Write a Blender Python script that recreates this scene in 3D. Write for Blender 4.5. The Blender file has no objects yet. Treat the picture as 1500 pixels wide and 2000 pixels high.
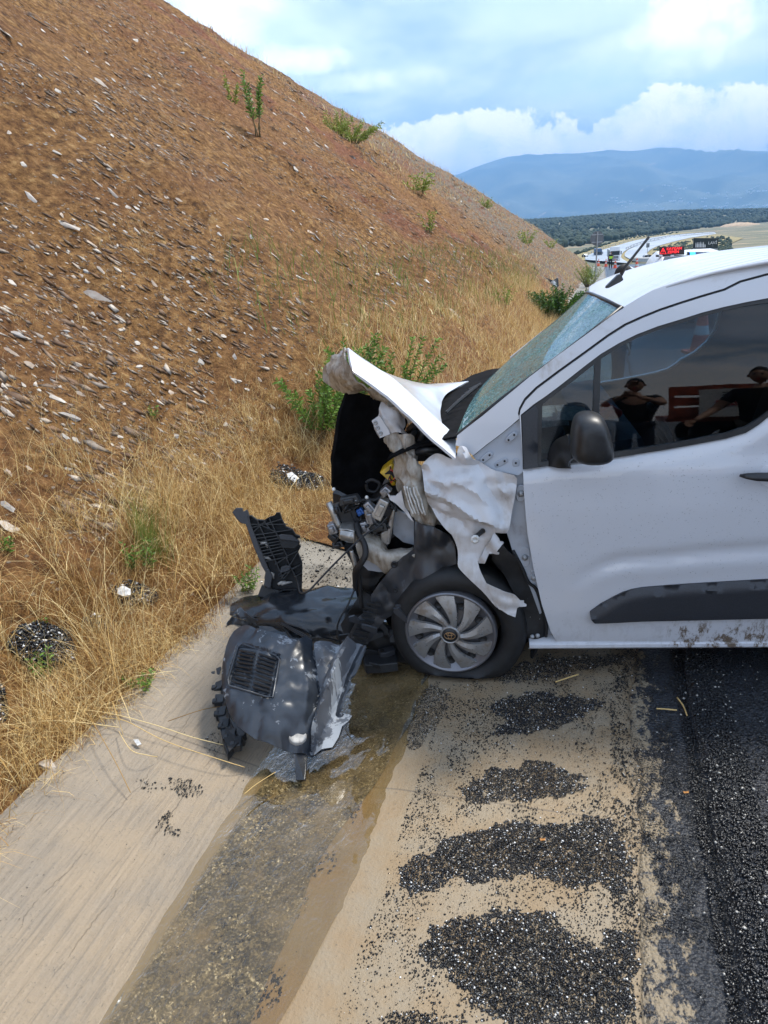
import bpy, math, random
import numpy as np
from mathutils import Vector, Matrix, noise as mnoise
from mathutils.geometry import delaunay_2d_cdt
random.seed(7); rng = np.random.default_rng(7)
R = math.radians
sc = bpy.context.scene
COL = sc.collection

# ------------------------------------------------------------------ camera
CAM_H, PITCH, ROLL, FPX = 1.95, 21.45, 4.0, 1350.0
_p, _r = R(PITCH), R(ROLL)
_F = Vector((0, math.cos(_p), -math.sin(_p))); _U0 = Vector((0, math.sin(_p), math.cos(_p))); _R0 = Vector((1, 0, 0))
_RT = _R0*math.cos(_r) - _U0*math.sin(_r); _UP = _U0*math.cos(_r) + _R0*math.sin(_r)
CP = Vector((0, 0, CAM_H))
cam_d = bpy.data.cameras.new('camera'); cam = bpy.data.objects.new('camera', cam_d); COL.objects.link(cam)
cam_d.sensor_fit = 'VERTICAL'; cam_d.sensor_height = 36; cam_d.lens = 36*FPX/2000
cam_d.clip_start = .05; cam_d.clip_end = 30000
m = Matrix((_RT, _UP, -_F)).transposed().to_4x4(); m.translation = CP
cam.matrix_world = m
sc.camera = cam

def ray(px, py):
    return (_RT*(px-750) + _UP*(1000-py) + _F*FPX)
# ------------------------------------------------------------------ sky, sun, exposure
SUN_EL, SUN_AZ = 58, 60            # azimuth clockwise from +Y
world = bpy.data.worlds.new('World'); sc.world = world; world.use_nodes = True
wt = world.node_tree; wt.nodes.clear()
def wn(t, **k):
    n = wt.nodes.new(t)
    for a, b in k.items(): setattr(n, a, b)
    return n
w_out = wn('ShaderNodeOutputWorld'); w_bg = wn('ShaderNodeBackground')
sky = wn('ShaderNodeTexSky', sky_type='NISHITA', sun_disc=False, sun_elevation=R(SUN_EL), sun_rotation=R(SUN_AZ))
sky.air_density = 1.0; sky.dust_density = 1.6; sky.ozone_density = 1.2
tc = wn('ShaderNodeTexCoord'); sep = wn('ShaderNodeSeparateXYZ'); wt.links.new(tc.outputs['Generated'], sep.inputs[0])
def wmath(op, a, b=None, c=None, clamp=False):
    n = wn('ShaderNodeMath', operation=op, use_clamp=clamp)
    for i, v in enumerate((a, b, c)):
        if v is None: continue
        if isinstance(v, (int, float)): n.inputs[i].default_value = v
        else: wt.links.new(v, n.inputs[i])
    return n.outputs[0]
zc = wmath('MAXIMUM', sep.outputs[2], 0.0)
den = wmath('ADD', zc, .22)
cx = wmath('DIVIDE', sep.outputs[0], den); cy = wmath('DIVIDE', sep.outputs[1], den)
cmb = wn('ShaderNodeCombineXYZ'); wt.links.new(cx, cmb.inputs[0]); wt.links.new(cy, cmb.inputs[1]); wt.links.new(wmath('MULTIPLY', zc, 5.0), cmb.inputs[2])
def wnoise(vec, scale, detail, rough, off=(0, 0, 0), dist=0.0):
    mp = wn('ShaderNodeMapping'); mp.inputs['Location'].default_value = off
    wt.links.new(vec, mp.inputs[0])
    n = wn('ShaderNodeTexNoise'); n.inputs['Scale'].default_value = scale; n.inputs['Detail'].default_value = detail
    n.inputs['Roughness'].default_value = rough; n.inputs['Distortion'].default_value = dist
    wt.links.new(mp.outputs[0], n.inputs['Vector']); return n.outputs['Fac']
def wramp(x, lo, hi):
    n = wn('ShaderNodeMapRange', interpolation_type='SMOOTHSTEP'); wt.links.new(x, n.inputs[0])
    n.inputs[1].default_value = lo; n.inputs[2].default_value = hi; return n.outputs[0]
def wmix(f, a, b):
    n = wn('ShaderNodeMix', data_type='RGBA')
    if isinstance(f, float): n.inputs[0].default_value = f
    else: wt.links.new(f, n.inputs[0])
    for i, v in ((6, a), (7, b)):
        if isinstance(v, tuple): n.inputs[i].default_value = (*v, 1)
        else: wt.links.new(v, n.inputs[i])
    return n.outputs[2]
big = wnoise(cmb.outputs[0], 1.15, 12, .55, (3.1, 1.7, .4), .25)
shade = wnoise(cmb.outputs[0], 1.1, 7, .55, (7.7, 3.3, 2.0), .2)
# low cumulus band near the horizon: noise over direction, stretched sideways
dmp = wn('ShaderNodeMapping'); dmp.inputs['Scale'].default_value = (1, 1, 2.6); wt.links.new(tc.outputs['Generated'], dmp.inputs[0])
cum = wnoise(dmp.outputs[0], 3.6, 12, .6, (1.2, .6, .15), .1)
band = wramp(zc, .30, .06)
cumc = wramp(wmath('ADD', cum, wmath('MULTIPLY', band, .12)), .52, .60)
bigc = wramp(big, .40, .60)
skyb = wn('ShaderNodeMix', data_type='RGBA'); skyb.blend_type = 'MULTIPLY'; skyb.inputs[0].default_value = 1
wt.links.new(sky.outputs[0], skyb.inputs[6]); skyb.inputs[7].default_value = (1.0, 1.0, 1.0, 1)
# cloud banks where the photograph has them, ragged by noise: bearing, height, half sizes
azn = wmath('ARCTAN2', sep.outputs[0], sep.outputs[1]); eln = wmath('ARCSINE', sep.outputs[2])
def blob(px, py, hw, hh, amp, nz, lo=0.0, hi=.5):
    d = ray(px, py).normalized(); a0 = math.atan2(d.x, d.y); e0 = math.asin(d.z); k = 1/1450.0
    A = wmath('POWER', wmath('ABSOLUTE', wmath('DIVIDE', wmath('SUBTRACT', azn, a0), hw*k)), 2.0); B = wmath('POWER', wmath('ABSOLUTE', wmath('DIVIDE', wmath('SUBTRACT', eln, e0), hh*k)), 2.0)
    f = wmath('SUBTRACT', 1.0, wmath('ADD', A, B)); f = wmath('ADD', f, wmath('MULTIPLY', wmath('SUBTRACT', nz, .5), amp)); return wramp(f, lo, hi)
nA = wnoise(tc.outputs['Generated'], 22, 10, .62, (0, 0, 0), .3); nB = wnoise(dmp.outputs[0], 7, 10, .6, (4, 2, 1), .4)
def wmax(*a):
    r_ = a[0]
    for x in a[1:]: r_ = wmath('MAXIMUM', r_, x)
    return r_
cloud_hi = wmix(wramp(shade, .36, .62), (8.2, 9.8, 12.8), (11.2, 12.0, 13.6))
c1 = wmix(wmath('MULTIPLY', bigc, .80), wmix(.35, skyb.outputs[2], (7.4, 10.0, 13.6)), cloud_hi)
soft = wmax(blob(1345, 55, 120, 80, 4.0, nA, 0, 1.0), blob(400, 10, 130, 80, 2.5, nB, 0, 1.2), blob(580, 116, 130, 26, 3, nA, 0, 1.6), blob(760, 156, 150, 22, 3, nA, 0, 2.0), blob(1480, 200, 50, 24, 3, nB, 0, 1))
c1 = wmix(wmath('MULTIPLY', soft, .95), c1, (14.0, 14.2, 14.4))
dark_ = wmax(blob(1190, 150, 260, 46, 3.0, nB, 0, 1.6), blob(1330, 175, 200, 40, 3.0, nB, 0, 1.4))
c1 = wmix(wmath('MULTIPLY', dark_, .75), c1, (6.2, 8.6, 12.4))
low = wmax(blob(900, 305, 250, 72, 3.4, nA, .0, .22), blob(1310, 262, 170, 72, 3.6, nA, .0, .22), blob(1120, 300, 200, 40, 2.6, nA, 0, .35))
c1 = wmix(wmath('MULTIPLY', low, .92), c1, wmix(wramp(nA, .36, .60), (11.6, 12.2, 13.8), (16.0, 15.0, 14.4)))
out_ = wmath('MULTIPLY', cumc, wmath('MULTIPLY', band, .85)); infr = wmath('MULTIPLY', wramp(azn, -.55, -.40), wramp(azn, .78, .62))
c2 = wmix(wmath('MULTIPLY', out_, wmath('SUBTRACT', 1.0, infr)), c1, (12., 11.9, 12.))
wt.links.new(c2, w_bg.inputs[0]); w_bg.inputs[1].default_value = .082
wt.links.new(w_bg.outputs[0], w_out.inputs[0])

sl = bpy.data.lights.new('sun', 'SUN'); sun = bpy.data.objects.new('sun', sl); COL.objects.link(sun)
sl.energy = 3.4; sl.angle = R(10); sl.color = (1, .95, .86)
sd = Vector((math.sin(R(SUN_AZ))*math.cos(R(SUN_EL)), math.cos(R(SUN_AZ))*math.cos(R(SUN_EL)), math.sin(R(SUN_EL))))
sun.rotation_euler = sd.to_track_quat('Z', 'Y').to_euler(); sun.location = (0, 0, 50)
vs = sc.view_settings
vs.view_transform = 'Standard'; vs.look = 'None'; vs.gamma = 1; vs.exposure = 0.80; vs.use_curve_mapping = False
cy_ = sc.cycles
cy_.use_denoising = True; cy_.max_bounces = 8; cy_.transparent_max_bounces = 16; cy_.volume_bounces = 0
cy_.caustics_reflective = False; cy_.caustics_refractive = False

# ------------------------------------------------------------------ pixel <-> place
def ray(px, py):
    return (_RT*(px-750) + _UP*(1000-py) + _F*FPX)
class Fr:
    """a plane frame: ax, az span it, ay points away from the viewer"""
    def __init__(s, o, ax, ay, az): s.o, s.ax, s.ay, s.az = Vector(o), Vector(ax).normalized(), Vector(ay).normalized(), Vector(az).normalized()
    def w(s, x, y, z): return s.o + s.ax*x + s.ay*y + s.az*z
    def px(s, px, py, Y=0.0):
        d = ray(px, py); t = (Y - (CP-s.o).dot(s.ay))/d.dot(s.ay); q = CP + d*t - s.o
        return Vector((q.dot(s.ax), Y, q.dot(s.az)))
    def pw(s, px, py, Y=0.0): return s.w(*s.px(px, py, Y))
YAW = R(9)
_d = ray(877, 1325); VO = CP + _d*(-CAM_H/_d.z)
VAN = Fr(VO, (math.cos(YAW), -math.sin(YAW), 0), (math.sin(YAW), math.cos(YAW), 0), (0, 0, 1))
RA = R(17.9); CA, SA = math.cos(RA), math.sin(RA)
def uv(x, y): return x*CA - y*SA, x*SA + y*CA
def xy(u, r): return u*CA + r*SA, -u*SA + r*CA
def Z1(*p): return [(620+x/3.5714, 660+y/3.5714) for x, y in p]
def Z2(*p): return [(400+x/2.2727, 960+y/2.2727) for x, y in p]
def Z3(*p): return [(980+x/2.8846, 560+y/2.8846) for x, y in p]
def Z4(*p): return [(980+x/2.8846, 400+y/2.8846) for x, y in p]
def Z5(*p): return [(1000+x/3.0, 880+y/3.0) for x, y in p]
def Z6(*p): return [(780+x/5.0, 1040+y/5.0) for x, y in p]
def Z7(*p): return [(620+x/5.2625, 920+y/5.2625) for x, y in p]
def Z8(*p): return [(400+x/4.6875, 960+y/4.6875) for x, y in p]

# ------------------------------------------------------------------ numpy value noise
def _hash(ix, iy, iz, seed):
    n = (ix*374761393 + iy*668265263 + iz*2147483647 + seed*974634777) & 0xFFFFFFFF
    n = ((n ^ (n >> 13))*1274126177) & 0xFFFFFFFF
    n = ((n ^ (n >> 16))*1103515245) & 0xFFFFFFFF
    return ((n ^ (n >> 15)) & 0xFFFFFF)/float(0xFFFFFF)
def vnoise(x, y, seed=0):
    x = np.asarray(x, float); y = np.asarray(y, float)
    ix = np.floor(x).astype(np.int64); iy = np.floor(y).astype(np.int64); fx = x-ix; fy = y-iy
    fx = fx*fx*(3-2*fx); fy = fy*fy*(3-2*fy); z = np.zeros_like(ix)
    a = _hash(ix, iy, z, seed); b = _hash(ix+1, iy, z, seed); c = _hash(ix, iy+1, z, seed); d = _hash(ix+1, iy+1, z, seed)
    return (a*(1-fx)+b*fx)*(1-fy) + (c*(1-fx)+d*fx)*fy - .5
def fbm(x, y, oct=4, seed=0, gain=.5):
    s = 0; a = 1.0
    for i in range(oct): s = s + a*vnoise(np.asarray(x)*2**i, np.asarray(y)*2**i, seed+i*17); a *= gain
    return s
def sstep(a, b, x): t = np.clip((np.asarray(x, float)-a)/(b-a), 0, 1); return t*t*(3-2*t)

# ------------------------------------------------------------------ terrain of the cut slope, verge, drain and road: heights over (u, r)
_PU = [-60, -2.45, -2.1, -1.88, -1.24, -1.0, -.66, -.2, .43]
_PZ = [.20, .20, .17, .12, -.025, -.055, -.02, -.004, .006]
def grade(r): return -.035*np.maximum(0, np.asarray(r, float)-8)
HR = [-40, 0, 24, 31, 42, 56, 80, 96, 106, 140]; HH = [10.5, 10.5, 10.2, 9.3, 8.7, 7.8, 4.6, 1.9, 0.2, 0]
def terr(u, r, detail=True):
    u = np.asarray(u, float); r = np.asarray(r, float)
    z = np.interp(u, _PU, _PZ)
    H = np.interp(r, HR, HH) + .35*fbm(r/6, u*0+3, 3, 5)
    s = np.maximum(0, -u-2.35 + .95*sstep(4.3, 7.0, r) + .25*fbm(r/1.3, u*0+9, 3, 8)*sstep(-2.3, -3.2, u - .95*sstep(4.3, 7.0, r)))
    k = s*.80
    if detail:
        w = sstep(-2.0, -3.0, u)
        # strata: little ledges that run obliquely across the slope
        q = r*.75 - u*.45
        k = k + w*(.30*fbm(q/2.2, (r+u)/7, 4, 21) + .17*fbm(u/.6, r/.9, 3, 31))*np.minimum(1, s/2+.15) + w*.035*fbm(u/.12, r/.16, 2, 41)
    kk = 1.2
    hh = np.clip(.5+.5*(H-k)/kk, 0, 1); k2 = H*(1-hh)+k*hh - kk*hh*(1-hh)
    return z + np.maximum(k2, -.02) + grade(r)
_TT = .8*1.008**np.arange(720)
def hit(px, py, detail=True):
    d = ray(px, py).normalized()
    def go(T):
        u_, r_ = uv(d.x*T, d.y*T); e = CP.z+d.z*T - terr(u_, r_, detail); k = np.nonzero(e < 0)[0]
        return k[0] if len(k) else None
    k = go(_TT)
    if k is None or k == 0: return None
    T = np.linspace(_TT[k-1], _TT[k], 60); k = go(T); t = T[k] if k is not None else _TT[-1]
    return Vector((d.x*t, d.y*t, CP.z+d.z*t))
def hit_below(px, py, detail=False):
    for k in range(30):
        h_ = hit(px, py+2*k, detail)
        if h_ is not None: return h_
def ground_z(x, y): return float(terr(*uv(x, y)))

# ------------------------------------------------------------------ mesh helpers
RM = {}
def setp(o, label=None, cat=None, group=None, kind=None):
    if label: o['label'] = label
    if cat: o['category'] = cat
    if group: o['group'] = group
    if kind: o['kind'] = kind
    return o
def thing(name, label, cat, loc=(0, 0, 0), rz=0.0, group=None, scale=1.0):
    o = bpy.data.objects.new(name, None); COL.objects.link(o); o.empty_display_size = .1
    o.location = loc; o.rotation_euler = (0, 0, rz); o.scale = (scale,)*3
    RM[o] = (Matrix.Translation(Vector(loc)) @ Matrix.Rotation(rz, 4, 'Z') @ Matrix.Scale(scale, 4)).inverted()
    return setp(o, label, cat, group)
def npmesh(name, V, F, mats, smooth=False, mi=None):
    me = bpy.data.meshes.new(name); V = np.asarray(V, np.float32); F = np.asarray(F, np.int32); k = F.shape[1]
    me.vertices.add(len(V)); me.vertices.foreach_set('co', V.ravel())
    me.loops.add(F.size); me.loops.foreach_set('vertex_index', F.ravel())
    me.polygons.add(len(F)); me.polygons.foreach_set('loop_start', np.arange(0, F.size, k, dtype=np.int32))
    if smooth: me.polygons.foreach_set('use_smooth', np.ones(len(F), bool))
    for m_ in (mats if isinstance(mats, (list, tuple)) else [mats]): me.materials.append(m_)
    if mi is not None: me.polygons.foreach_set('material_index', np.asarray(mi, np.int32))
    me.update(calc_edges=True); me.validate(); return me
def link(name, V, F, mat, root=None, smooth=True, loc=None, rz=0.0, **props):
    """V in world space. root: a thing made by thing() (or a part of one). Otherwise a top-level mesh with its origin at loc."""
    if root is not None: M = RM[root]
    else:
        if loc is None:
            a = np.array([tuple(v) for v in V]); loc = ((a[:, 0].min()+a[:, 0].max())/2, (a[:, 1].min()+a[:, 1].max())/2, a[:, 2].min())
        M = (Matrix.Translation(Vector(loc)) @ Matrix.Rotation(rz, 4, 'Z')).inverted()
    me = bpy.data.meshes.new(name); me.from_pydata([M @ Vector(v) for v in V], [], F)
    for m_ in (mat if isinstance(mat, (list, tuple)) else [mat]): me.materials.append(m_)
    if smooth: me.polygons.foreach_set('use_smooth', [True]*len(me.polygons))
    me.update(); o = bpy.data.objects.new(name, me); COL.objects.link(o)
    if root is not None: o.parent = root; RM[o] = RM[root]
    else: o.location = loc; o.rotation_euler = (0, 0, rz); RM[o] = M
    return setp(o, **props)
def bevel(o, w=.004, seg=2, ang=35):
    b = o.modifiers.new('bevel', 'BEVEL'); b.width = w; b.segments = seg; b.limit_method = 'ANGLE'; b.angle_limit = R(ang); b.harden_normals = False
    return o
def sharp(o, ang=35):
    me = o.data
    try: me.set_sharp_from_angle(angle=R(ang))
    except Exception: pass
    return o
class MB:
    def __init__(s): s.V = []; s.F = []
    def add(s, V, F):
        b = len(s.V); s.V += [Vector(v) for v in V]; s.F += [tuple(i+b for i in f) for f in F]; return s
    def box(s, c, sz, ax=(1, 0, 0), ay=(0, 1, 0), az=(0, 0, 1), taper=1.0):
        c = Vector(c); ax, ay, az = Vector(ax).normalized(), Vector(ay).normalized(), Vector(az).normalized(); V = []
        for k in (-1, 1):
            t = taper if k == 1 else 1
            for i, j in ((-1, -1), (1, -1), (1, 1), (-1, 1)): V.append(c + ax*(i*sz[0]/2*t) + ay*(j*sz[1]/2*t) + az*(k*sz[2]/2))
        return s.add(V, [(0, 3, 2, 1), (4, 5, 6, 7), (0, 1, 5, 4), (1, 2, 6, 5), (2, 3, 7, 6), (3, 0, 4, 7)])
    def tube(s, pts, r, n=8, cap=True, flat=1.0):
        pts = [Vector(p) for p in pts]; rs = r if isinstance(r, (list, tuple)) else [r]*len(pts); V = []; F = []
        up = None
        for i, p in enumerate(pts):
            t = (pts[min(i+1, len(pts)-1)] - pts[max(i-1, 0)]).normalized()
            if up is None: up = t.orthogonal().normalized()
            else: up = (up - t*up.dot(t)).normalized()
            b = t.cross(up)
            for k in range(n):
                a = 2*math.pi*k/n; V.append(p + up*(math.cos(a)*rs[i]) + b*(math.sin(a)*rs[i]*flat))
        for i in range(len(pts)-1):
            for k in range(n): F.append((i*n+k, i*n+(k+1) % n, (i+1)*n+(k+1) % n, (i+1)*n+k))
        if cap: F.append(tuple(range(n-1, -1, -1))); F.append(tuple((len(pts)-1)*n+k for k in range(n)))
        return s.add(V, F)
    def lathe(s, o, axis, prof, n=32, ref=None):
        """prof: (distance along axis, radius)"""
        o = Vector(o); a = Vector(axis).normalized(); u = Vector(ref).normalized() if ref else a.orthogonal().normalized(); b = a.cross(u); V = []; F = []
        for d, r_ in prof:
            for k in range(n):
                t = 2*math.pi*k/n; V.append(o + a*d + u*(math.cos(t)*r_) + b*(math.sin(t)*r_))
        for i in range(len(prof)-1):
            for k in range(n): F.append((i*n+k, i*n+(k+1) % n, (i+1)*n+(k+1) % n, (i+1)*n+k))
        return s.add(V, F)
    def prism(s, pts, off):
        n = len(pts); off = Vector(off); V = [Vector(p) for p in pts] + [Vector(p)+off for p in pts]
        return s.add(V, [tuple(range(n)), tuple(range(2*n-1, n-1, -1))] + [(i, (i+1) % n, n+(i+1) % n, n+i)[::-1] for i in range(n)])
    def obj(s, name, mat, root=None, smooth=False, **k): return link(name, s.V, s.F, mat, root, smooth, **k)
def pip(x, y, poly):
    c = False; n = len(poly); j = n-1
    for i in range(n):
        xi, yi = poly[i]; xj, yj = poly[j]
        if (yi > y) != (yj > y) and x < (xj-xi)*(y-yi)/(yj-yi)+xi: c = not c
        j = i
    return c
def np_pip(X, Y, poly):
    c = np.zeros(X.shape, bool); n = len(poly); j = n-1
    for i in range(n):
        xi, yi = poly[i]; xj, yj = poly[j]
        if yi != yj:
            m_ = ((yi > Y) != (yj > Y)) & (X < (xj-xi)*(Y-yi)/(yj-yi)+xi); c ^= m_
        j = i
    return c
def chaikin(p, n=1, closed=True):
    for _ in range(n):
        q = []; m_ = len(p)
        for i in range(m_ if closed else m_-1):
            a, b = p[i], p[(i+1) % m_]
            q.append((a[0]*.78+b[0]*.22, a[1]*.78+b[1]*.22)); q.append((a[0]*.22+b[0]*.78, a[1]*.22+b[1]*.78))
        if not closed: q = [p[0]] + q + [p[-1]]
        p = q
    return p
def dpoly(x, z, pl):
    """distance from (x,z) to a polyline, signed side of the nearest segment"""
    best = 1e9; sg = 1
    for (ax, az), (bx, bz) in zip(pl[:-1], pl[1:]):
        dx, dz = bx-ax, bz-az; L2 = dx*dx+dz*dz or 1e-9; t = max(0, min(1, ((x-ax)*dx+(z-az)*dz)/L2))
        ex, ez = x-ax-dx*t, z-az-dz*t; d = math.hypot(ex, ez)
        if d < best: best = d; sg = 1 if dx*ez-dz*ex > 0 else -1
    return best, sg
def to_plane(fr, pts, surf):
    out = []
    for px, py in pts:
        Y = 0.0
        for _ in range(6):
            q = fr.px(px, py, Y); Y = surf(q.x, q.z)
        out.append((q.x, q.z))
    return out
def panel(fr, name, outline, mat, root=None, surf=None, disp=None, thick=.01, res=.03, holes=(), soft=0, hsoft=0, xz=False, smooth=True, jit=0.0, rim=0.0, **props):
    """a sheet with real thickness: outline (photo pixels, or x/z of the frame when xz) cut out of the surface Y = surf(x,z)+disp(x,z)"""
    surf = surf or (lambda x, z: 0.0); disp = disp or (lambda x, z: 0.0)
    conv = (lambda p: list(p)) if xz else (lambda p: to_plane(fr, p, surf))
    ol = conv(outline); ol = chaikin(ol, soft) if soft else ol
    hs = [conv(h) for h in holes]; hs = [chaikin(h, hsoft) if hsoft else h for h in hs]
    def dens(poly):
        q = []
        for a, b in zip(poly, poly[1:]+poly[:1]):
            k = max(1, int(math.hypot(b[0]-a[0], b[1]-a[1])/res)); q += [(a[0]+(b[0]-a[0])*i/k, a[1]+(b[1]-a[1])*i/k) for i in range(k)]
        return q
    ol = dens(ol); hs = [dens(h) for h in hs]; pts = list(ol); E = [(i, (i+1) % len(ol)) for i in range(len(ol))]
    for h in hs: b = len(pts); pts += h; E += [(b+i, b+(i+1) % len(h)) for i in range(len(h))]
    xs = [p[0] for p in ol]; zs = [p[1] for p in ol]
    gx = np.arange(min(xs)+res/2, max(xs), res); gz_ = np.arange(min(zs)+res/2, max(zs), res*.87)
    X, Zg = np.meshgrid(gx, gz_); X = X + (np.arange(len(gz_)) % 2)[:, None]*res/2
    X = X + rng.uniform(-.15, .15, X.shape)*res; Zg = Zg + rng.uniform(-.15, .15, X.shape)*res
    ok = np_pip(X, Zg, ol)
    for h in hs: ok &= ~np_pip(X, Zg, h)
    allp = np.array(pts)
    for x, z in zip(X[ok], Zg[ok]):
        if np.min((allp[:, 0]-x)**2 + (allp[:, 1]-z)**2) > (res*.45)**2: pts.append((float(x), float(z)))
    vo, eo, fo, *_ = delaunay_2d_cdt([Vector(p) for p in pts], E, [], 0, 1e-6)
    tris = []
    for f in fo:
        cx_ = sum(vo[i].x for i in f)/len(f); cz_ = sum(vo[i].y for i in f)/len(f)
        if pip(cx_, cz_, ol) and not any(pip(cx_, cz_, h) for h in hs):
            a = (vo[f[1]]-vo[f[0]]).cross(vo[f[2]]-vo[f[0]]); tris.append(tuple(f) if a > 0 else tuple(f[::-1]))
    n = len(vo); V = []; H2 = []
    for v in vo:
        y = surf(v.x, v.y)+disp(v.x, v.y); V.append(fr.w(v.x, y, v.y)); H2.append(fr.w(v.x, y+thick, v.y))
    ec = {}
    for t in tris:
        for a, b in ((t[0], t[1]), (t[1], t[2]), (t[2], t[0])): ec[(a, b)] = 1
    F = list(tris) + [tuple(i+n for i in t[::-1]) for t in tris]
    for (a, b) in ec:
        if (b, a) not in ec: F.append((b, a, a+n, b+n))
    o = link(name, V+H2, F, mat, root, smooth, **props)
    if smooth: sharp(o, 50)
    return o
def cr(p0, p1, p2, p3, t):
    return .5*((2*p1) + (p2-p0)*t + (2*p0-5*p1+4*p2-p3)*t*t + (3*p1-p0-3*p2+p3)*t**3)
def spline(pts, n=6):
    P = [Vector(p) for p in pts]; out = []
    for i in range(len(P)-1):
        a = P[max(i-1, 0)]; d = P[min(i+2, len(P)-1)]
        for k in range(n): out.append(cr(a, P[i], P[i+1], d, k/n))
    return out + [P[-1]]
def patch(name, rows, mat, root=None, n=6, thick=.008, amp=0.0, fs=8.0, linear=False, smooth=True, ridged=False, **props):
    """a bent sheet through a grid of world points, with thickness along its normals and optional crumple"""
    if linear:
        def ex(r_): return [r_[i].lerp(r_[i+1], k/n) for i in range(len(r_)-1) for k in range(n)] + [r_[-1]]
        rr = [ex([Vector(p) for p in r_]) for r_ in rows]; cols = [ex(list(c)) for c in zip(*rr)]
    else:
        rr = [spline(r_, n) for r_ in rows]; cols = [spline(c, n) for c in zip(*rr)]
    G = [list(c) for c in zip(*cols)]; h, w = len(G), len(G[0]); N = []
    for i in range(h):
        for j in range(w):
            a = G[min(i+1, h-1)][j]-G[max(i-1, 0)][j]; b = G[i][min(j+1, w-1)]-G[i][max(j-1, 0)][:] if False else G[i][min(j+1, w-1)]-G[i][max(j-1, 0)]
            nn = a.cross(b); N.append(nn.normalized() if nn.length > 1e-12 else Vector((0, 0, 1)))
    V = []
    for i in range(h):
        for j in range(w):
            p = G[i][j]
            if amp and ridged: q_ = Vector(((p.x+p.z*.35)*fs*1.5, p.y*fs, p.z*fs*.55)); p = p + N[i*w+j]*(amp*(.55-1.6*abs(mnoise.noise(q_))-.5*abs(mnoise.noise(q_*2.3+Vector((5, 1, 2))))))
            elif amp: p = p + N[i*w+j]*(amp*mnoise.fractal(p*fs, .8, 2.0, 3)) + mnoise.noise_vector(p*fs*.6)*amp*.5
            V.append(p)
    F = [(i*w+j, i*w+j+1, (i+1)*w+j+1, (i+1)*w+j) for i in range(h-1) for j in range(w-1)]
    m_ = len(V); V2 = [V[k]+N[k]*thick for k in range(m_)]; FF = F + [tuple(q+m_ for q in f[::-1]) for f in F]
    bd = [(i, i+1) for i in range(w-1)] + [(k*w+w-1, (k+1)*w+w-1) for k in range(h-1)] + [((h-1)*w+j+1, (h-1)*w+j) for j in range(w-1)] + [((k+1)*w, k*w) for k in range(h-1)]
    FF += [(b, a, a+m_, b+m_) for a, b in bd]
    o = link(name, V+V2, FF, mat, root, smooth, **props)
    if smooth: sharp(o, 28 if ridged else 40)
    return o
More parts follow.
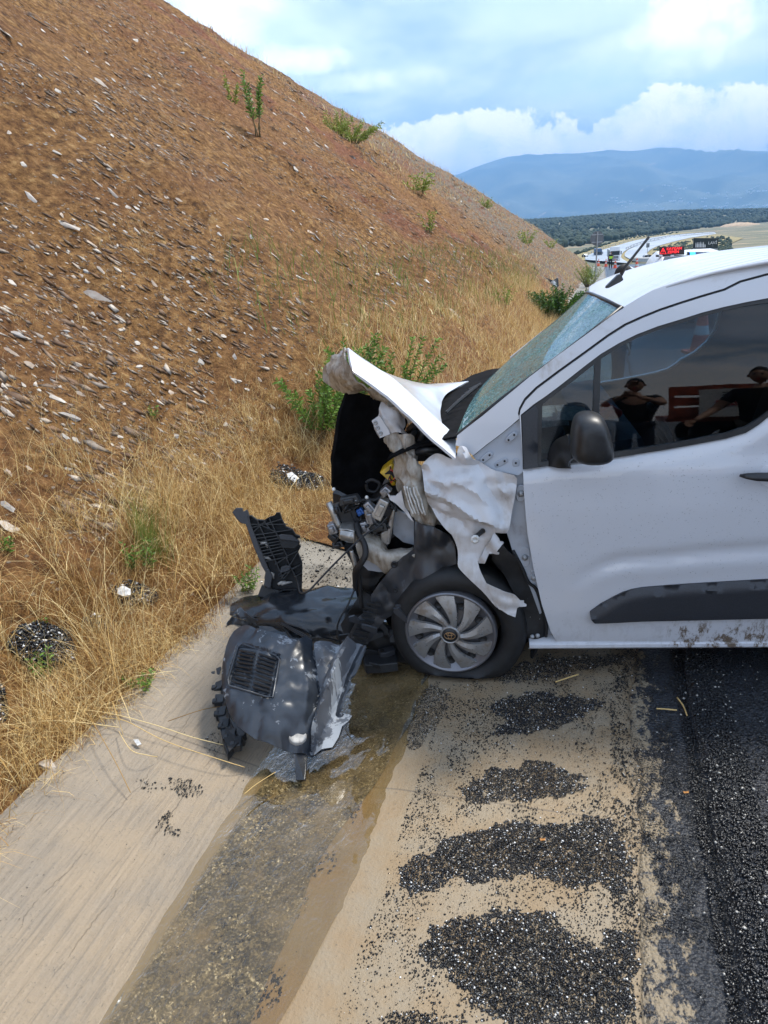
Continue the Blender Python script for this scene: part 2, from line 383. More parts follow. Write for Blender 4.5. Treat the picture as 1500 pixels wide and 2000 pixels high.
# ------------------------------------------------------------------ materials
class NT:
    def __init__(s, name):
        s.m = bpy.data.materials.new(name); s.m.use_nodes = True; s.t = s.m.node_tree; s.b = s.t.nodes['Principled BSDF']; s.out = s.t.nodes['Material Output']
    def n(s, ty, **k):
        x = s.t.nodes.new(ty)
        for a, b in k.items(): setattr(x, a, b)
        return x
    def l(s, a, b): s.t.links.new(a, b)
    def co(s, kind='Object'): return s.n('ShaderNodeTexCoord').outputs[kind]
    def pos(s): return s.n('ShaderNodeNewGeometry').outputs['Position']
    def map(s, v, sc_=(1, 1, 1), rot=(0, 0, 0), loc=(0, 0, 0)):
        x = s.n('ShaderNodeMapping'); s.l(v, x.inputs[0]); x.inputs['Scale'].default_value = sc_; x.inputs['Rotation'].default_value = rot; x.inputs['Location'].default_value = loc; return x.outputs[0]
    def noise(s, v, scale, detail=4, rough=.55, dist=0, out='Fac'):
        x = s.n('ShaderNodeTexNoise'); s.l(v, x.inputs['Vector']); x.inputs['Scale'].default_value = scale; x.inputs['Detail'].default_value = detail
        x.inputs['Roughness'].default_value = rough; x.inputs['Distortion'].default_value = dist; return x.outputs[out]
    def vor(s, v, scale, feat='F1', out='Distance', rnd=1):
        x = s.n('ShaderNodeTexVoronoi', feature=feat); s.l(v, x.inputs['Vector']); x.inputs['Scale'].default_value = scale; x.inputs['Randomness'].default_value = rnd; return x.outputs[out]
    def mr(s, x, a, b, c=0.0, d=1.0, smooth=True):
        q = s.n('ShaderNodeMapRange', interpolation_type='SMOOTHSTEP' if smooth else 'LINEAR'); s.l(x, q.inputs[0])
        for i, v in enumerate((a, b, c, d)): q.inputs[i+1].default_value = v
        return q.outputs[0]
    def mix(s, f, a, b, blend='MIX'):
        q = s.n('ShaderNodeMix', data_type='RGBA', blend_type=blend)
        for i, v in ((0, f), (6, a), (7, b)):
            if isinstance(v, (int, float)): q.inputs[i].default_value = v
            elif isinstance(v, tuple): q.inputs[i].default_value = (*v, 1)
            else: s.l(v, q.inputs[i])
        return q.outputs[2]
    def math(s, op, a, b=0.0, clamp=False):
        q = s.n('ShaderNodeMath', operation=op, use_clamp=clamp)
        for i, v in ((0, a), (1, b)):
            if isinstance(v, (int, float)): q.inputs[i].default_value = v
            else: s.l(v, q.inputs[i])
        return q.outputs[0]
    def ramp(s, x, stops, const=False):
        q = s.n('ShaderNodeValToRGB'); s.l(x, q.inputs[0]); e = q.color_ramp.elements
        if const: q.color_ramp.interpolation = 'CONSTANT'
        while len(e) < len(stops): e.new(.5)
        for i, (p, c) in enumerate(stops): e[i].position = p; e[i].color = (*c, 1)
        return q.outputs[0]
    def island(s): return s.n('ShaderNodeNewGeometry').outputs['Random Per Island']
    def sep(s, v): q = s.n('ShaderNodeSeparateXYZ'); s.l(v, q.inputs[0]); return q.outputs
    def bump(s, h, strength=.5, dist=.01, prev=None):
        q = s.n('ShaderNodeBump'); s.l(h, q.inputs['Height']); q.inputs['Strength'].default_value = strength; q.inputs['Distance'].default_value = dist
        if prev is not None: s.l(prev, q.inputs['Normal'])
        s.l(q.outputs[0], s.b.inputs['Normal']); return q.outputs[0]
    def set(s, **k):
        nm = dict(color='Base Color', rough='Roughness', metal='Metallic', ior='IOR', coat='Coat Weight', coatr='Coat Roughness', spec='Specular IOR Level', alpha='Alpha', trans='Transmission Weight', em='Emission Color', ems='Emission Strength', sheen='Sheen Weight')
        for a, v in k.items():
            i = s.b.inputs[nm[a]]
            if isinstance(v, (int, float)): i.default_value = v
            elif isinstance(v, tuple): i.default_value = (*v, 1)
            else: s.l(v, i)
        return s
def simple(name, color, rough=.5, metal=0.0, var=.25, scale=20, bump=0.0, bd=.003, **k):
    t = NT(name); p = t.co(); nz = t.noise(p, scale, 5, .6)
    t.set(color=t.mix(t.mr(nz, .3, .7), tuple(c*(1-var) for c in color), tuple(min(1, c*(1+var*.6)) for c in color)), rough=rough, metal=metal, **k)
    if bump: t.bump(t.noise(p, scale*3, 4, .6), bump, bd)
    return t.m
M = {}
def paint(name, base, dirt, amt, rough=.28, dscale=6.0):
    t = NT(name); p = t.co(); n1 = t.noise(p, dscale, 8, .62, .4); n2 = t.noise(t.map(p, (1, 1, .25)), dscale*6, 5, .6)
    f = t.math('MULTIPLY', t.mr(n1, .62-amt, .78-amt*.5), t.mr(n2, .2, .75))
    # fine grime specks
    sp = t.mr(t.vor(p, 95), .09, .05); f = t.math('MAXIMUM', f, t.math('MULTIPLY', sp, t.mr(n1, .45, .6)), True)
    t.set(color=t.mix(f, base, dirt), rough=t.mr(f, 0, 1, rough, .8), coat=.6, coatr=.08)
    t.bump(n2, .04, .002); return t.m
M['white'] = paint('white_paint', (.58, .59, .62), (.32, .27, .21), .03)
M['white_crumpled'] = paint('crumpled_white_paint', (.56, .56, .575), (.31, .25, .185), .21, .3, 5)
M['white_dirty'] = paint('dirty_sheet_metal', (.42, .385, .33), (.15, .105, .065), .36, .5, 9)
M['primer'] = paint('grey_primer', (.36, .39, .44), (.20, .18, .16), .12, .5, 7)
# door paint: mud splashes along the lower edge (object x, z from the wheel)
t = NT('door_paint'); p = t.co(); s3 = t.sep(p)
n1 = t.noise(t.map(p, (1.0, 1, .5)), 22, 10, .8, .2); zz = t.mr(s3[2], .42, .24); xx = t.math('ADD', t.math('MULTIPLY', t.mr(s3[0], .92, 1.02), t.mr(s3[0], 1.46, 1.38)), .12)
blot = t.math('MULTIPLY', t.mr(n1, .47, .58), t.math('MULTIPLY', zz, xx), True)
fine = t.math('MULTIPLY', t.mr(t.noise(p, 90, 4, .7), .66, .74), .5)
t.set(color=t.mix(blot, t.mix(fine, (.545, .555, .585), (.38, .38, .40)), (.13, .095, .065)), rough=t.mr(blot, 0, 1, .16, .8), coat=.7, coatr=.05)
M['door'] = t.m
M['black'] = simple('black_plastic', (.016, .017, .019), .42, var=.4, scale=30, bump=.15)
M['rubber'] = simple('rubber', (.010, .010, .011), .62, var=.4, scale=25, bump=.2)
M['felt'] = simple('insulation_felt', (.007, .007, .008), .95, var=.5, scale=14, bump=.3, spec=.1)
M['dark'] = simple('dark_interior', (.018, .019, .022), .7, var=.3)
M['trim'] = simple('textured_grey_trim', (.030, .032, .038), .5, var=.25, scale=200, bump=.2, bd=.001)
M['silver'] = simple('worn_aluminium', (.42, .41, .39), .38, .75, var=.35, scale=18, bump=.1)
M['steel'] = simple('bare_steel', (.30, .30, .31), .4, .8, var=.4, scale=25)
M['yellow'] = simple('yellow_plastic', (.62, .38, .015), .45, var=.35, scale=30)
M['blue'] = simple('blue_connector', (.02, .10, .35), .4)
M['leafo'] = simple('dry_leaf_orange', (.46, .20, .045), .6, var=.4, scale=80)
M['orange'] = simple('orange_cone_plastic', (.75, .10, .04), .5, var=.1)
M['whitep'] = simple('white_plastic', (.62, .61, .58), .6, var=.3, scale=60)
M['cab_white'] = simple('cab_white', (.68, .70, .72), .35, var=.1, scale=2)
M['cab_blue'] = simple('cab_blue', (.05, .09, .17), .4, var=.2, scale=2)
M['glass_dark'] = simple('dark_glass', (.02, .025, .03), .06, var=.1)
M['skin'] = simple('skin', (.42, .24, .16), .55, var=.12, scale=8)
M['hair'] = simple('dark_hair', (.012, .010, .009), .7, var=.5, scale=60, bump=.5)
M['navy'] = simple('navy_cloth', (.012, .018, .035), .85, var=.3)
M['blackcloth'] = simple('black_cloth', (.012, .012, .014), .85, var=.3)
M['hivis'] = simple('hivis_yellow', (.48, .85, .05), .7, var=.1)
M['galv'] = simple('galvanised', (.38, .39, .40), .5, .4, var=.2, scale=5)
M['sign_back'] = simple('sign_back_grey', (.16, .17, .18), .6, .2, var=.2, scale=4)
M['redtruck'] = simple('orange_red_steel', (.34, .07, .03), .6, var=.5, scale=5)
M['concretew'] = simple('barrier_concrete', (.36, .35, .33), .8, var=.2, scale=2, bump=.2)
# scuffed grey plastic (undertray, liners)
def scuffed(name, base, pale, lo, hi, rough=.33, sc_=7):
    t = NT(name); p = t.co(); n1 = t.noise(t.map(p, (1, 1, .35), (.3, .5, .2)), sc_, 8, .66, .5); n2 = t.noise(p, sc_*9, 6, .7)
    f = t.mr(t.math('ADD', n1, t.math('MULTIPLY', t.math('SUBTRACT', n2, .5), .10)), lo, hi)
    g = t.mr(t.noise(p, sc_*.6, 3), .4, .65)
    c = t.mix(g, base, tuple(x*.55 for x in base)); t.set(color=t.mix(f, c, pale), rough=t.mr(f, 0, 1, rough, .75), coat=.15, coatr=.2)
    t.bump(n2, .10, .002); return t.m
M['scuffed'] = scuffed('scuffed_blue_grey_plastic', (.030, .036, .046), (.20, .215, .235), .60, .625, .30, 13)
M['scuffed3'] = scuffed('pale_scuffed_grey_plastic', (.085, .092, .105), (.27, .29, .31), .52, .56, .36, 8)
M['scuffed2'] = scuffed('wet_dark_plastic', (.020, .022, .026), (.16, .17, .19), .66, .69, .2)
M['liner'] = scuffed('wheel_liner_plastic', (.034, .037, .044), (.10, .105, .12), .60, .66, .38, 9)
M['scrape'] = simple('scraped_white_plastic', (.36, .345, .32), .7, var=.35, scale=40, bump=.4)
# hub cap
t = NT('hubcap_grey'); p = t.co(); n = t.noise(p, 12, 6, .65)
t.set(color=t.mix(t.mr(n, .5, .66), (.30, .295, .29), (.22, .18, .145)), metal=.5, rough=t.mr(n, .4, .7, .27, .6)); M['hubcap'] = t.m
t = NT('hubcap_light'); t.set(color=(.17, .17, .185), metal=.6, rough=.3); M['hublight'] = t.m
t = NT('gold_print'); t.set(color=(.45, .27, .13), metal=.6, rough=.4); M['gold'] = t.m
# glass
def glass(name, tint, rough=0.0, refl=1.0, fk=1.7):
    t = NT(name); t.t.nodes.remove(t.b); a = t.n('ShaderNodeBsdfTransparent'); a.inputs[0].default_value = (*tint, 1); g = t.n('ShaderNodeBsdfGlossy'); g.inputs['Roughness'].default_value = rough; g.inputs[0].default_value = (refl,)*3+(1,)
    fr = t.n('ShaderNodeFresnel'); fr.inputs[0].default_value = 1.52; bf_ = t.n('ShaderNodeNewGeometry').outputs['Backfacing']; k = t.math('MULTIPLY', t.math('MULTIPLY', fr.outputs[0], fk, True), t.math('SUBTRACT', 1.0, bf_)); mx = t.n('ShaderNodeMixShader'); t.l(k, mx.inputs[0]); t.l(a.outputs[0], mx.inputs[1]); t.l(g.outputs[0], mx.inputs[2]); t.l(mx.outputs[0], t.out.inputs[0]); return t
M['glass'] = glass('tinted_glass', (.50, .60, .66), .015, .9, 1.1).m
M['glass_clear'] = glass('clear_glass', (.8, .85, .86)).m
# shattered laminated screen: fine crazed fragments scatter light, teal body colour
t = glass('crazed_windscreen', (.33, .48, .475)); p = t.co(); v = t.vor(p, 170, out='Distance'); v2 = t.noise(t.map(p, (1, 1, .7)), 4.5, 4, .6)
df = t.n('ShaderNodeBsdfDiffuse'); vc = t.vor(p, 150, out='Color'); vs_ = t.sep(vc)
t.l(t.mix(vs_[0], (.03, .085, .09), (.17, .30, .31)), df.inputs[0])
old = t.out.inputs[0].links[0].from_socket; mx = t.n('ShaderNodeMixShader'); t.l(t.math('MULTIPLY', t.mr(vs_[1], .2, .8, .55, .95), t.mr(v2, .3, .7, .65, 1)), mx.inputs[0]); t.l(old, mx.inputs[1]); t.l(df.outputs[0], mx.inputs[2]); t.l(mx.outputs[0], t.out.inputs[0])
bm = t.n('ShaderNodeBump'); t.l(v, bm.inputs['Height']); bm.inputs['Strength'].default_value = .6; bm.inputs['Distance'].default_value = .004
for nd in t.t.nodes:
    if nd.bl_idname in ('ShaderNodeBsdfGlossy', 'ShaderNodeBsdfDiffuse'): t.l(bm.outputs[0], nd.inputs['Normal'])
    if nd.bl_idname == 'ShaderNodeBsdfGlossy': nd.inputs['Roughness'].default_value = .12
M['windscreen'] = t.m
def emit(name, color, s_):
    t = NT(name); t.set(color=(0, 0, 0), em=color, ems=s_); return t.m
M['led_red'] = emit('red_led', (1, .03, .04), 1.6); M['blue_lamp'] = emit('blue_lamp', (.03, .22, 1), 3.0)
M['white_print'] = simple('white_print', (.75, .76, .74), .6, var=.05); M['board'] = simple('board_dark_green', (.012, .022, .020), .5, var=.2)
M['led_board'] = simple('led_board_black', (.02, .012, .014), .5)
M['red_reflect'] = simple('red_lens', (.5, .02, .02), .3)

# ground: concrete of the drain, world position rotated into (u, r)
def urz(t): return t.map(t.pos(), (1, 1, 1), (0, 0, RA))
t = NT('brushed_concrete'); p = urz(t); s3 = t.sep(p)
wig = t.noise(p, 1.2, 3); wigm = t.math('MULTIPLY', wig, .25)
bru = t.noise(t.map(p, (62, 3.2, 1)), 1.0, 8, .74, .5); fine = t.noise(p, 85, 4, .7); mid = t.noise(p, 5, 6, .62)
mud = t.mr(t.math('ADD', s3[0], t.math('MULTIPLY', wig, .5)), -1.9, -1.25)
lft = t.mix(mud, (.285, .248, .198), (.31, .238, .158)); rgt = t.mix(t.mr(mid, .35, .65), (.255, .180, .102), (.295, .222, .132))
side = t.mr(s3[0], -1.0, -.9)
c = t.mix(side, lft, rgt); c = t.mix(t.mr(mid, .35, .7, 0, .45), c, (.20, .178, .148)); c = t.mix(t.mr(fine, .58, .72, 0, .6), c, (.09, .078, .06)); c = t.mix(t.math('MULTIPLY', t.mr(bru, .50, .62), t.mr(s3[0], -1.05, -1.25, .10, .42)), c, (.14, .118, .092))
far_ = t.mr(s3[1], 2.9, 3.7); c = t.mix(far_, c, t.mix(t.mr(mid, .4, .6), (.13, .115, .09), (.24, .215, .175)))
crk = t.mr(t.math('ABSOLUTE', t.math('SUBTRACT', t.math('ADD', s3[0], t.math('MULTIPLY', t.noise(p, 2.2, 6, .65), .12)), -1.44+.06)), .0022, .0006)
crk2 = t.mr(t.math('ABSOLUTE', t.math('SUBTRACT', t.math('ADD', s3[0], t.math('MULTIPLY', t.noise(t.map(p, loc=(3, 3, 0)), 1.6, 6, .65), .22)), -1.62+.11)), .0018, .0004)
cr_ = t.math('MULTIPLY', t.math('MAXIMUM', crk, crk2), t.mr(t.noise(t.map(p, (.2, 1, 1)), 5, 4, .7), .38, .58)); c = t.mix(t.math('MULTIPLY', cr_, .22), c, (.10, .08, .06))
jt = t.mr(t.math('ABSOLUTE', t.math('SUBTRACT', s3[1], 1.98)), .006, .002); c = t.mix(t.math('MULTIPLY', jt, .55), c, (.1, .08, .06))
wet = t.noise(p, 2.2, 4)
t.set(color=c, rough=t.mr(wet, .35, .65, .42, .75), spec=.5)
h = t.math('ADD', t.math('MULTIPLY', bru, t.mr(s3[0], -1.05, -1.25, .15, 1.0)), t.math('MULTIPLY', fine, .5)); h = t.math('SUBTRACT', h, t.math('MULTIPLY', cr_, .5)); t.bump(h, .8, .012); M['concrete'] = t.m
# channel bed under the water: brown silt with black and pale grit
t = NT('channel_bed'); p = urz(t); v = t.vor(p, 110, out='Color'); v_b = t.vor(p, 210, out='Color'); vx = t.math('ADD', t.math('MULTIPLY', t.sep(v)[0], .5), t.math('MULTIPLY', t.math('MULTIPLY', t.sep(v_b)[0], .5), 1.0)); vx = t.math('ADD', vx, t.mr(t.noise(p, 9, 5, .7), .3, .7, -.2, .16)); md = t.noise(p, 6, 6, .7)
c = t.ramp(vx, [(0, (.018, .018, .017)), (.40, (.060, .055, .042)), (.62, (.14, .125, .095)), (.86, (.24, .22, .17)), (.95, (.55, .53, .48))])
c = t.mix(t.mr(md, .52, .70, 0, .7), c, (.20, .155, .095)); t.set(color=c, rough=.6); t.bump(v, .6, .004); M['bed'] = t.m
# water: mostly clear film, brown where deeper, sharp sky glints
t = glass('muddy_water', (.82, .73, .55), .03, .9, 1.25); p = urz(t); w1 = t.noise(t.map(p, (1.6, .9, 1)), 16, 3, .55, 1.0); w2 = t.noise(t.map(p, (3, 1, 1)), 34, 2, .5, 1.5)
hh = t.math('ADD', w1, t.math('MULTIPLY', w2, .35)); bm = t.n('ShaderNodeBump'); t.l(hh, bm.inputs['Height']); bm.inputs['Strength'].default_value = .6; bm.inputs['Distance'].default_value = .025
for nd in t.t.nodes:
    if nd.bl_idname in ('ShaderNodeBsdfGlossy', 'ShaderNodeFresnel'): t.l(bm.outputs[0], nd.inputs['Normal'])
df = t.n('ShaderNodeBsdfDiffuse'); df.inputs[0].default_value = (.225, .16, .078, 1); s3 = t.sep(p)
edge = t.math('MAXIMUM', t.mr(s3[0], -.80, -.66), t.mr(t.math('ADD', s3[0], t.math('MULTIPLY', t.noise(p, 7, 5, .6), .06)), -1.15, -1.195)); murk = t.math('MAXIMUM', t.math('MULTIPLY', edge, .72), t.mr(t.noise(p, 2.4, 4, .6), .40, .66, .08, .50))
up = t.mr(s3[1], 1.9, 2.6, .0, .25)
old = t.out.inputs[0].links[0].from_node; base_t = old.inputs[1].links[0].from_socket; m2 = t.n('ShaderNodeMixShader'); t.l(t.math('ADD', murk, up, True), m2.inputs[0]); t.l(base_t, m2.inputs[1]); t.l(df.outputs[0], m2.inputs[2]); t.l(m2.outputs[0], old.inputs[1]); M['water'] = t.m
# asphalt: old wet strip with mud, and the new black mat
def asph(name, mud):
    t = NT(name); p = urz(t); g1 = t.vor(p, 95); g2 = t.noise(p, 60, 5, .7); st = t.mr(t.vor(p, 60, out='Color') if False else t.noise(p, 130, 2, .8), .66, .72)
    c = t.mix(t.mr(g2, .3, .7), (.010, .011, .014), (.030, .032, .038)); c = t.mix(t.math('MULTIPLY', st, .22), c, (.16, .17, .18))
    if mud:
        s3 = t.sep(p); mk_ = t.mr(t.math('ADD', t.noise(t.map(p, (1.6, 1, 1)), 16, 8, .74), t.mr(s3[0], .16, .46, .09, -.16)), .50, .56); c = t.mix(mk_, c, (.24, .19, .125)); 
        rg = t.mr(mk_, 0, 1, .30, .6)
    else: rg = .30
    t.set(color=c, rough=rg); t.bump(t.math('SUBTRACT', g2, g1), .8, .008); return t.m
M['asph_old'] = asph('old_asphalt_with_mud', True); M['asph'] = asph('fresh_wet_asphalt', False)
t = NT('far_road'); p = t.pos(); t.set(color=t.mix(t.mr(t.noise(p, .05, 4), .4, .6), (.30, .32, .34), (.40, .42, .44)), rough=.35); M['far_road'] = t.m
M['line'] = simple('road_paint', (.7, .7, .68), .6, var=.2, scale=3)
# slope soil: brown rubble, red-brown band, grey shale further on
t = NT('slope_soil'); p = urz(t); s3 = t.sep(p)
st = t.map(p, (1.0, .45, 1.0), (0, 0, R(-28)))
n1 = t.noise(st, 1.1, 8, .62, .3); n2 = t.noise(p, 11, 8, .72); n3 = t.noise(t.map(st, (3, .7, 2)), 3.0, 8, .7, .4)
c = t.ramp(n2, [(.30, (.028, .012, .004)), (.44, (.170, .078, .023)), (.56, (.33, .168, .055)), (.70, (.55, .34, .14))])  # dirt tones, with dark shadow between clods also put into the soil colour
c = t.mix(t.mr(n1, .42, .62, 0, .65), c, t.mix(t.mr(n2, .35, .65), (.13, .052, .017), (.26, .115, .042)))
c = t.mix(t.mr(n3, .55, .72, 0, .55), c, (.42, .265, .115))
red = t.math('MULTIPLY', t.mr(t.noise(st, .45, 6, .65), .50, .60), t.mr(s3[1], 11, 17)); c = t.mix(t.math('MULTIPLY', red, .7), c, t.mix(t.mr(n2, .4, .6), (.14, .040, .02), (.24, .085, .045)))
gr = t.math('MULTIPLY', t.mr(t.math('ADD', s3[1], t.math('MULTIPLY', n1, 14)), 30, 44), t.mr(n3, .38, .58)); c = t.mix(gr, c, t.mix(t.mr(n2, .4, .65), (.085, .078, .062), (.30, .26, .19)))
pv = t.vor(t.map(p, (1, .7, 1.2)), 26, out='Color'); pd = t.vor(t.map(p, (1, .7, 1.2)), 26); pb = t.math('MULTIPLY', t.mr(t.sep(pv)[0], .80, .84), t.mr(pd, .34, .22))
c = t.mix(t.math('MULTIPLY', pb, .75), c, t.mix(t.sep(pv)[1], (.20, .15, .11), (.50, .43, .36)))
t.set(color=c, rough=.9, spec=.25); t.bump(t.math('ADD', n2, t.math('MULTIPLY', pb, .4)), 1.0, .09, t.bump(n3, .6, .22)); M['soil'] = t.m
# stones
t = NT('slope_stone'); p = t.co(); i = t.island(); o = t.n('ShaderNodeObjectInfo').outputs['Random']; q = t.math('FRACT', t.math('ADD', i, t.math('MULTIPLY', o, 7.3)))
c = t.ramp(q, [(0, (.075, .036, .017)), (.3, (.20, .105, .048)), (.5, (.145, .105, .075)), (.7, (.32, .20, .11)), (.82, (.30, .25, .20)), (.91, (.50, .40, .30)), (1, (.66, .58, .48))])
n = t.noise(t.pos(), 30, 6, .65); t.set(color=t.mix(t.mr(n, .3, .75), t.mix(.5, c, (.07, .038, .018)), c), rough=.75); t.bump(n, .5, .01); M['stone'] = t.m
t = NT('pale_stone'); n = t.noise(t.pos(), 26, 6, .65); o = t.n('ShaderNodeObjectInfo').outputs['Random']; c = t.ramp(o, [(0, (.50, .46, .40)), (.4, (.42, .31, .22)), (.6, (.27, .265, .255)), (1, (.60, .54, .46))])
t.set(color=t.mix(t.mr(n, .35, .7), t.mix(.4, c, (.2, .13, .08)), c), rough=.7); t.bump(n, .5, .01); M['pale'] = t.m
# millings and grit
t = NT('asphalt_millings'); i = t.island(); c = t.ramp(i, [(0, (.007, .007, .009)), (.87, (.014, .014, .017)), (.885, (.10, .10, .095)), (.93, (.34, .33, .31)), (.965, (.74, .73, .70)), (.995, (.42, .30, .18))], True); t.set(color=c, rough=t.mr(i, .8, .82, .30, .55)); M['grit'] = t.m
t = NT('black_crumbs'); i = t.island(); t.set(color=t.ramp(i, [(0, (.008, .008, .009)), (.975, (.03, .031, .034)), (.98, (.4, .38, .34))], True), rough=.32); M['crumb'] = t.m
# grass
def blade_mat(name, stops, rough=.6):
    t = NT(name); i = t.island(); c = t.ramp(i, stops); t.set(color=c, rough=rough, spec=.3)
    tr = t.n('ShaderNodeBsdfTranslucent'); t.l(c, tr.inputs[0]); mx = t.n('ShaderNodeMixShader'); mx.inputs[0].default_value = .22; t.l(t.b.outputs[0], mx.inputs[1]); t.l(tr.outputs[0], mx.inputs[2]); t.l(mx.outputs[0], t.out.inputs[0]); return t.m
M['straw'] = blade_mat('dry_straw', [(0, (.15, .075, .022)), (.2, (.42, .25, .078)), (.5, (.68, .46, .175)), (1, (.88, .73, .40))])
M['straw_red'] = blade_mat('brown_straw', [(0, (.12, .052, .017)), (.5, (.30, .145, .045)), (1, (.52, .31, .11))])
M['green_blade'] = blade_mat('green_blades', [(0, (.10, .14, .02)), (1, (.22, .30, .06))])
M['leaf'] = blade_mat('oleander_leaf', [(0, (.06, .125, .018)), (.5, (.125, .235, .035)), (1, (.23, .36, .07))], .45)
M['leaf_dark'] = blade_mat('dark_leaf', [(0, (.018, .055, .008)), (.6, (.045, .12, .014)), (1, (.09, .19, .02))], .45)
M['leaf_yellow'] = blade_mat('yellow_green_leaf', [(0, (.12, .17, .02)), (.5, (.22, .28, .04)), (1, (.34, .40, .09))])
M['stem'] = simple('stem', (.13, .10, .04), .7)
M['olive'] = blade_mat('olive_crowns', [(0, (.022, .036, .024)), (.5, (.038, .058, .038)), (1, (.065, .085, .055))], .9)
t = NT('olive_hill_ground'); p = t.pos(); n = t.noise(p, .012, 6, .65); n2 = t.noise(t.map(p, (1, 3.5, 1)), .02, 6, .7)
c = t.mix(t.mr(n, .4, .65), (.085, .095, .055), (.17, .15, .085)); c = t.mix(t.mr(n2, .54, .62), c, (.36, .26, .155)); t.set(color=c, rough=.95); M['valley'] = t.m
t = NT('cut_bank_soil'); p = t.pos(); n = t.noise(t.map(p, (1, 1, 4)), .06, 7, .7); t.set(color=t.ramp(n, [(.3, (.20, .15, .09)), (.5, (.36, .25, .15)), (.7, (.50, .38, .25))]), rough=.9); M['bank'] = t.m
t = NT('verge_soil'); p = t.pos(); n = t.noise(p, .25, 7, .7); t.set(color=t.ramp(n, [(.3, (.11, .10, .04)), (.5, (.25, .20, .08)), (.7, (.36, .28, .13))]), rough=.95); M['verge'] = t.m
t = NT('mountain_forest'); p = t.pos(); n = t.noise(p, .0022, 8, .66); n2 = t.noise(p, .006, 6, .7)
c = t.mix(t.mr(n, .42, .60), (.040, .062, .050), (.12, .135, .095)); c = t.mix(t.mr(n2, .64, .70), c, (.34, .28, .20)); t.set(color=c, rough=.95); M['mountain'] = t.m
# ------------------------------------------------------------------ large structure
def grid_uv(us, rs, zf, name, mat, kind='structure', smooth=True, under=None):
    U, Rr = np.meshgrid(us, rs); Z = zf(U, Rr); X, Y = xy(U, Rr); V = np.stack([X, Y, Z], -1).reshape(-1, 3)
    h, w = U.shape; i = np.arange(h-1)[:, None]*w + np.arange(w-1)[None, :]
    F = np.stack([i, i+1, i+w+1, i+w], -1).reshape(-1, 4)
    o = bpy.data.objects.new(name, npmesh(name, V, F, mat, smooth)); COL.objects.link(o); o['kind'] = kind; RM[o] = Matrix.Identity(4); return o
def geo(a, b, n, k=1.0):
    t = np.linspace(0, 1, n); return a+(b-a)*(np.exp(k*t)-1)/(math.exp(k)-1) if k else a+(b-a)*t
us = -1.86 - geo(0, 24, 300, 3.6); rs = np.concatenate([np.arange(-4, 0, .12), geo(0, 108, 620, 3.4)])
grid_uv(np.arange(-2.3, -.95, .05), np.concatenate([np.arange(3.9, 12, .08), geo(12, 106, 160, 1.2)]), lambda U, Rr: terr(U, Rr)+.014+.03*fbm(U*7, Rr*7, 3, 77)*sstep(3.9, 4.4, Rr)-.05*sstep(-1.35, -1.0, U), 'verge_ground', M['soil'])
hillside = grid_uv(us[::-1], rs, terr, 'hillside', M['soil'])
# drain: concrete V channel, the wet bed in its middle a few mm above, asphalt
rs2 = np.concatenate([np.arange(-3, 12, .12), geo(12, 106, 60, 1.5)])
base = lambda U, Rr: np.interp(U, _PU, _PZ) + grade(Rr)
grid_uv(np.array([-1.96, -1.90, -1.80, -1.6, -1.4, -1.24, -1.1, -1.0, -.9, -.8, -.66, -.4, -.2, 0, .2, .43, .60]), rs2, lambda U, Rr: base(U, Rr)+.006*vnoise(U*1.5, Rr*.7, 3), 'concrete_channel', M['concrete'])
def bedx(U, Rr): return base(U, Rr)+.006*vnoise(U*1.5, Rr*.7, 3)+.004
rb = np.arange(-1, 9, .05)
nb = 16; tt = np.linspace(0, 1, nb)
L_ = -1.212+.04*vnoise(rb*2.7, rb*0, 71)+.03*vnoise(rb*9, rb*0, 72); Rg = -.80+.10*vnoise(rb*1.2, rb*0, 73)+.04*vnoise(rb*5, rb*0, 74)+.12*sstep(1.5, 2.2, rb)
U = L_[:, None]*(1-tt)+Rg[:, None]*tt; Rr = rb[:, None]+tt*0; X, Y = xy(U, Rr); Zb = bedx(U, Rr)
i = np.arange(len(rb)-1)[:, None]*nb+np.arange(nb-1)[None, :]; F = np.stack([i, i+1, i+nb+1, i+nb], -1).reshape(-1, 4)
o = bpy.data.objects.new('channel_bed', npmesh('channel_bed', np.stack([X, Y, Zb], -1).reshape(-1, 3), F, M['bed'], True)); COL.objects.link(o); o['kind'] = 'structure'
# water film with its own waving outline
wr = np.arange(-1.5, 10, .025); nw = 60; tt = np.linspace(0, 1, nw)
Lw = -1.245+.035*vnoise(wr*2.2, wr*0, 81)+.018*vnoise(wr*9, wr*0, 82)+.02*sstep(2.2, 3, wr); Rw = np.interp(wr, [-2, 1.05, 1.42, 1.82, 2.3, 2.7, 10], [-.79, -.75, -.72, -.60, -.60, -.64, -.66])+.025*vnoise(wr*4, wr*0, 83)
U = Lw[:, None]*(1-tt)+Rw[:, None]*tt; Rr = wr[:, None]+tt*0
Zw = -.022+.0035*fbm(U*9+.4*Rr, Rr*7-U*5, 3, 90)+.0022*fbm(U*26, Rr*15+U*12, 2, 95)*sstep(-1.24, -.9, U); X, Y = xy(U, Rr)
i = np.arange(len(wr)-1)[:, None]*nw+np.arange(nw-1)[None, :]; F = np.stack([i, i+1, i+nw+1, i+nw], -1).reshape(-1, 4)
o = bpy.data.objects.new('water', npmesh('water', np.stack([X, Y, Zw + grade(Rr)], -1).reshape(-1, 3), F, M['water'], True)); COL.objects.link(o); o['kind'] = 'structure'
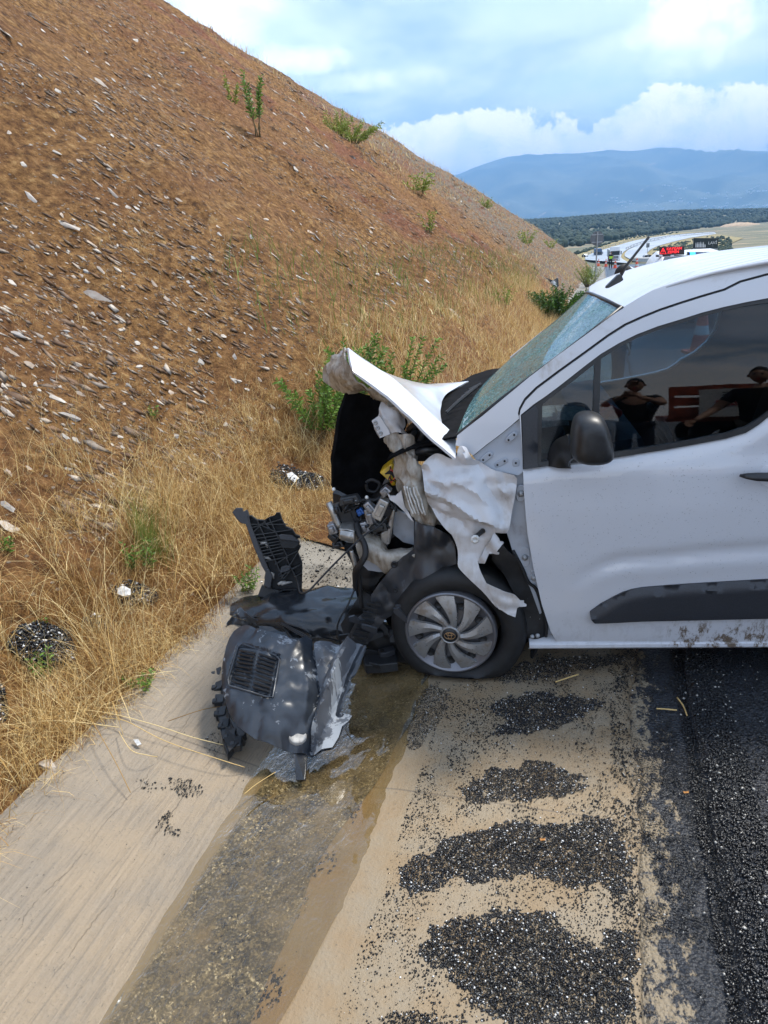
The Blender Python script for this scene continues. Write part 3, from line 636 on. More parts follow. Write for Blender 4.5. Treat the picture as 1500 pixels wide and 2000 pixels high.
# asphalt: older strip at the gutter, then the newer mat one ragged step up
def asz(U, Rr): return .012+.010*sstep(.17, .26, U)*1.0 + base(U, Rr)*0 + grade(Rr) + .006*vnoise(U*9, Rr*9, 61)
rr_ = np.concatenate([np.arange(-3, 7, .03), geo(7, 106, 150, 2)])
def ragged(u0, u1, n, amp, seed, zf, name, mat):
    t_ = np.linspace(0, 1, n)**1.5; e = u0 + amp*fbm(rr_*3.1, rr_*0, 4, seed); U = e[:, None]+(u1-e)[:, None]*t_; Rr = rr_[:, None]+t_*0
    Z = zf(U, Rr); Z[:, 0] -= .035; X, Y = xy(U, Rr); i = np.arange(len(rr_)-1)[:, None]*n+np.arange(n-1)[None, :]; F = np.stack([i, i+1, i+n+1, i+n], -1).reshape(-1, 4)
    o = bpy.data.objects.new(name, npmesh(name, np.stack([X, Y, Z], -1).reshape(-1, 3), F, mat, True)); COL.objects.link(o); o['kind'] = 'structure'; return o
ragged(.20, .75, 14, .05, 62, lambda U, Rr: .014+.003*vnoise(U*30, Rr*30, 60)+grade(Rr), 'old_asphalt', M['asph_old'])
ragged(.445, 12.2, 60, .035, 64, lambda U, Rr: .045+.005*vnoise(U*40, Rr*40, 63)+grade(Rr), 'asphalt_road', M['asph'])
# lane paint (edge line and dashes) and the far carriageway beyond the median barrier
def strip(u0, u1, r0, r1, dz, name, mat, n=40):
    return grid_uv(np.array([u0, u1]), np.linspace(r0, r1, n), lambda U, Rr: U*0+dz+grade(Rr), name, mat)
strip(3.0, 3.15, 9, 105, .056, 'edge_line', M['line'])
for k in range(8): strip(7.3, 7.42, 14+k*12, 18+k*12, .056, 'lane_marking', M['line'], 6)
strip(11.9, 12.02, 4, 105, .056, 'edge_line', M['line'])
grid_uv(np.array([12.19, 13.6, 15.0]), rr_[::4], lambda U, Rr: U*0+.03+grade(Rr), 'median_verge', M['verge'])
grid_uv(np.array([15.0, 20, 26.5]), rr_[::4], lambda U, Rr: U*0+.045+grade(Rr), 'opposite_carriageway', M['far_road'])
grid_uv(np.array([26.5, 32, 60, 140.]), np.linspace(-40, 108, 60), lambda U, Rr: .02+grade(Rr)-.02*np.maximum(0, U-34)+.8*fbm(U/14, Rr/14, 3, 65)*sstep(27, 40, U), 'ground', M['verge'])
# road mats behind and beside the viewer (seen only as reflections in the van)
grid_uv(np.array([.44, 6, 12.19]), np.array([-40., -20, -3]), lambda U, Rr: U*0+.04, 'asphalt_road', M['asph'])
grid_uv(np.array([-1.9, -1.2, -.6, .44]), np.array([-40., -20, -3]), lambda U, Rr: np.interp(U, _PU, _PZ), 'concrete_channel', M['concrete'])
# ---- the far valley: height by distance and bearing
def far_z(x, y):
    D = np.hypot(x, y); az = np.degrees(np.arctan2(x, y))
    z = np.interp(D, [90, 105, 150, 220, 400, 2500, 4000], [-3.6, -3.55, -5.0, -6.5, -7.0, -7, -40])
    D0 = np.interp(az, [-40, 10, 14, 18, 22.5, 25.5, 29, 60], [240, 260, 300, 430, 640, 760, 900, 900])
    top = np.interp(az, [-40, 8, 12, 18, 24, 29, 60], [24, 23.5, 22.5, 22, 18.0, 13, 12])
    h = top*sstep(0, 1, (D-D0)/np.maximum(200, 1320-D0))
    return z + h*(1+.10*fbm(x/160, y/160, 3, 101)) - .0*D
azs = np.radians(np.arange(-14, 60, .35)); Ds = np.concatenate([geo(104, 1500, 110, 2.0), geo(1540, 5000, 16, 1)])
A, D = np.meshgrid(azs, Ds); X = D*np.sin(A); Y = D*np.cos(A); h, w = A.shape; i = np.arange(h-1)[:, None]*w+np.arange(w-1)[None, :]
F = np.stack([i, i+1, i+w+1, i+w], -1).reshape(-1, 4)
o = bpy.data.objects.new('valley_hills', npmesh('valley_hills', np.stack([X, Y, far_z(X, Y)], -1).reshape(-1, 3), F, M['valley'], True)); COL.objects.link(o); o['kind'] = 'structure'
def fhit(px, py):
    d = ray(px, py).normalized(); t = 80.0
    while t < 4000:
        if CP.z+d.z*t < float(far_z(d.x*t, d.y*t)): return Vector((d.x*t, d.y*t, 0))
        t *= 1.004
    return None
def fz(px, py, z):
    d = ray(px, py); t = (z-CP.z)/d.z; return Vector((d.x*t, d.y*t, 0))
def zat(px, py):
    z = -5.0
    for _ in range(12):
        q = fz(px, py, z); D_ = math.hypot(q.x, q.y); z = float(np.interp(D_, [90, 105, 150, 220, 400], [-3.6, -3.55, -5.0, -6.5, -7.0]))
    q.z = z; return q
def ribbon(Lp, Rp, name, mat, dz, n=14):
    a = spline([zat(*p) for p in Lp], n); b = spline([zat(*p) for p in Rp], n); V = []
    for p, q in zip(a, b):
        for k in range(5):
            s_ = p.lerp(q, k/4); V.append((s_.x, s_.y, max(s_.z, float(far_z(s_.x, s_.y)))+dz))
    F = [(i*5+j, i*5+j+1, (i+1)*5+j+1, (i+1)*5+j) for i in range(len(a)-1) for j in range(4)]
    return link(name, V, F, mat, None, True, kind='structure')
ribbon(Z4((470, 318), (482, 292), (560, 262), (640, 237), (760, 203), (900, 180), (1010, 168), (1200, 157)), Z4((720, 345), (672, 300), (700, 263), (780, 228), (880, 200), (960, 186), (1040, 175), (1205, 161)), 'far_carriageway', M['far_road'], .35)
ribbon(Z4((735, 322), (693, 296), (700, 272), (738, 246), (820, 217), (950, 187), (1050, 176), (1205, 163)), Z4((860, 322), (832, 300), (822, 275), (872, 241), (950, 217), (1050, 192), (1110, 182), (1208, 167)), 'far_carriageway', M['far_road'], .35)
RL = Z4((860, 322), (832, 300), (822, 275), (872, 241), (950, 217), (1050, 192), (1110, 182), (1208, 167))
ribbon(RL, Z4((900, 345), (905, 330), (930, 316), (1010, 300), (1100, 280), (1200, 255), (1280, 225), (1360, 190)), 'far_verge', M['verge'], .22)
ribbon(Z4((400, 322), (405, 296), (520, 250), (620, 215), (740, 184), (880, 166), (1010, 158), (1200, 150)), Z4((470, 318), (482, 292), (560, 262), (640, 237), (760, 203), (900, 180), (1010, 168), (1200, 157)), 'far_verge', M['verge'], .20)
ribbon(Z4((720, 345), (672, 300), (700, 263), (780, 228), (880, 200), (960, 186), (1040, 175), (1205, 161)), Z4((735, 322), (693, 296), (700, 272), (738, 246), (820, 217), (950, 187), (1050, 176), (1205, 163)), 'far_verge', M['verge'], .20)
# crash barriers along the far bend: beam with posts
def barrier(pts, name, label, h=.9, zf=None):
    P = spline([zat(*p) for p in pts], 10); t = thing(name, label, 'barrier', tuple(P[0]))
    b = MB(); b.tube([p+Vector((0, 0, h)) for p in P], .22, 4, flat=.4); b.obj('rail', M['galv'], t)
    b = MB()
    for p in P[::2]: b.box(p+Vector((0, 0, h/2)), (.16, .16, h))
    b.obj('post', M['galv'], t, kind='stuff')
barrier(Z4((700, 258), (780, 224), (880, 197), (1000, 176), (1200, 159)), 'guard_rail', 'long steel guard rail dividing the two far carriageways on the bend')
barrier(Z4((478, 292), (556, 259), (640, 233), (760, 199), (900, 176)), 'guard_rail', 'steel guard rail along the outer edge of the far bend, below the olive groves')
P0 = [zat(*p) for p in Z4((735, 322), (800, 328), (872, 330))]
t = thing('median_barrier', 'low grey barrier at the near end of the far grass island', 'barrier', tuple(P0[0])); b = MB()
for a, c in zip(P0[:-1], P0[1:]): b.tube([a+Vector((0, 0, .5)), c+Vector((0, 0, .5))], .45, 4, flat=.6)
b.obj('wall', M['concretew'], t)
# sandy cut banks beside the far road
def mound(name, px0, px1, ytop, D, w, mat, seed):
    a = ray(*px0); b_ = ray(*px1); A0 = math.atan2(a.x, a.y); A1 = math.atan2(b_.x, b_.y); V = []; n, k = 40, 12
    for i in range(n+1):
        f = i/n; A = A0+(A1-A0)*f; e = ray(px0[0]+(px1[0]-px0[0])*f, ytop(f)); el = e.z/math.hypot(e.x, e.y)
        zt = CP.z + el*D
        for j in range(k+1):
            g = j/k; dd = D - w + 2*w*g; s_ = math.sin(math.pi*min(1, g*1.0))**.6
            z = -9 + (zt+9)*s_ + .8*float(fbm(i/4, j/3, 3, seed)); V.append((dd*math.sin(A), dd*math.cos(A), z))
    F = [(i*(k+1)+j, (i+1)*(k+1)+j, (i+1)*(k+1)+j+1, i*(k+1)+j+1) for i in range(n) for j in range(k)]
    return link(name, V, F, mat, None, True, kind='structure')
mound('sandy_bank', (1316, 450), (1432, 450), lambda f: 452-16*math.sin(math.pi*min(1, f*1.2+.12))**.5 if f < .8 else 452-16*(1-f)*2.6, 905, 30, M['bank'], 1)
mound('sandy_hill', (1405, 452), (1500, 452), lambda f: 452-18*math.sin(math.pi*(.12+f*.8))**.6, 760, 60, M['bank'], 2)
# mountains
rp = [(-300, 470), (300, 400), (700, 372), (850, 352), (900, 341), (940, 325), (1000, 312), (1060, 309), (1120, 305), (1160, 298), (1190, 293), (1230, 296), (1290, 292), (1340, 297), (1400, 300), (1440, 296), (1500, 297), (1700, 290), (2300, 300), (3200, 330)]
ra, re_ = [], []
for p in rp: d = ray(*p); ra.append(math.degrees(math.atan2(d.x, d.y))); re_.append(d.z/math.hypot(d.x, d.y))
azs = np.arange(-20, 62, .16); D = geo(3800, 9500, 70, .6); A, DD = np.meshgrid(azs, D); el = np.interp(A, ra, re_); Dr = 8200.0
Hh = el*Dr; tt = (DD-3800)/(Dr-3800); prof = np.where(tt < 1, sstep(-.15, 1.0, tt)**1.5, 1-.5*(tt-1))
X = DD*np.sin(np.radians(A)); Y = DD*np.cos(np.radians(A)); ridge = 1-np.abs(2*fbm(X/1100+.3*Y/1100, Y/2600, 4, 201))
Z = -60 + (Hh+60)*prof + (ridge-.75)*250*np.sin(np.pi*np.clip(tt, 0, 1))**1.0 + 70*fbm(X/400, Y/400, 4, 205)*np.clip(tt, 0, 1)*(1-np.clip(tt, 0, 1))*3 + 10*fbm(X/200, Y/500, 3, 207)
h, w = A.shape; i = np.arange(h-1)[:, None]*w+np.arange(w-1)[None, :]; F = np.stack([i, i+1, i+w+1, i+w], -1).reshape(-1, 4)
o = bpy.data.objects.new('mountains', npmesh('mountains', np.stack([X, Y, Z], -1).reshape(-1, 3), F, M['mountain'], True)); COL.objects.link(o); o['kind'] = 'structure'
mz = lambda a, d_: float(np.interp(a, azs, Z[int(np.argmin(np.abs(D-d_)))]))
# white houses at the mountain's foot, too far and small to pick apart
b = MB()
for k in range(420):
    a = random.choice([22.5, 25.5, 28, 29.5, 19, 31])+random.gauss(0, .9); d_ = random.uniform(4100, 5600); s_ = random.uniform(7, 15)
    b.box((d_*math.sin(R(a)), d_*math.cos(R(a)), mz(a, d_)+4), (s_, s_, 8))
b.obj('far_houses', M['white_print'], None, kind='stuff')
# olive groves: thousands of far crowns in rough rows
ICO = None
def ico():
    global ICO
    if ICO is None:
        import bmesh
        bm = bmesh.new(); bmesh.ops.create_icosphere(bm, subdivisions=1, radius=1); ICO = (np.array([v.co[:] for v in bm.verts]), np.array([[v.index for v in f.verts] for f in bm.faces])); bm.free()
    return ICO
def blobs(P, S, name, mat, kind='stuff', jit=.25, rot=True, root=None, flat=1.0, dirs=None, smooth=False):
    """many small uneven lumps in one mesh; P (n,3) S (n,) or (n,3)"""
    V0, F0 = ico(); n = len(P); S = np.asarray(S, float); S = S[:, None] if S.ndim == 1 else S
    v = V0[None]*(1+rng.uniform(-jit, jit, (n, len(V0), 1))); v = v*S[:, None, :]
    if rot or dirs is not None:
        a = dirs if dirs is not None else rng.uniform(0, 6.28, n); c, s_ = np.cos(a)[:, None], np.sin(a)[:, None]; v = np.stack([v[..., 0]*c-v[..., 1]*s_, v[..., 0]*s_+v[..., 1]*c, v[..., 2]], -1)
    v = v + P[:, None, :]; F = F0[None]+(np.arange(n)*len(V0))[:, None, None]
    o = bpy.data.objects.new(name, npmesh(name, v.reshape(-1, 3), F.reshape(-1, 3), mat, smooth)); COL.objects.link(o); o['kind'] = kind
    return o
n = 24000; az = rng.uniform(-10, 42, n); d_ = 280+1100*rng.uniform(0, 1, n)**.75; X = d_*np.sin(np.radians(az)); Y = d_*np.cos(np.radians(az))
row = np.sin((X*.35+Y)*.22); z = far_z(X, Y); D0 = np.interp(az, [-40, 10, 14, 18, 22.5, 25.5, 29, 60], [240, 260, 300, 430, 640, 760, 900, 900])
ok = (d_ > D0-15) & ((row > -.1) | (rng.uniform(0, 1, n) < .18)) & (fbm(X/70, Y/70, 3, 301) > -.22)
P = np.stack([X, Y, z+1.4], -1)[ok]; S = rng.uniform(1.2, 2.7, ok.sum()); blobs(P, np.stack([S*1.2, S*1.2, S], -1), 'olive_groves', M['olive'])
# scrub on the verges of the far road
P = []
for _ in range(520):
    a_, b_ = random.uniform(860, 1290), random.uniform(185, 300)
    if b_ < np.interp(a_, [820, 872, 950, 1050, 1208, 1300], [300, 252, 228, 203, 178, 175])+random.random()*14: continue
    q = zat(*Z4((a_, b_))[0]); P.append((q.x, q.y, q.z+.3))
for _ in range(160):
    a_ = random.uniform(410, 1000); q = zat(*Z4((a_, float(np.interp(a_, [400, 520, 620, 740, 1000], [290, 250, 216, 187, 160]))-random.uniform(0, 9)+3))[0]); P.append((q.x, q.y, q.z+.3))
P = np.array(P); blobs(P[:, :3], rng.uniform(.3, .9, len(P)), 'roadside_scrub', M['olive'])

# ------------------------------------------------------------------ loose things on the ground
# stones of the slope: the largest one by one, as pieces of the hillside
import bmesh
def stone_mesh(seed, flat=.35, el=1.9):
    rnd = random.Random(seed); bm = bmesh.new()
    pts = [Vector((rnd.uniform(-1, 1)*el, rnd.uniform(-1, 1), rnd.uniform(-1, 1)*flat)) for _ in range(15)]
    pts = [Vector((p.x, p.y, p.z))*(.75+.25*rnd.random()) for p in pts if (p.x/el)**2+p.y**2 < 1.25]
    for p in pts: bm.verts.new(p)
    r_ = bmesh.ops.convex_hull(bm, input=bm.verts); bmesh.ops.delete(bm, geom=list({g for g in r_['geom_interior']+r_['geom_unused'] if isinstance(g, bmesh.types.BMVert)}), context='VERTS')
    me = bpy.data.meshes.new('stone'); bm.to_mesh(me); bm.free(); me.materials.append(M['pale']); return me
SM = [stone_mesh(s, random.uniform(.25, .5), random.uniform(1.1, 2.3)) for s in range(14)]
def slope_dir(px, py):
    """direction on the slope that runs down to the lower right of the picture, as the shale does"""
    a = hit(px, py, False); b_ = hit(px+14, py+9, False)
    return (b_-a).normalized() if a and b_ else Vector((1, 0, 0))
def place_stone(px, py, L, asp=None, me=None, name='stone'):
    """L: length in photo pixels"""
    h_ = hit(px, py)
    if h_ is None: return
    dpt = (h_-CP).dot(_F); s_ = L*dpt/FPX/2
    d = slope_dir(px, py); e = .25; nrm = Vector(((ground_z(h_.x-e, h_.y)-ground_z(h_.x+e, h_.y))/(2*e), (ground_z(h_.x, h_.y-e)-ground_z(h_.x, h_.y+e))/(2*e), 1)).normalized()
    nrm = (nrm + Vector((random.uniform(-.35, .35), random.uniform(-.35, .35), 0))).normalized()
    x = (d - nrm*d.dot(nrm)).normalized(); x = (x+nrm.cross(x)*random.uniform(-.35, .35)).normalized(); y_ = nrm.cross(x)
    me = me or random.choice(SM); ex = max(abs(v.co.x) for v in me.vertices); ey = max(abs(v.co.y) for v in me.vertices)
    sx = s_/ex; sy = sx*(asp/(ey/ex) if asp else random.uniform(.8, 1.3))
    m_ = Matrix((x, y_, nrm)).transposed().to_4x4() @ Matrix.Diagonal((sx, sy, min(sx, sy)*1.1, 1)); m_.translation = h_ + nrm*s_*.06
    o = bpy.data.objects.new(name, me); COL.objects.link(o); o.parent = hillside; o.matrix_local = m_; return o
# the ones the photograph shows clearly (pixel position, length, breadth/length)
for a in [(205, 170, 46, .35), (160, 268, 30, .3), (113, 300, 22, .4), (190, 358, 26, .3), (220, 378, 30, .25), (60, 387, 38, .3), (130, 440, 90, .16), (180, 478, 36, .2), (190, 583, 56, .35), (22, 553, 22, .5), (38, 657, 44, .5), (25, 690, 46, .4),
          (60, 715, 30, .4), (115, 782, 36, .35), (135, 812, 42, .5), (130, 855, 24, .6), (152, 864, 30, .5), (48, 753, 16, .8), (128, 646, 16, .7), (15, 805, 34, .5), (18, 990, 40, .5), (15, 1030, 54, .55), (155, 902, 18, .4), (20, 925, 24, .6),
          (535, 500, 26, .4), (620, 465, 24, .35), (195, 215, 20, .3), (450, 265, 26, .25), (485, 260, 20, .25), (380, 335, 18, .6), (265, 80, 20, .4), (105, 255, 18, .3), (350, 392, 18, .35), (375, 482, 24, .35), (300, 555, 26, .3), (150, 520, 24, .3), (200, 530, 30, .3),
          (590, 545, 26, .3), (570, 593, 22, .4), (490, 640, 20, .35), (110, 345, 18, .5), (268, 452, 18, .4), (340, 595, 20, .4), (155, 315, 18, .5), (375, 685, 22, .35), (430, 695, 18, .4), (725, 445, 16, .6), (730, 315, 22, .5), (895, 620, 60, .25), (90, 1495, 44, .6), (100, 1350, 40, .5), (600, 930, 26, .3)]:
    place_stone(*a)
k = 0
while k < 240:
    x = random.uniform(0, 1050); y = random.uniform(40, 1000)
    if y < .52*(x-310)+60 or (x > 620 and y > 640): continue
    dens = .35 + .65*float(sstep(-.25, .25, fbm(x/220, y/160, 2, 400)*1.6))
    if random.random() > dens: continue
    place_stone(x, y, random.uniform(7, 16)*(.75+.5*(y/1000))*random.choice([.8, 1, 1, 1.25])); k += 1
# the rubble between them
def scatter_u(n, u0, u1, r0, r1, pu=1.0, pr=1.0):
    u = u0+(u1-u0)*rng.uniform(0, 1, n)**pu; r = r0+(r1-r0)*rng.uniform(0, 1, n)**pr; return u, r
def put(u, r, dz=0.0): X, Y = xy(u, r); return np.stack([X, Y, terr(u, r)+dz], -1)
sdir = math.atan2(*slope_dir(300, 500).yx)
OCT = np.array([(1, 0, 0), (-1, 0, 0), (0, 1, 0), (0, -1, 0), (0, 0, 1), (0, 0, -1)], float); OF = np.array([(0, 2, 4), (2, 1, 4), (1, 3, 4), (3, 0, 4), (2, 0, 5), (1, 2, 5), (3, 1, 5), (0, 3, 5)])
for (n, r0, r1, pr, s0, s1, ppu) in ((52000, .5, 9, 1.0, .004, .023, 1.2), (70000, 3, 30, 1.4, .009, .044, 1.0), (12000, 18, 80, 1.2, .025, .10, .8)):
    u, r = scatter_u(n, -2.7, -17, r0, r1, ppu, pr); ok = fbm(u/1.3, r/2.1, 3, 410) > -.12; u, r = u[ok], r[ok]
    s_ = s0+(s1-s0)*rng.uniform(0, 1, len(u))**3.0; S = np.stack([s_*rng.uniform(1.0, 2.1, len(u)), s_*rng.uniform(.5, .9, len(u)), s_*.34], -1)
    # tilt with the slope: the lumps are sheared so that they lie along it
    P = put(u, r, 0.0); V0, F0 = OCT, OF; m_ = len(P); v = (V0[None]*(1+rng.uniform(-.35, .35, (m_, 6, 1)))+rng.uniform(-.3, .3, (m_, 6, 3)))*S[:, None, :]
    a = sdir+rng.normal(0, .5, m_); c, s2 = np.cos(a)[:, None], np.sin(a)[:, None]; vx = v[..., 0]*c-v[..., 1]*s2; vy = v[..., 0]*s2+v[..., 1]*c
    du = vx*CA-vy*SA; v = np.stack([vx, vy, v[..., 2]-.8*du*.9], -1)+P[:, None, :]
    o = bpy.data.objects.new('rubble', npmesh('rubble', v.reshape(-1, 3), (F0[None]+(np.arange(m_)*6)[:, None, None]).reshape(-1, 3), M['stone'])); COL.objects.link(o); o['kind'] = 'stuff'
# millings: dense piles traced from the photograph, strewn grains around them
def grains(P, s_, name, mat, flat=.75, **props):
    m_ = len(P); v = OCT[None]*(1+rng.uniform(-.45, .45, (m_, 6, 3)))+rng.uniform(-.25, .25, (m_, 6, 3)); v = v*np.asarray(s_)[:, None, None]; v[..., 2] *= flat
    a = rng.uniform(0, 6.28, m_); c, s2 = np.cos(a)[:, None], np.sin(a)[:, None]; v = np.stack([v[..., 0]*c-v[..., 1]*s2, v[..., 0]*s2+v[..., 1]*c, v[..., 2]], -1)+P[:, None, :]
    loc = P.mean(0); loc[2] = P[:, 2].min(); v = v-loc
    o = bpy.data.objects.new(name, npmesh(name, v.reshape(-1, 3), (OF[None]+(np.arange(m_)*6)[:, None, None]).reshape(-1, 3), mat)); COL.objects.link(o); o.location = loc; setp(o, kind='stuff', **props); return o
def gxy(px, py):
    d = ray(px, py); t = -CAM_H/d.z; return (d.x*t, d.y*t)
def pile(poly, n, s0, s1, hgt, name='millings', mat='grit', edge=.03, onterr=False, pw=2.2):
    if mat == 'grit': n = int(n*1.7); s0 *= .8; s1 *= .78; hgt *= .65
    W_ = [gxy(*p) if not onterr else tuple(hit(*p, False).xy) for p in poly]; W_ = chaikin(W_, 2); xs = [p[0] for p in W_]; ys = [p[1] for p in W_]
    x = rng.uniform(min(xs)-.12, max(xs)+.12, n*4); y = rng.uniform(min(ys)-.12, max(ys)+.12, n*4); jx = x+.045*fbm(x*14, y*14, 4, 500, .7); jy = y+.045*fbm(x*14+7, y*14, 4, 501, .7)
    ok = np_pip(jx, jy, W_); x, y, jx, jy = x[ok][:n], y[ok][:n], jx[ok][:n], jy[ok][:n]
    seg = np.full(len(x), 9.0)
    for a, b_ in zip(W_, W_[1:]+W_[:1]):
        dx, dy = b_[0]-a[0], b_[1]-a[1]; L2 = dx*dx+dy*dy+1e-12; t_ = np.clip(((jx-a[0])*dx+(jy-a[1])*dy)/L2, 0, 1); seg = np.minimum(seg, np.hypot(jx-a[0]-t_*dx, jy-a[1]-t_*dy))
    u, r = x*CA-y*SA, x*SA+y*CA; z = terr(u, r) if onterr else np.interp(u, _PU, _PZ)
    z = z + hgt*np.minimum(1, seg/.07)*rng.uniform(.1, 1, len(x)) + .003; s_ = s0+(s1-s0)*rng.uniform(0, 1, len(x))**pw
    return grains(np.stack([x, y, z], -1), s_, name, M[mat])
pile([(945, 1385), (1000, 1352), (1060, 1345), (1130, 1362), (1188, 1375), (1150, 1400), (1100, 1415), (1040, 1435), (960, 1440), (1000, 1400)], 3800, .0022, .0055, .010)
pile([(900, 1540), (960, 1500), (1020, 1488), (1100, 1500), (1168, 1530), (1110, 1550), (1000, 1558), (905, 1565)], 3300, .0022, .0052, .010)
pile([(765, 1740), (800, 1680), (900, 1620), (1040, 1600), (1210, 1605), (1235, 1690), (1215, 1745), (1100, 1725), (1000, 1705), (900, 1715), (820, 1745)], 8200, .0022, .0055, .013)
pile([(815, 1850), (840, 1800), (930, 1790), (1000, 1770), (1060, 1790), (1140, 1835), (1190, 1850), (1190, 1815), (1240, 1820), (1240, 1900), (1225, 2010), (960, 2010), (930, 1960), (880, 1910)], 7600, .0022, .0058, .013)
pile([(740, 2000), (800, 1965), (880, 1985), (900, 2040), (740, 2040)], 1300, .0022, .005, .010)
pile([(1270, 1285), (1180, 1275), (1020, 1290), (960, 1330), (1060, 1325), (1180, 1300)], 2200, .002, .005, .006)
pile([(835, 1325), (880, 1340), (860, 1400), (820, 1450), (800, 1470), (790, 1400), (800, 1340)], 2600, .0015, .0038, .006)
pile([(600, 1500), (690, 1450), (700, 1500), (640, 1570), (580, 1590)], 1500, .0015, .0040, .012)
pile([(330, 1530), (375, 1528), (390, 1565), (350, 1572), (325, 1550)], 700, .002, .0048, .008, mat='crumb')
pile([(308, 1600), (340, 1590), (358, 1615), (350, 1640), (320, 1625)], 600, .002, .0048, .008, mat='crumb')
pile([(285, 1535), (320, 1545), (318, 1565), (290, 1560)], 220, .002, .0045, .006, mat='crumb')
pile([(395, 1450), (425, 1440), (435, 1480), (410, 1490)], 200, .002, .0042, .005, mat='crumb')
def strew(n, u0, u1, r0, r1, s0, s1, mat, thr=None, sc_=6, seed=510, mask=None, dz=.003, name='strewn_millings'):
    u = rng.uniform(u0, u1, n); r = rng.uniform(r0, r1, n)
    ok = np.ones(n, bool)
    if thr is not None: ok &= fbm(u*sc_*1.8, r*sc_, 4, seed) > thr
    if mask is not None: ok &= mask(u, r)
    u, r = u[ok], r[ok]; X, Y = xy(u, r); z = np.interp(u, _PU, _PZ)
    z = np.where(u > .44, .047, np.where(u > .2, .02, z)); s_ = s0+(s1-s0)*rng.uniform(0, 1, len(u))**3
    return grains(np.stack([X, Y, z+dz], -1), s_, name, M[mat])
strew(22000, -.60, .20, .9, 3.0, .0014, .0046, 'crumb', -.02)
strew(8000, -.60, .22, .9, 3.2, .0012, .0036, 'grit', None)
strew(15000, .12, .44, .9, 3.3, .0018, .0052, 'crumb', -.06, 5)
strew(11000, .40, .60, .9, 4.0, .0035, .008, 'crumb', None)
strew(26000, .50, 1.6, .9, 4.2, .0030, .0062, 'crumb', None)
strew(700, .46, 1.5, .9, 4, .0018, .0042, 'grit')
strew(1500, -2.0, -1.2, .9, 4, .0010, .0026, 'crumb', .12)
strew(9000, -1.17, -.78, .8, 3.2, .0018, .0058, 'grit', -.05, 7, dz=.004, name='channel_grit')
strew(3000, -1.17, -.78, .8, 3.2, .004, .009, 'grit', .05, 7, dz=.002, name='channel_grit')
strew(2500, -1.86, -1.0, 3.2, 4.3, .002, .007, 'crumb', -.1); strew(500, -1.86, -1.0, 3.2, 4.3, .003, .012, 'grit')
strew(5000, -.60, .44, .9, 3.2, .0010, .0024, 'crumb')
# ------------------------------------------------------------------ the crashed van
van = bpy.data.objects.new('crashed_van', None); COL.objects.link(van); van.location = VO; van.rotation_euler = (0, 0, -YAW)
RM[van] = (Matrix.Translation(VO) @ Matrix.Rotation(-YAW, 4, 'Z')).inverted()
setp(van, 'white panel van with its front end torn open and bonnet buckled, standing across the drain', 'van')
_YZ = [-.2, .15, .22, .36, .6, .85, 1.0, 1.08, 1.2, 1.62, 1.75, 1.9]; _YY = [.05, .035, .012, .0, -.006, .0, .014, .035, .085, .235, .30, .40]
def ys(x, z):
    if z < 1.08: v = float(np.interp(z, _YZ, _YY))
    else: t_ = z-1.08; v = .035+.075*t_+.14*t_*t_+(.9*(t_-.54)**2 if t_ > .54 else 0)
    return v + (.10*(.30-x)**2 if x < .30 else 0)
def vpt(px, py, Y): return VAN.pw(px, py, Y)
def vl(pts, Y=None): return to_plane(VAN, pts, ys if Y is None else (lambda x, z: Y))
PX = lambda L, Y: [vpt(a, b, Y) for a, b in L]
# window aperture (outer edge of the black seal)
SEAL = Z3((120, 1033), (107, 722), (180, 662), (240, 622), (330, 555), (400, 500), (480, 437), (560, 377), (660, 318), (760, 268), (880, 222), (1000, 186), (1130, 145), (1250, 114), (1380, 86), (1500, 64)) + [(1560, 573), (1610, 566), (1622, 590), (1618, 660), (1606, 720), (1580, 762), (1545, 793)] + Z3((1500, 742), (1450, 782), (1380, 826), (1270, 858), (1150, 881), (1020, 905), (900, 926), (770, 946), (640, 966), (450, 990), (270, 1011))
GAP = Z3((100, 727), (106, 695), (135, 642), (200, 577), (330, 480), (480, 372), (600, 284), (700, 220), (800, 175), (900, 135), (1010, 98), (1130, 60), (1260, 22)) + [(1448, 552), (1500, 538), (1560, 528), (1632, 518)]
DF = [(1022, 921), (1023, 960), (1030, 1040), (1042, 1110), (1058, 1180), (1075, 1232), (1087, 1253)]
seal_l = vl(SEAL)
belt_l = vl([(1022, 919)] + Z3((270, 1011), (640, 966), (900, 926), (1150, 881), (1270, 858), (1380, 826), (1500, 742)) + [(1545, 793)])
crease_l = vl(Z5((360, 760), (430, 715), (520, 672), (640, 640), (800, 628), (1100, 598), (1500, 570), (1900, 540), (2600, 500)))
def door_disp(x, z):
    d, _ = dpoly(x, z, belt_l); v = .020*max(0, 1-d/.040)**1.3
    d2, s_ = dpoly(x, z, crease_l); fade = max(0, min(1, (x-.52)/.18)); below = s_ < 0
    v += fade*(.013*math.exp(-(d2/.022)**2) if not below else .013*math.exp(-(d2/.035)**2) - .004*math.exp(-((d2-.06)/.03)**2))
    return v + .0015*mnoise.noise(Vector((x*4, z*4, 0)))
bot = [(1500, 1253), (1640, 1253)]
door = panel(VAN, 'front_door', DF + bot + [(1650, 1000), (1645, 700), (1636, 519)] + GAP[::-1] , M['door'], van, ys, door_disp, .022, .026, holes=[SEAL], label='dented white front door with mud splashed along its lower edge')
bevel(door, .004, 2, 60)
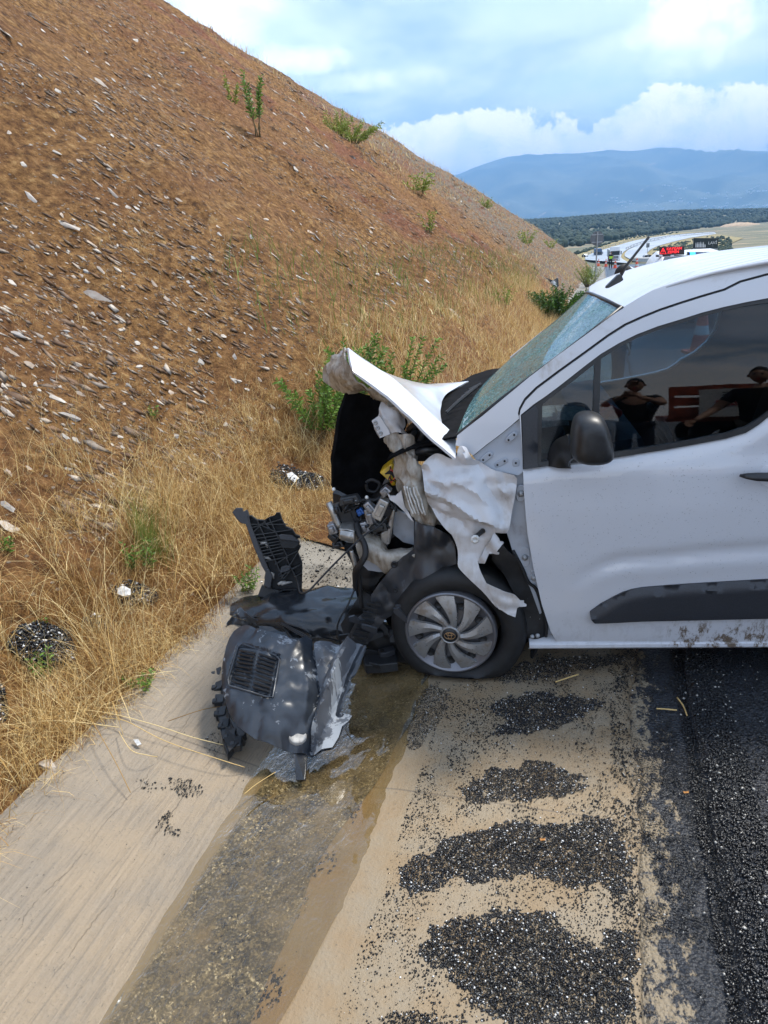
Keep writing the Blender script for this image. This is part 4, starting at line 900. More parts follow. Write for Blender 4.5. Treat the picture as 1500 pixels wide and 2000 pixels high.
# body side behind the door: sliding door and rear quarter, in van metres
o1 = vl([(1655, 1253)])[0]; xr = 3.38; zt = vl([(1636, 519)])[0][1]
def rz_(x): return .16+.03*(x-1.8)
dr_ = [(q[0]+.007, q[1]) for q in vl([(1640, 1253), (1650, 1000), (1645, 700), (1636, 519)])]; gt_ = vl([(1700, 507)])[0]
side2 = [(dr_[0][0], dr_[0][1]), (2.62, .23), (2.70, .42), (2.86, .56), (3.05, .60), (3.24, .56), (3.36, .42), (3.42, .25), (3.62, .26), (3.66, .6), (3.63, 1.2), (3.55, gt_[1]-.04), (3.45, gt_[1]-.003), (gt_[0]+.03, gt_[1]-.003), (gt_[0]+.03, dr_[3][1]), dr_[3], dr_[2], dr_[1]]
o = panel(VAN, 'rear_body_side', side2, M['white'], van, ys, lambda x, z: (.02*max(0, 1-abs(z-1.12)/.03)), .022, .05, xz=True)
MBx = MB(); MBx.lathe(VAN.w(3.05, .05, .32), VAN.ay, [(0, .0), (0, .19), (.02, .20), (.0, .22), (.0, .30), (.03, .325), (.19, .325), (.22, .2), (.22, 0)], 36); MBx.obj('wheel', M['rubber'], van, True)
# black seal frame, glass, divider, corner trim
inner = Z3((222, 990), (230, 668), (300, 610), (400, 537), (480, 473), (560, 409), (660, 345), (760, 293), (880, 247), (1000, 210), (1130, 169), (1250, 138), (1380, 110), (1500, 92)) + [(1560, 583), (1600, 578), (1610, 596), (1606, 655), (1594, 712), (1570, 750), (1538, 778)] + Z3((1500, 714), (1450, 750), (1380, 792), (1270, 828), (1150, 851), (1020, 876), (900, 897), (770, 917), (640, 936), (450, 965), (270, 985))
o = panel(VAN, 'window_seal', SEAL, M['black'], van, ys, lambda x, z: .008, .016, .04, holes=[inner]); bevel(o, .003)
o = panel(VAN, 'window_glass', inner, M['glass'], van, ys, lambda x, z: .020, .004, .06)
o = panel(VAN, 'window_divider', Z3((524, 425), (562, 390), (556, 560), (552, 720), (548, 960), (512, 965), (516, 700), (522, 560)), M['black'], van, ys, lambda x, z: .010, .012, .05); bevel(o, .003)
o = panel(VAN, 'corner_trim', Z3((126, 1030), (112, 726), (190, 668), (205, 700), (205, 1000), (216, 1016)), M['trim'], van, ys, lambda x, z: .002, .012, .04); bevel(o, .003)
# rubbing strip
STR = Z5((455, 940), (520, 893), (600, 850), (650, 826), (700, 810), (760, 799), (800, 795), (1000, 780), (1500, 750), (1925, 726), (1930, 968), (1500, 975), (1000, 986), (800, 990), (560, 997), (480, 997), (460, 975))
o = panel(VAN, 'rubbing_strip', STR, M['trim'], van, ys, lambda x, z: -.026 + .018*max(0, 1-dpoly(x, z, strip_l)[0]/.05), .034, .022) if False else None
strip_l = vl(STR); strip_l.append(strip_l[0]); top_l = vl(Z5((455, 940), (600, 850), (700, 810), (800, 795), (1000, 780), (1500, 750), (1925, 726)))
o = panel(VAN, 'rubbing_strip', STR, M['trim'], van, ys, lambda x, z: -.008-.020*min(1, dpoly(x, z, top_l)[0]/.030)+.004*max(0, dpoly(x, z, top_l)[0]-.03)/.05, .036, .020); bevel(o, .003)
# sill
a = VAN.px(1034, 1262, .01); b_ = VAN.px(1500, 1259, .01); sl_ = (b_.z-a.z)/(b_.x-a.x)
sb = MB(); pr = [(.0, .016), (-.010, .008), (-.012, -.006), (-.004, -.016), (.03, -.020), (.12, -.02), (.12, .03), (.03, .03)]
xs_ = [a.x, a.x+.6, a.x+1.4, 2.62]; V = []; F = []
for i, x in enumerate(xs_):
    for (dy, dz) in pr: V.append(VAN.w(x, .016+dy, a.z+sl_*(x-a.x)+dz))
for i in range(len(xs_)-1):
    for k in range(8): F.append((i*8+k, i*8+(k+1) % 8, (i+1)*8+(k+1) % 8, (i+1)*8+k))
F += [tuple(range(7, -1, -1)), tuple(range(24, 32))]; sb.add(V, F); o = sb.obj('sill', M['door'], van, True); sharp(o, 30)
# cant rail with the windscreen pillar, one pressing
PIL = Z3((690, 118), (640, 150), (470, 275), (300, 400), (150, 515), (0, 638)) + Z1((1150, 546), (1040, 630), (975, 682)) + [(892, 858)] + Z1((962, 750), (1030, 768), (1060, 800), (1085, 822), (1180, 745), (1300, 655), (1408, 562))
GUT = Z4((690, 575), (770, 525), (850, 482), (925, 455), (1000, 431), (1100, 402), (1200, 376), (1350, 345), (1500, 318), (1800, 278), (2050, 255))
GAPo = [(x-3, y-4) for x, y in GAP]
xg = vl([(1700, 506)])[0]; mb = MB(); mb.tube([VAN.w(a[0]+.006, ys(*a)+.035, a[1]-.004) for a in vl(GAP)], .030, 6, flat=.5); mb.obj('door_seal', M['rubber'], van, True)
o = panel(VAN, 'windscreen_pillar', GUT[::-1] + PIL + GAPo + [(1690, 506)], M['white'], van, ys, lambda x, z: .002, .02, .03, label='white roof rail and windscreen pillar in one pressing'); bevel(o, .003, 2, 60)
# roof: gutter line and crest line read off the photograph, grooves pressed along it
gx = [VAN.px(p[0], p[1], .155) for p in GUT]; crest = [VAN.px(px, py+(13 if px > 1300 else 22), 1.25) for px, py in ((1171, 563), (1195, 551), (1222.6, 537), (1257, 520), (1309, 504), (1361, 491.5), (1413, 480), (1500, 468))]
gX = [q.x for q in gx]; gZ = [q.z for q in gx]; cX = [q.x for q in crest]; cZ = [q.z for q in crest]
gX += [3.0, 3.55]; gZ += [gZ[-1]+.0, gZ[-1]-.03]; cX += [2.2, 3.0, 3.5]; cZ += [cZ[-1]+.03, cZ[-1]+.03, cZ[-1]-.0]
nx, ny = 90, 80; V = []; F = []
for i in range(nx+1):
    f = i/nx
    for j in range(ny+1):
        w = j/ny; y = .150+w*1.42; k = (y-.86)/.71
        x0 = gX[0]-.01 - .045*(1-k*k) + .07*w; x = x0+(3.52-x0)*f**1.25; zg = np.interp(x, gX, gZ); zc = np.interp(x, cX, cZ)
        z = zg+(zc-zg)*(1-abs(k)**2.4); fd = min(1, max(0, (x-x0-.16)/.25))
        for g in (-.62, -.42, -.21, 0, .21, .42, .62): z -= .009*fd*math.exp(-((k-g)/.022)**2)
        z += .004*math.exp(-((k+.93)/.03)**2)
        V.append(VAN.w(x, y, z+.004-.065*w**1.3*max(0, 1-f*1.6)))
for i in range(nx):
    for j in range(ny): a_ = i*(ny+1)+j; F.append((a_, a_+1, a_+ny+2, a_+ny+1)[::-1])
roof = link('roof', V, F, M['white'], van, True); so = roof.modifiers.new('solid', 'SOLIDIFY'); so.thickness = .012; so.offset = -1
# far side of the body: same outline mirrored, with its own window aperture
far = Fr(VAN.w(0, 1.72, 0), VAN.ax, -VAN.ay, VAN.az)
def yf(x, z): return ys(1, z)
sw = [(x, z) for x, z in seal_l]
def inset(p, d):
    cx_ = sum(a[0] for a in p)/len(p); cz_ = sum(a[1] for a in p)/len(p); return [(a[0]+(cx_-a[0])*d, a[1]+(cz_-a[1])*d) for a in p]
pil_l = vl(PIL); gut_l = vl(GUT)
fo = [(.62, .2), (3.62, .26), (3.63, 1.2), (3.50, 1.70), (1.95, 1.67)] + [(p[0]+.16, p[1]-.02) for p in gut_l[::-1] if p[0] < 1.75] + [(p[0]+.17, p[1]-.03) for p in (pil_l[2], pil_l[4], pil_l[6])] + [(.50, 1.00), (.52, .7)]
sw = [(a+.10, b-.05) for a, b in sw]
panel(Fr(VAN.w(0, 1.72, 0), VAN.ax, -VAN.ay, VAN.az), 'far_lining', [(.70, .3), (1.98, .3), (1.98, 1.60), (1.5, 1.60), (.95, 1.50), (.55, 1.05)], M['dark'], van, lambda x, z: yf(x, z)+.035, None, .02, .09, holes=[inset(sw, .04)], xz=True)
panel(far, 'far_body_side', fo, M['white'], van, yf, None, .03, .09, holes=[inset(sw, .05)], xz=True)
panel(far, 'far_window', inset(sw, .045), M['glass'], van, yf, lambda x, z: .012, .004, .12, xz=True)
# cabin: floor, bulkhead, dash, seats, steering wheel, rear doors
mb = MB(); mb.box(VAN.w(2.1, .86, .36), (3.0, 1.55, .06), VAN.ax, VAN.ay, VAN.az); mb.obj('cabin_floor', M['dark'], van)
panel(Fr(VAN.w(0, 0, 0), VAN.ay, VAN.ax, VAN.az), 'rear_doors', [(.04, .3), (1.68, .3), (1.66, 1.1), (1.50, 1.72), (.22, 1.72), (.06, 1.1)], M['white'], van, lambda a, b: 3.60, None, .03, .2, xz=True)
panel(Fr(VAN.w(0, 0, 0), VAN.ay, VAN.ax, VAN.az), 'cabin_bulkhead', [(.06, .38), (1.66, .38), (1.64, 1.1), (1.55, 1.62), (.17, 1.62), (.08, 1.1)], M['dark'], van, lambda a, b: 2.02, None, .03, .2, xz=True)
mb = MB(); mb.box(VAN.w(.62, .86, .86), (.42, 1.4, .34), VAN.ax, VAN.ay, VAN.az, .9); mb.obj('dashboard', M['dark'], van)
mb = MB(); mb.prism([VAN.w(.55, .20, 1.02), VAN.w(.88, .20, 1.00), VAN.w(.84, .20, 1.10), VAN.w(.62, .20, 1.07)], VAN.ay*1.28); mb.obj('dash_top', M['trim'], van)
for yy in (.48, 1.22):
    mb = MB(); mb.box(VAN.w(1.52, yy, .66), (.50, .50, .16), VAN.ax, VAN.ay, VAN.az); o = mb.obj('seat', M['dark'], van, True); bevel(o, .04, 3)
    mb = MB(); mb.box(VAN.w(1.82, yy, 1.02), (.14, .48, .66), (VAN.ax+VAN.az*-.18), VAN.ay, VAN.az+VAN.ax*.18, .8); o2 = mb.obj('backrest', M['dark'], van, True); bevel(o2, .045, 3)
    mb = MB(); mb.box(VAN.w(1.90, yy, 1.45), (.10, .26, .20), (VAN.ax+VAN.az*-.18), VAN.ay, VAN.az+VAN.ax*.18, .85); o2 = mb.obj('headrest', M['dark'], van, True); bevel(o2, .04, 3)
sw_c = VAN.w(1.02, .50, 1.0); sa = (VAN.ax+VAN.az*.5).normalized(); u_ = VAN.ay; v_ = sa.cross(u_); mb = MB()
mb.tube([sw_c+u_*(.18*math.cos(t))+v_*(.18*math.sin(t)) for t in np.linspace(0, 2*math.pi, 25)], .014, 8, False); mb.tube([sw_c-u_*.17, sw_c+u_*.17], .018, 6); mb.tube([sw_c, sw_c-v_*.17], .018, 6); mb.obj('steering_wheel', M['dark'], van, True)
mb = MB(); c_ = VAN.w(1.16, .92, 1.52); mb.box(c_, (.03, .24, .07), VAN.ax, VAN.ay, VAN.az); mb.tube([c_, c_+VAN.az*.12-VAN.ax*.02], .012, 6); o = mb.obj('inside_mirror', M['black'], van)
mb = MB(); mb.box(VAN.w(.50, .62, 1.10), (.16, .22, .05), VAN.ax+VAN.ay*.3, VAN.ay, VAN.az); mb.box(VAN.w(.58, .50, 1.14), (.14, .12, .04), VAN.ax-VAN.ay*.4, VAN.ay, VAN.az); mb.obj('dash_papers', M['whitep'], van)
mb = MB(); mb.tube([VAN.w(.66, .38, 1.13), VAN.w(.72, .46, 1.16), VAN.w(.80, .50, 1.13)], [.03, .045, .02], 10); mb.obj('red_cloth', M['red_reflect'], van, True)
# windscreen
wl_ = vl([(893, 853), (980, 782), (1080, 708), (1150, 655), (1217, 602)]); rows = []
for i, (x, z) in enumerate(wl_):
    row = []
    for w in np.linspace(0, 1, 5):
        k = 2*w-1; yn = ys(x, z)+.012; y = yn+(1.71-2*yn)*w; row.append(VAN.w(x-(.035+.002*i)*(1-k*k)+(.07+.045*(4-i))*w, y, z+.020*(1-k*k)-.060*w**1.3*i/4))
    rows.append(row)
ws = patch('windscreen', rows, M['windscreen'], van, 7, .005)
for q in (0, -1):
    mb = MB(); mb.tube([r_[q]+VAN.az*.004 for r_ in rows], .009, 6, flat=1); mb.obj('windscreen_moulding', M['black'], van, True)
mb = MB(); mb.tube([p-VAN.ax*.006 for p in rows[-1]], .010, 6); mb.obj('windscreen_moulding', M['black'], van, True)
# scuttle: black tray between bonnet and screen, wiper
sc_r = []
for k, (dx, dz) in enumerate(((.0, .0), (-.10, -.015), (-.20, -.04), (-.30, -.09))):
    sc_r.append([rows[0][j]+VAN.ax*dx+VAN.az*(dz-.004) for j in range(5)])
patch('scuttle_tray', sc_r, M['felt'], van, 6, .01, .006, 12)
mb = MB(); mb.tube([VAN.w(.22, .5, 1.10), VAN.w(.22, .9, 1.135), VAN.w(.30, 1.3, 1.15)], .009, 6); mb.tube([VAN.w(.16, 1.2, 1.07), VAN.w(.22, 1.3, 1.11), VAN.w(.24, 1.1, 1.13)], .012, 6); mb.obj('wiper', M['black'], van, True)
mb = MB()
for k in range(7): mb.tube([vpt(*Z1((900+k*26, 520-k*26))[0], .35+.1*k), vpt(*Z1((985+k*26, 440-k*20))[0], .4+.1*k)], .008, 5)
mb.obj('scuttle_rib', M['black'], van, kind='stuff')
# mirror
mc = VAN.px(*Z3((508, 860))[0], -.14); mr_ = []
prof = Z3((400, 770), (425, 728), (470, 712), (530, 714), (575, 735), (600, 790), (618, 860), (634, 930), (632, 968), (600, 992), (540, 1003), (470, 1000), (415, 985), (385, 950), (388, 880))
P = [VAN.px(a, b, -.15) for a, b in prof]; cxm = sum(p.x for p in P)/len(P); czm = sum(p.z for p in P)/len(P); V = []; nP = len(P); lev = [(-.075, .42), (-.070, .66), (-.055, .84), (-.03, .96), (0, 1.0), (.04, .99), (.075, .95), (.082, .88)]
for dy, s_ in lev:
    for p in P: V.append(VAN.w(cxm+(p.x-cxm)*s_, -.15+dy, czm+(p.z-czm)*s_))
F = [(i*nP+k, i*nP+(k+1) % nP, (i+1)*nP+(k+1) % nP, (i+1)*nP+k) for i in range(len(lev)-1) for k in range(nP)]; F += [tuple(range(nP-1, -1, -1)), tuple((len(lev)-1)*nP+k for k in range(nP))]
mir = thing('door_mirror', None, None) if False else None
o = link('door_mirror', V, F, M['black'], van, True, label='black door mirror housing beaded with rain'); ss = o.modifiers.new('sub', 'SUBSURF'); ss.levels = ss.render_levels = 1
arm = patch('mirror_arm', [[vpt(*Z3((275, 1008))[0], .055), vpt(*Z3((290, 930))[0], .05), vpt(*Z3((330, 868))[0], .03), vpt(*Z3((395, 835))[0], -.08)], [vpt(*Z3((320, 1006))[0], .02), vpt(*Z3((335, 950))[0], .0), vpt(*Z3((365, 905))[0], -.04), vpt(*Z3((410, 880))[0], -.12)], [vpt(*Z3((385, 1000))[0], .04), vpt(*Z3((390, 985))[0], .01), vpt(*Z3((400, 975))[0], -.04), vpt(*Z3((420, 960))[0], -.10)]], M['black'], van, 6, .02)
# handle and its recess
o = panel(VAN, 'handle_recess', Z5((1450, 120), (1475, 92), (1530, 76), (1600, 76), (1640, 100), (1650, 150), (1630, 200), (1560, 220), (1490, 210), (1450, 185)), M['white'], van, ys, lambda x, z: -.002+door_disp(x, z), .004, .02, soft=1)
hp = [VAN.px(a, b, -.03) for a, b in Z5((1342, 152), (1372, 146), (1430, 150), (1500, 152), (1620, 152), (1700, 155), (1735, 158))]; mb = MB(); mb.tube([VAN.w(p.x, (-.018 if i in (0, 6) else -.038), p.z) for i, p in enumerate(hp)], [.006, .013, .018, .019, .019, .015, .007], 12, True, .7); mb.obj('door_handle', M['black'], van, True)
# antenna
ab = thing  # (alias unused)
b0 = VAN.w(*VAN.px(1198, 549, .92)); AY = .92
mb = MB(); bp = [VAN.pw(a, b, AY) for a, b in Z4((582, 470), (590, 455), (650, 395), (668, 388), (684, 422), (665, 435), (600, 468))]; mb.prism([p-VAN.ay*.02 for p in bp], VAN.ay*.04); o = mb.obj('antenna_base', M['black'], van); bevel(o, .006, 3)
mb = MB(); mb.tube([VAN.pw(*Z4((664, 408))[0], AY), VAN.pw(*Z4((700, 345))[0], AY), VAN.pw(*Z4((770, 257))[0], AY), VAN.pw(*Z4((828, 183))[0], AY), VAN.pw(*Z4((832, 181))[0], AY)], [.010, .0075, .0062, .0068, .005], 8); mb.obj('antenna_mast', M['black'], van, True)
# hinge pillar and the bulkhead corner behind the wing
HP = [(975, 905), (1012, 812), (1030, 800), (1040, 925), (1060, 1000), (1090, 1150), (1108, 1256), (1072, 1256), (1058, 1210), (1036, 1150), (1004, 1085), (980, 1010)]
o = panel(VAN, 'hinge_pillar', HP, M['primer'], van, lambda x, z: ys(x, z)+.040, lambda x, z: .004*mnoise.noise(Vector((x*14, z*9, 0))), .05, .03)
o = panel(VAN, 'bulkhead_corner', Z1((1085, 826), (1180, 748), (1300, 658), (1412, 566), (1432, 700), (1438, 930), (1400, 960), (1300, 935), (1230, 925), (1160, 885), (1105, 850)), M['primer'], van, lambda x, z: ys(x, z)+.016, None, .012, .03)
def boss(px, py, Y, w, h, name='reinforcement', ang=0.0, mat='primer', hole=True):
    c_ = VAN.px(px, py, Y); a_ = VAN.w(*c_); ux = (VAN.ax*math.cos(ang)+VAN.az*math.sin(ang)); uz = VAN.ay.cross(ux) if False else (VAN.az*math.cos(ang)-VAN.ax*math.sin(ang))
    mb = MB(); n = 20; pts = []
    for k in range(n):
        t = 2*math.pi*k/n; e = 3.2; cx_ = abs(math.cos(t))**(2/e)*math.copysign(1, math.cos(t)); sx_ = abs(math.sin(t))**(2/e)*math.copysign(1, math.sin(t)); pts.append(a_+ux*(cx_*w/2)+uz*(sx_*h/2))
    mb.prism(pts, -VAN.ay*.008); o = mb.obj(name, M[mat], van); bevel(o, .003, 2); return a_, ux
for (q, w, h, an) in (((1352, 690), .055, .026, .75), ((1178, 830), .060, .028, .65), ((1383, 868), .030, .034, 0), ((1280, 868), .060, .026, .5)):
    px, py = Z1(q)[0]; a_, ux = boss(px, py, .045, w, h, 'reinforcement', an); mb = MB()
    for s_ in (-1, 1) if w > .04 else (0,): mb = MB(); mb.lathe(a_+ux*(s_*w*.28)-VAN.ay*.0095, -VAN.ay, [(0, 0.0001), (0, .0045), (.001, .0045)], 10); mb.obj('bolt_hole', M['rubber'], van)
for q, w, h in (((52, 247), .040, .075), ((128, 738), .036, .070), ((75, 620), .045, .095)):
    px, py = Z5(q)[0]; a_, ux = boss(px, py, .040, w, h, 'hinge_plate'); mb = MB(); mb.lathe(a_-VAN.ay*.008, -VAN.ay, [(0, .014), (.006, .014), (.009, .009), (.013, .008), (.013, 0.0001)], 12); mb.obj('hinge_bolt', M['galv'], van, True)
# wheel arch: back wall, tunnel and the torn black liner flap
WC = VAN.px(877, 1243, -.02); wcx, wcz = WC.x+.005, WC.z
mb = MB(); mb.lathe(VAN.w(wcx+.05, .62, wcz+.06), -VAN.ay, [(0, .001), (0, .46), (.30, .44)], 30); mb.obj('wheel_arch', M['rubber'], van, True)
n = 20; V = []; F = []
for i in range(n+1):
    t = R(-30+125*i/n)
    for j, (yy, rr) in enumerate(((.07, .385), (.3, .40), (.62, .41))): V.append(VAN.w(wcx+.045+rr*math.cos(t), yy, wcz+.02+rr*math.sin(t)))
for i in range(n):
    for j in range(2): F.append((i*3+j, i*3+j+1, (i+1)*3+j+1, (i+1)*3+j))
o = link('arch_tunnel', V, F, M['rubber'], van, True); s_ = o.modifiers.new('solid', 'SOLIDIFY'); s_.thickness = .01
panel(VAN, 'arch_flap', Z6((940, 60), (1000, 100), (1060, 170), (1150, 240), (1200, 400), (1270, 540), (1340, 620), (1400, 760), (1425, 900), (1437, 1030), (1420, 1078), (1395, 1040), (1250, 1005), (1225, 900), (1180, 740), (1120, 600), (1010, 400), (900, 260)), M['rubber'], van, lambda x, z: ys(x, z)+.035, lambda x, z: .03*mnoise.noise(Vector((x*9, z*7, 2))), .01, .03)
mb = MB(); mb.tube(spline(PX(Z5((5, 585), (60, 690), (95, 770), (140, 810), (172, 900), (200, 1020), (198, 1090)), .03), 4), .008, 6); mb.obj('arch_seal', M['rubber'], van, True)
for q in ((118, 1088), (150, 1082)):
    mb = MB(); px, py = Z5(q)[0]; mb.lathe(vpt(px, py, .02), -VAN.ay, [(0, .010), (.006, .010), (.010, .006), (.012, .0001)], 10); mb.obj('sill_bolt', M['galv'], van, True)
# front wheel: soft tyre squashed on the ground, hub cap with nine curved spokes
th = R(-4); WA = (-VAN.ay*math.cos(th)+VAN.ax*math.sin(th)).normalized(); WU = VAN.az; WS = WA.cross(WU)*-1; wc = VAN.w(wcx, .012, wcz)
WS = (VAN.ax*math.cos(th)+VAN.ay*math.sin(th))
mb = MB(); tc_ = wc-WA*.02+WS*.030
mb.lathe(tc_, WA, [(-.18, .20), (-.185, .25), (-.17, .30), (-.12, .318), (-.03, .318), (.012, .305), (.026, .28), (.028, .25), (.018, .228), (.012, .215), (-.02, .20)], 64, WU)
V = []
for v in mb.V:
    z = (v-VO).z
    if z < .012: d_ = .012-z; v = v + VAN.az*(d_) + WA*(.35*d_)
    V.append(v)
mb.V = V; tyre = mb.obj('tyre', M['rubber'], van, True)
mb = MB(); mb.lathe(wc, WA, [(-.03, .215), (.006, .212), (.012, .206), (.010, .200), (-.004, .190), (-.018, .12), (-.012, .06), (-.010, .0001)], 64, WU); dish = mb.obj('hub_cap', M['hublight'], van, True, label='grey plastic hub cap with scuffed spokes')
def wp(rad, ang, h): return wc + WS*(rad*math.cos(ang)) + WU*(rad*math.sin(ang)) + WA*h
sp0 = None
for k in range(9):
    a0 = R(97+40*k); V = []; F = []; n = 12
    for i in range(n+1):
        t = i/n; rad = .040+.162*t; sw_ = -.50*(1-t)**1.4; hw = (.0135+.037*t**1.35); da = hw/rad
        hz = .006+.016*math.sin(math.pi*min(1, t*.75+.22))-.006*t
        V += [wp(rad, a0+sw_-da, hz-.016), wp(rad, a0+sw_-da*.92, hz-.002), wp(rad, a0+sw_-da*.12, hz+.006*(1-t*.6)), wp(rad, a0+sw_+da*.88, hz-.001), wp(rad, a0+sw_+da, hz-.016)]
    for i in range(n):
        for j in range(4): F.append((i*5+j, i*5+j+1, (i+1)*5+j+1, (i+1)*5+j))
    F.append((n*5, n*5+4, n*5+3, n*5+2, n*5+1))
    o = link('spoke', V, F, M['hubcap'], dish, True); sharp(o, 25)
    mb = MB(); ah = a0+R(20)-.13; c_ = wp(.150, ah, -.006); mb.lathe(c_, WA, [(0, .020), (.004, .0195), (.0045, .0165), (.001, .0155), (.0005, .0001)], 16); mb.obj('vent_hole', M['rubber'], dish, True)
mb = MB(); mb.lathe(wc, WA, [(.0, .050), (.020, .047), (.026, .043), (.027, .040), (.0245, .037), (.023, .0355)], 40); mb.obj('centre_ring', M['hubcap'], dish, True)
mb = MB(); mb.lathe(wc, WA, [(.020, .037), (.0235, .036), (.0262, .02), (.027, .0001)], 32); mb.obj('centre_cap', M['black'], dish, True)
mb = MB()
for (rx, ry, cy__) in ((.0250, .0170, 0), (.0085, .0165, 0), (.0165, .0070, .0085)):
    mb.tube([wc+WA*.0275+WS*(rx*math.cos(t))+WU*(cy__+ry*math.sin(t)) for t in np.linspace(0, 2*math.pi, 29)], .0014, 6, False)
mb.obj('emblem', M['gold'], dish, True)
mb = MB(); mb.lathe(wc-WA*.02, -WA, [(0, .19), (.06, .17), (.12, .05), (.30, .04)], 24); mb.obj('brake_disc', M['steel'], van, True)
# crumpled wing: big creases as tents along traced lines, then crumple
def fold_fn(folds, amp, fs, seed, fr=VAN, Y=.0):
    FL = [([tuple(q) for q in to_plane(fr, Z1(*pl), ys)], a_, w_) for pl, a_, w_ in folds]
    def f(x, z):
        v = 0
        for pl, a_, w_ in FL:
            d, _ = dpoly(x, z, pl)
            if d < w_: v += a_*(1-d/w_)
        p = Vector((x*fs, z*fs, seed)); return v+amp*(mnoise.fractal(p, .7, 2.1, 4))+.007*(.3-abs(mnoise.noise(Vector((x*6, z*6, seed)))))+.002*(.3-abs(mnoise.noise(Vector((x*13+z*4, z*10, seed)))))
    return f
WING = Z1((792, 828), (830, 812), (868, 818), (905, 838), (940, 846), (972, 826), (978, 775), (1000, 748), (1038, 752), (1058, 790), (1085, 845), (1160, 890), (1230, 925), (1300, 945), (1395, 964), (1388, 1060), (1360, 1200), (1332, 1354), (1285, 1350), (1238, 1342), (1222, 1372), (1195, 1440), (1120, 1560)) + Z6((765, 277), (770, 300), (785, 360), (810, 420), (850, 500), (880, 560), (925, 690), (960, 740), (930, 712), (830, 592), (700, 472), (600, 372), (568, 322), (574, 240), (568, 160), (540, 80), (505, 15)) + Z1((930, 1372), (850, 1290), (800, 1215), (770, 1160), (755, 1060), (740, 990), (718, 915), (740, 870))
wf = fold_fn([([(745, 1040), (880, 1080), (1010, 1160), (1110, 1240), (1290, 1300)], -.050, .070), ([(830, 830), (930, 930), (1120, 880)], .020, .05), ([(1120, 880), (1180, 1000), (1290, 1240)], .030, .05), ([(960, 980), (1120, 1060), (1250, 1210)], -.035, .06), ([(780, 970), (900, 975), (1060, 940)], -.024, .035), ([(1060, 800), (1140, 960), (1300, 1060)], -.028, .05), ([(790, 1190), (930, 1260), (1150, 1330)], .030, .05), ([(1020, 745), (1035, 830)], -.025, .025), ([(730, 930), (790, 1000), (860, 1060)], .035, .04), ([(860, 1180), (1000, 1230), (1090, 1330)], -.018, .03), ([(1190, 1010), (1385, 1010)], .014, .03), ([(1300, 960), (1310, 1320)], .012, .05), ([(760, 1100), (900, 1150), (1030, 1260), (1200, 1300)], .022, .028)], .003, 9, 3.3)
wing = panel(VAN, 'front_wing', WING, M['white_crumpled'], van, lambda x, z: ys(x, z)*.6-.012-.034*max(0, min(1, (.66-z)/.12)), wf, .005, .013, soft=1, label='crumpled white front wing folded and torn at the wheel arch'); sharp(wing, 32)
panel(VAN, 'wing_flange', Z6((768, 277), (925, 5), (975, 70), (985, 96), (1012, 100), (1020, 114), (1000, 130), (960, 165), (950, 185), (975, 190), (972, 205), (945, 215), (875, 216), (855, 250), (832, 298), (800, 308), (772, 312)), M['white_crumpled'], van, lambda x, z: -.03, lambda x, z: .030*math.sin((x*2.0+z*1.2)*38)*.35, .005, .012)
panel(VAN, 'wing_tail', Z6((850, 502), (1000, 570), (1128, 612), (1158, 640), (1180, 664), (1218, 668), (1215, 690), (1242, 708), (1240, 722), (1170, 724), (1150, 742), (1133, 830), (1060, 800), (970, 750), (925, 690), (890, 590)), M['white_crumpled'], van, lambda x, z: -.055, lambda x, z: .014*mnoise.noise(Vector((x*20, z*26, 5))), .005, .012)
mb = MB(); mb.tube([vpt(*Z1((1155, 1345))[0], .0), vpt(*Z1((1125, 1370))[0], -.03), vpt(*Z1((1095, 1395))[0], -.06)], [.012, .010, .014], 10); mb.obj('side_repeater', M['black'], van, True)
mb = MB(); mb.lathe(vpt(*Z1((1100, 1400))[0], -.065), -VAN.ay, [(0, .018), (.010, .019), (.014, .010), (.006, .006), (.006, .0001)], 16); mb.obj('repeater_lens', M['whitep'], van, True)
# bonnet: near strip folded down, crown behind it, torn underside
def Zp(lst): return [vpt(*Z1((a, b))[0], Y) for a, b, Y in lst]
mid = [(228, 150, .10), (385, 262, .12), (530, 365, .13), (690, 508, .12), (838, 655, .10), (964, 765, .07)]
up_ = [(215, 70, .22), (380, 184, .24), (552, 300, .25), (720, 458, .23), (868, 596, .20), (964, 690, .16)]
lo_ = [(250, 232, .05), (372, 322, .03), (500, 422, .02), (655, 560, .01), (800, 702, .0), (964, 838, -.02)]
hood = patch('bonnet', [Zp(lo_), Zp(mid), Zp(up_)], M['white'], van, 8, .010, .004, 6, label='buckled white bonnet, near edge folded down')
hr = [Zp([(215, 72, .23), (380, 186, .25), (552, 302, .26), (720, 460, .24), (868, 598, .21)]), Zp([(235, 88, .5), (400, 198, .5), (568, 303, .5), (760, 408, .5), (860, 492, .48)]), Zp([(250, 100, .75), (410, 208, .75), (650, 308, .8), (815, 345, .82), (900, 392, .86)]), Zp([(262, 112, 1.0), (420, 217, 1.05), (700, 315, 1.12), (855, 320, 1.15), (1055, 299, 1.25)])]
patch('bonnet_crown', hr, M['white'], van, 8, .010, .003, 5)
patch('bonnet_underside', [Zp([(213, 80, .27), (242, 232, .12), (296, 300, .10), (432, 362, .10), (530, 462, .10), (680, 604, .10)]), Zp([(135, 118, .34), (155, 215, .24), (235, 298, .18), (365, 355, .14), (520, 448, .10), (660, 575, .08)]), Zp([(60, 235, .46), (78, 305, .42), (195, 360, .36), (340, 390, .26), (500, 452, .16), (640, 570, .12)])], M['white_dirty'], van, 8, .006, .036, 9, ridged=True, label='dirty torn underside of the bonnet lip')
patch('bonnet_lip', [Zp([(215, 72, .22), (170, 88, .30), (120, 125, .38), (80, 180, .44), (58, 245, .48)]), Zp([(222, 84, .20), (182, 108, .26), (138, 150, .34), (96, 208, .40), (70, 262, .44)])], M['white'], van, 6, .01, .008, 14)
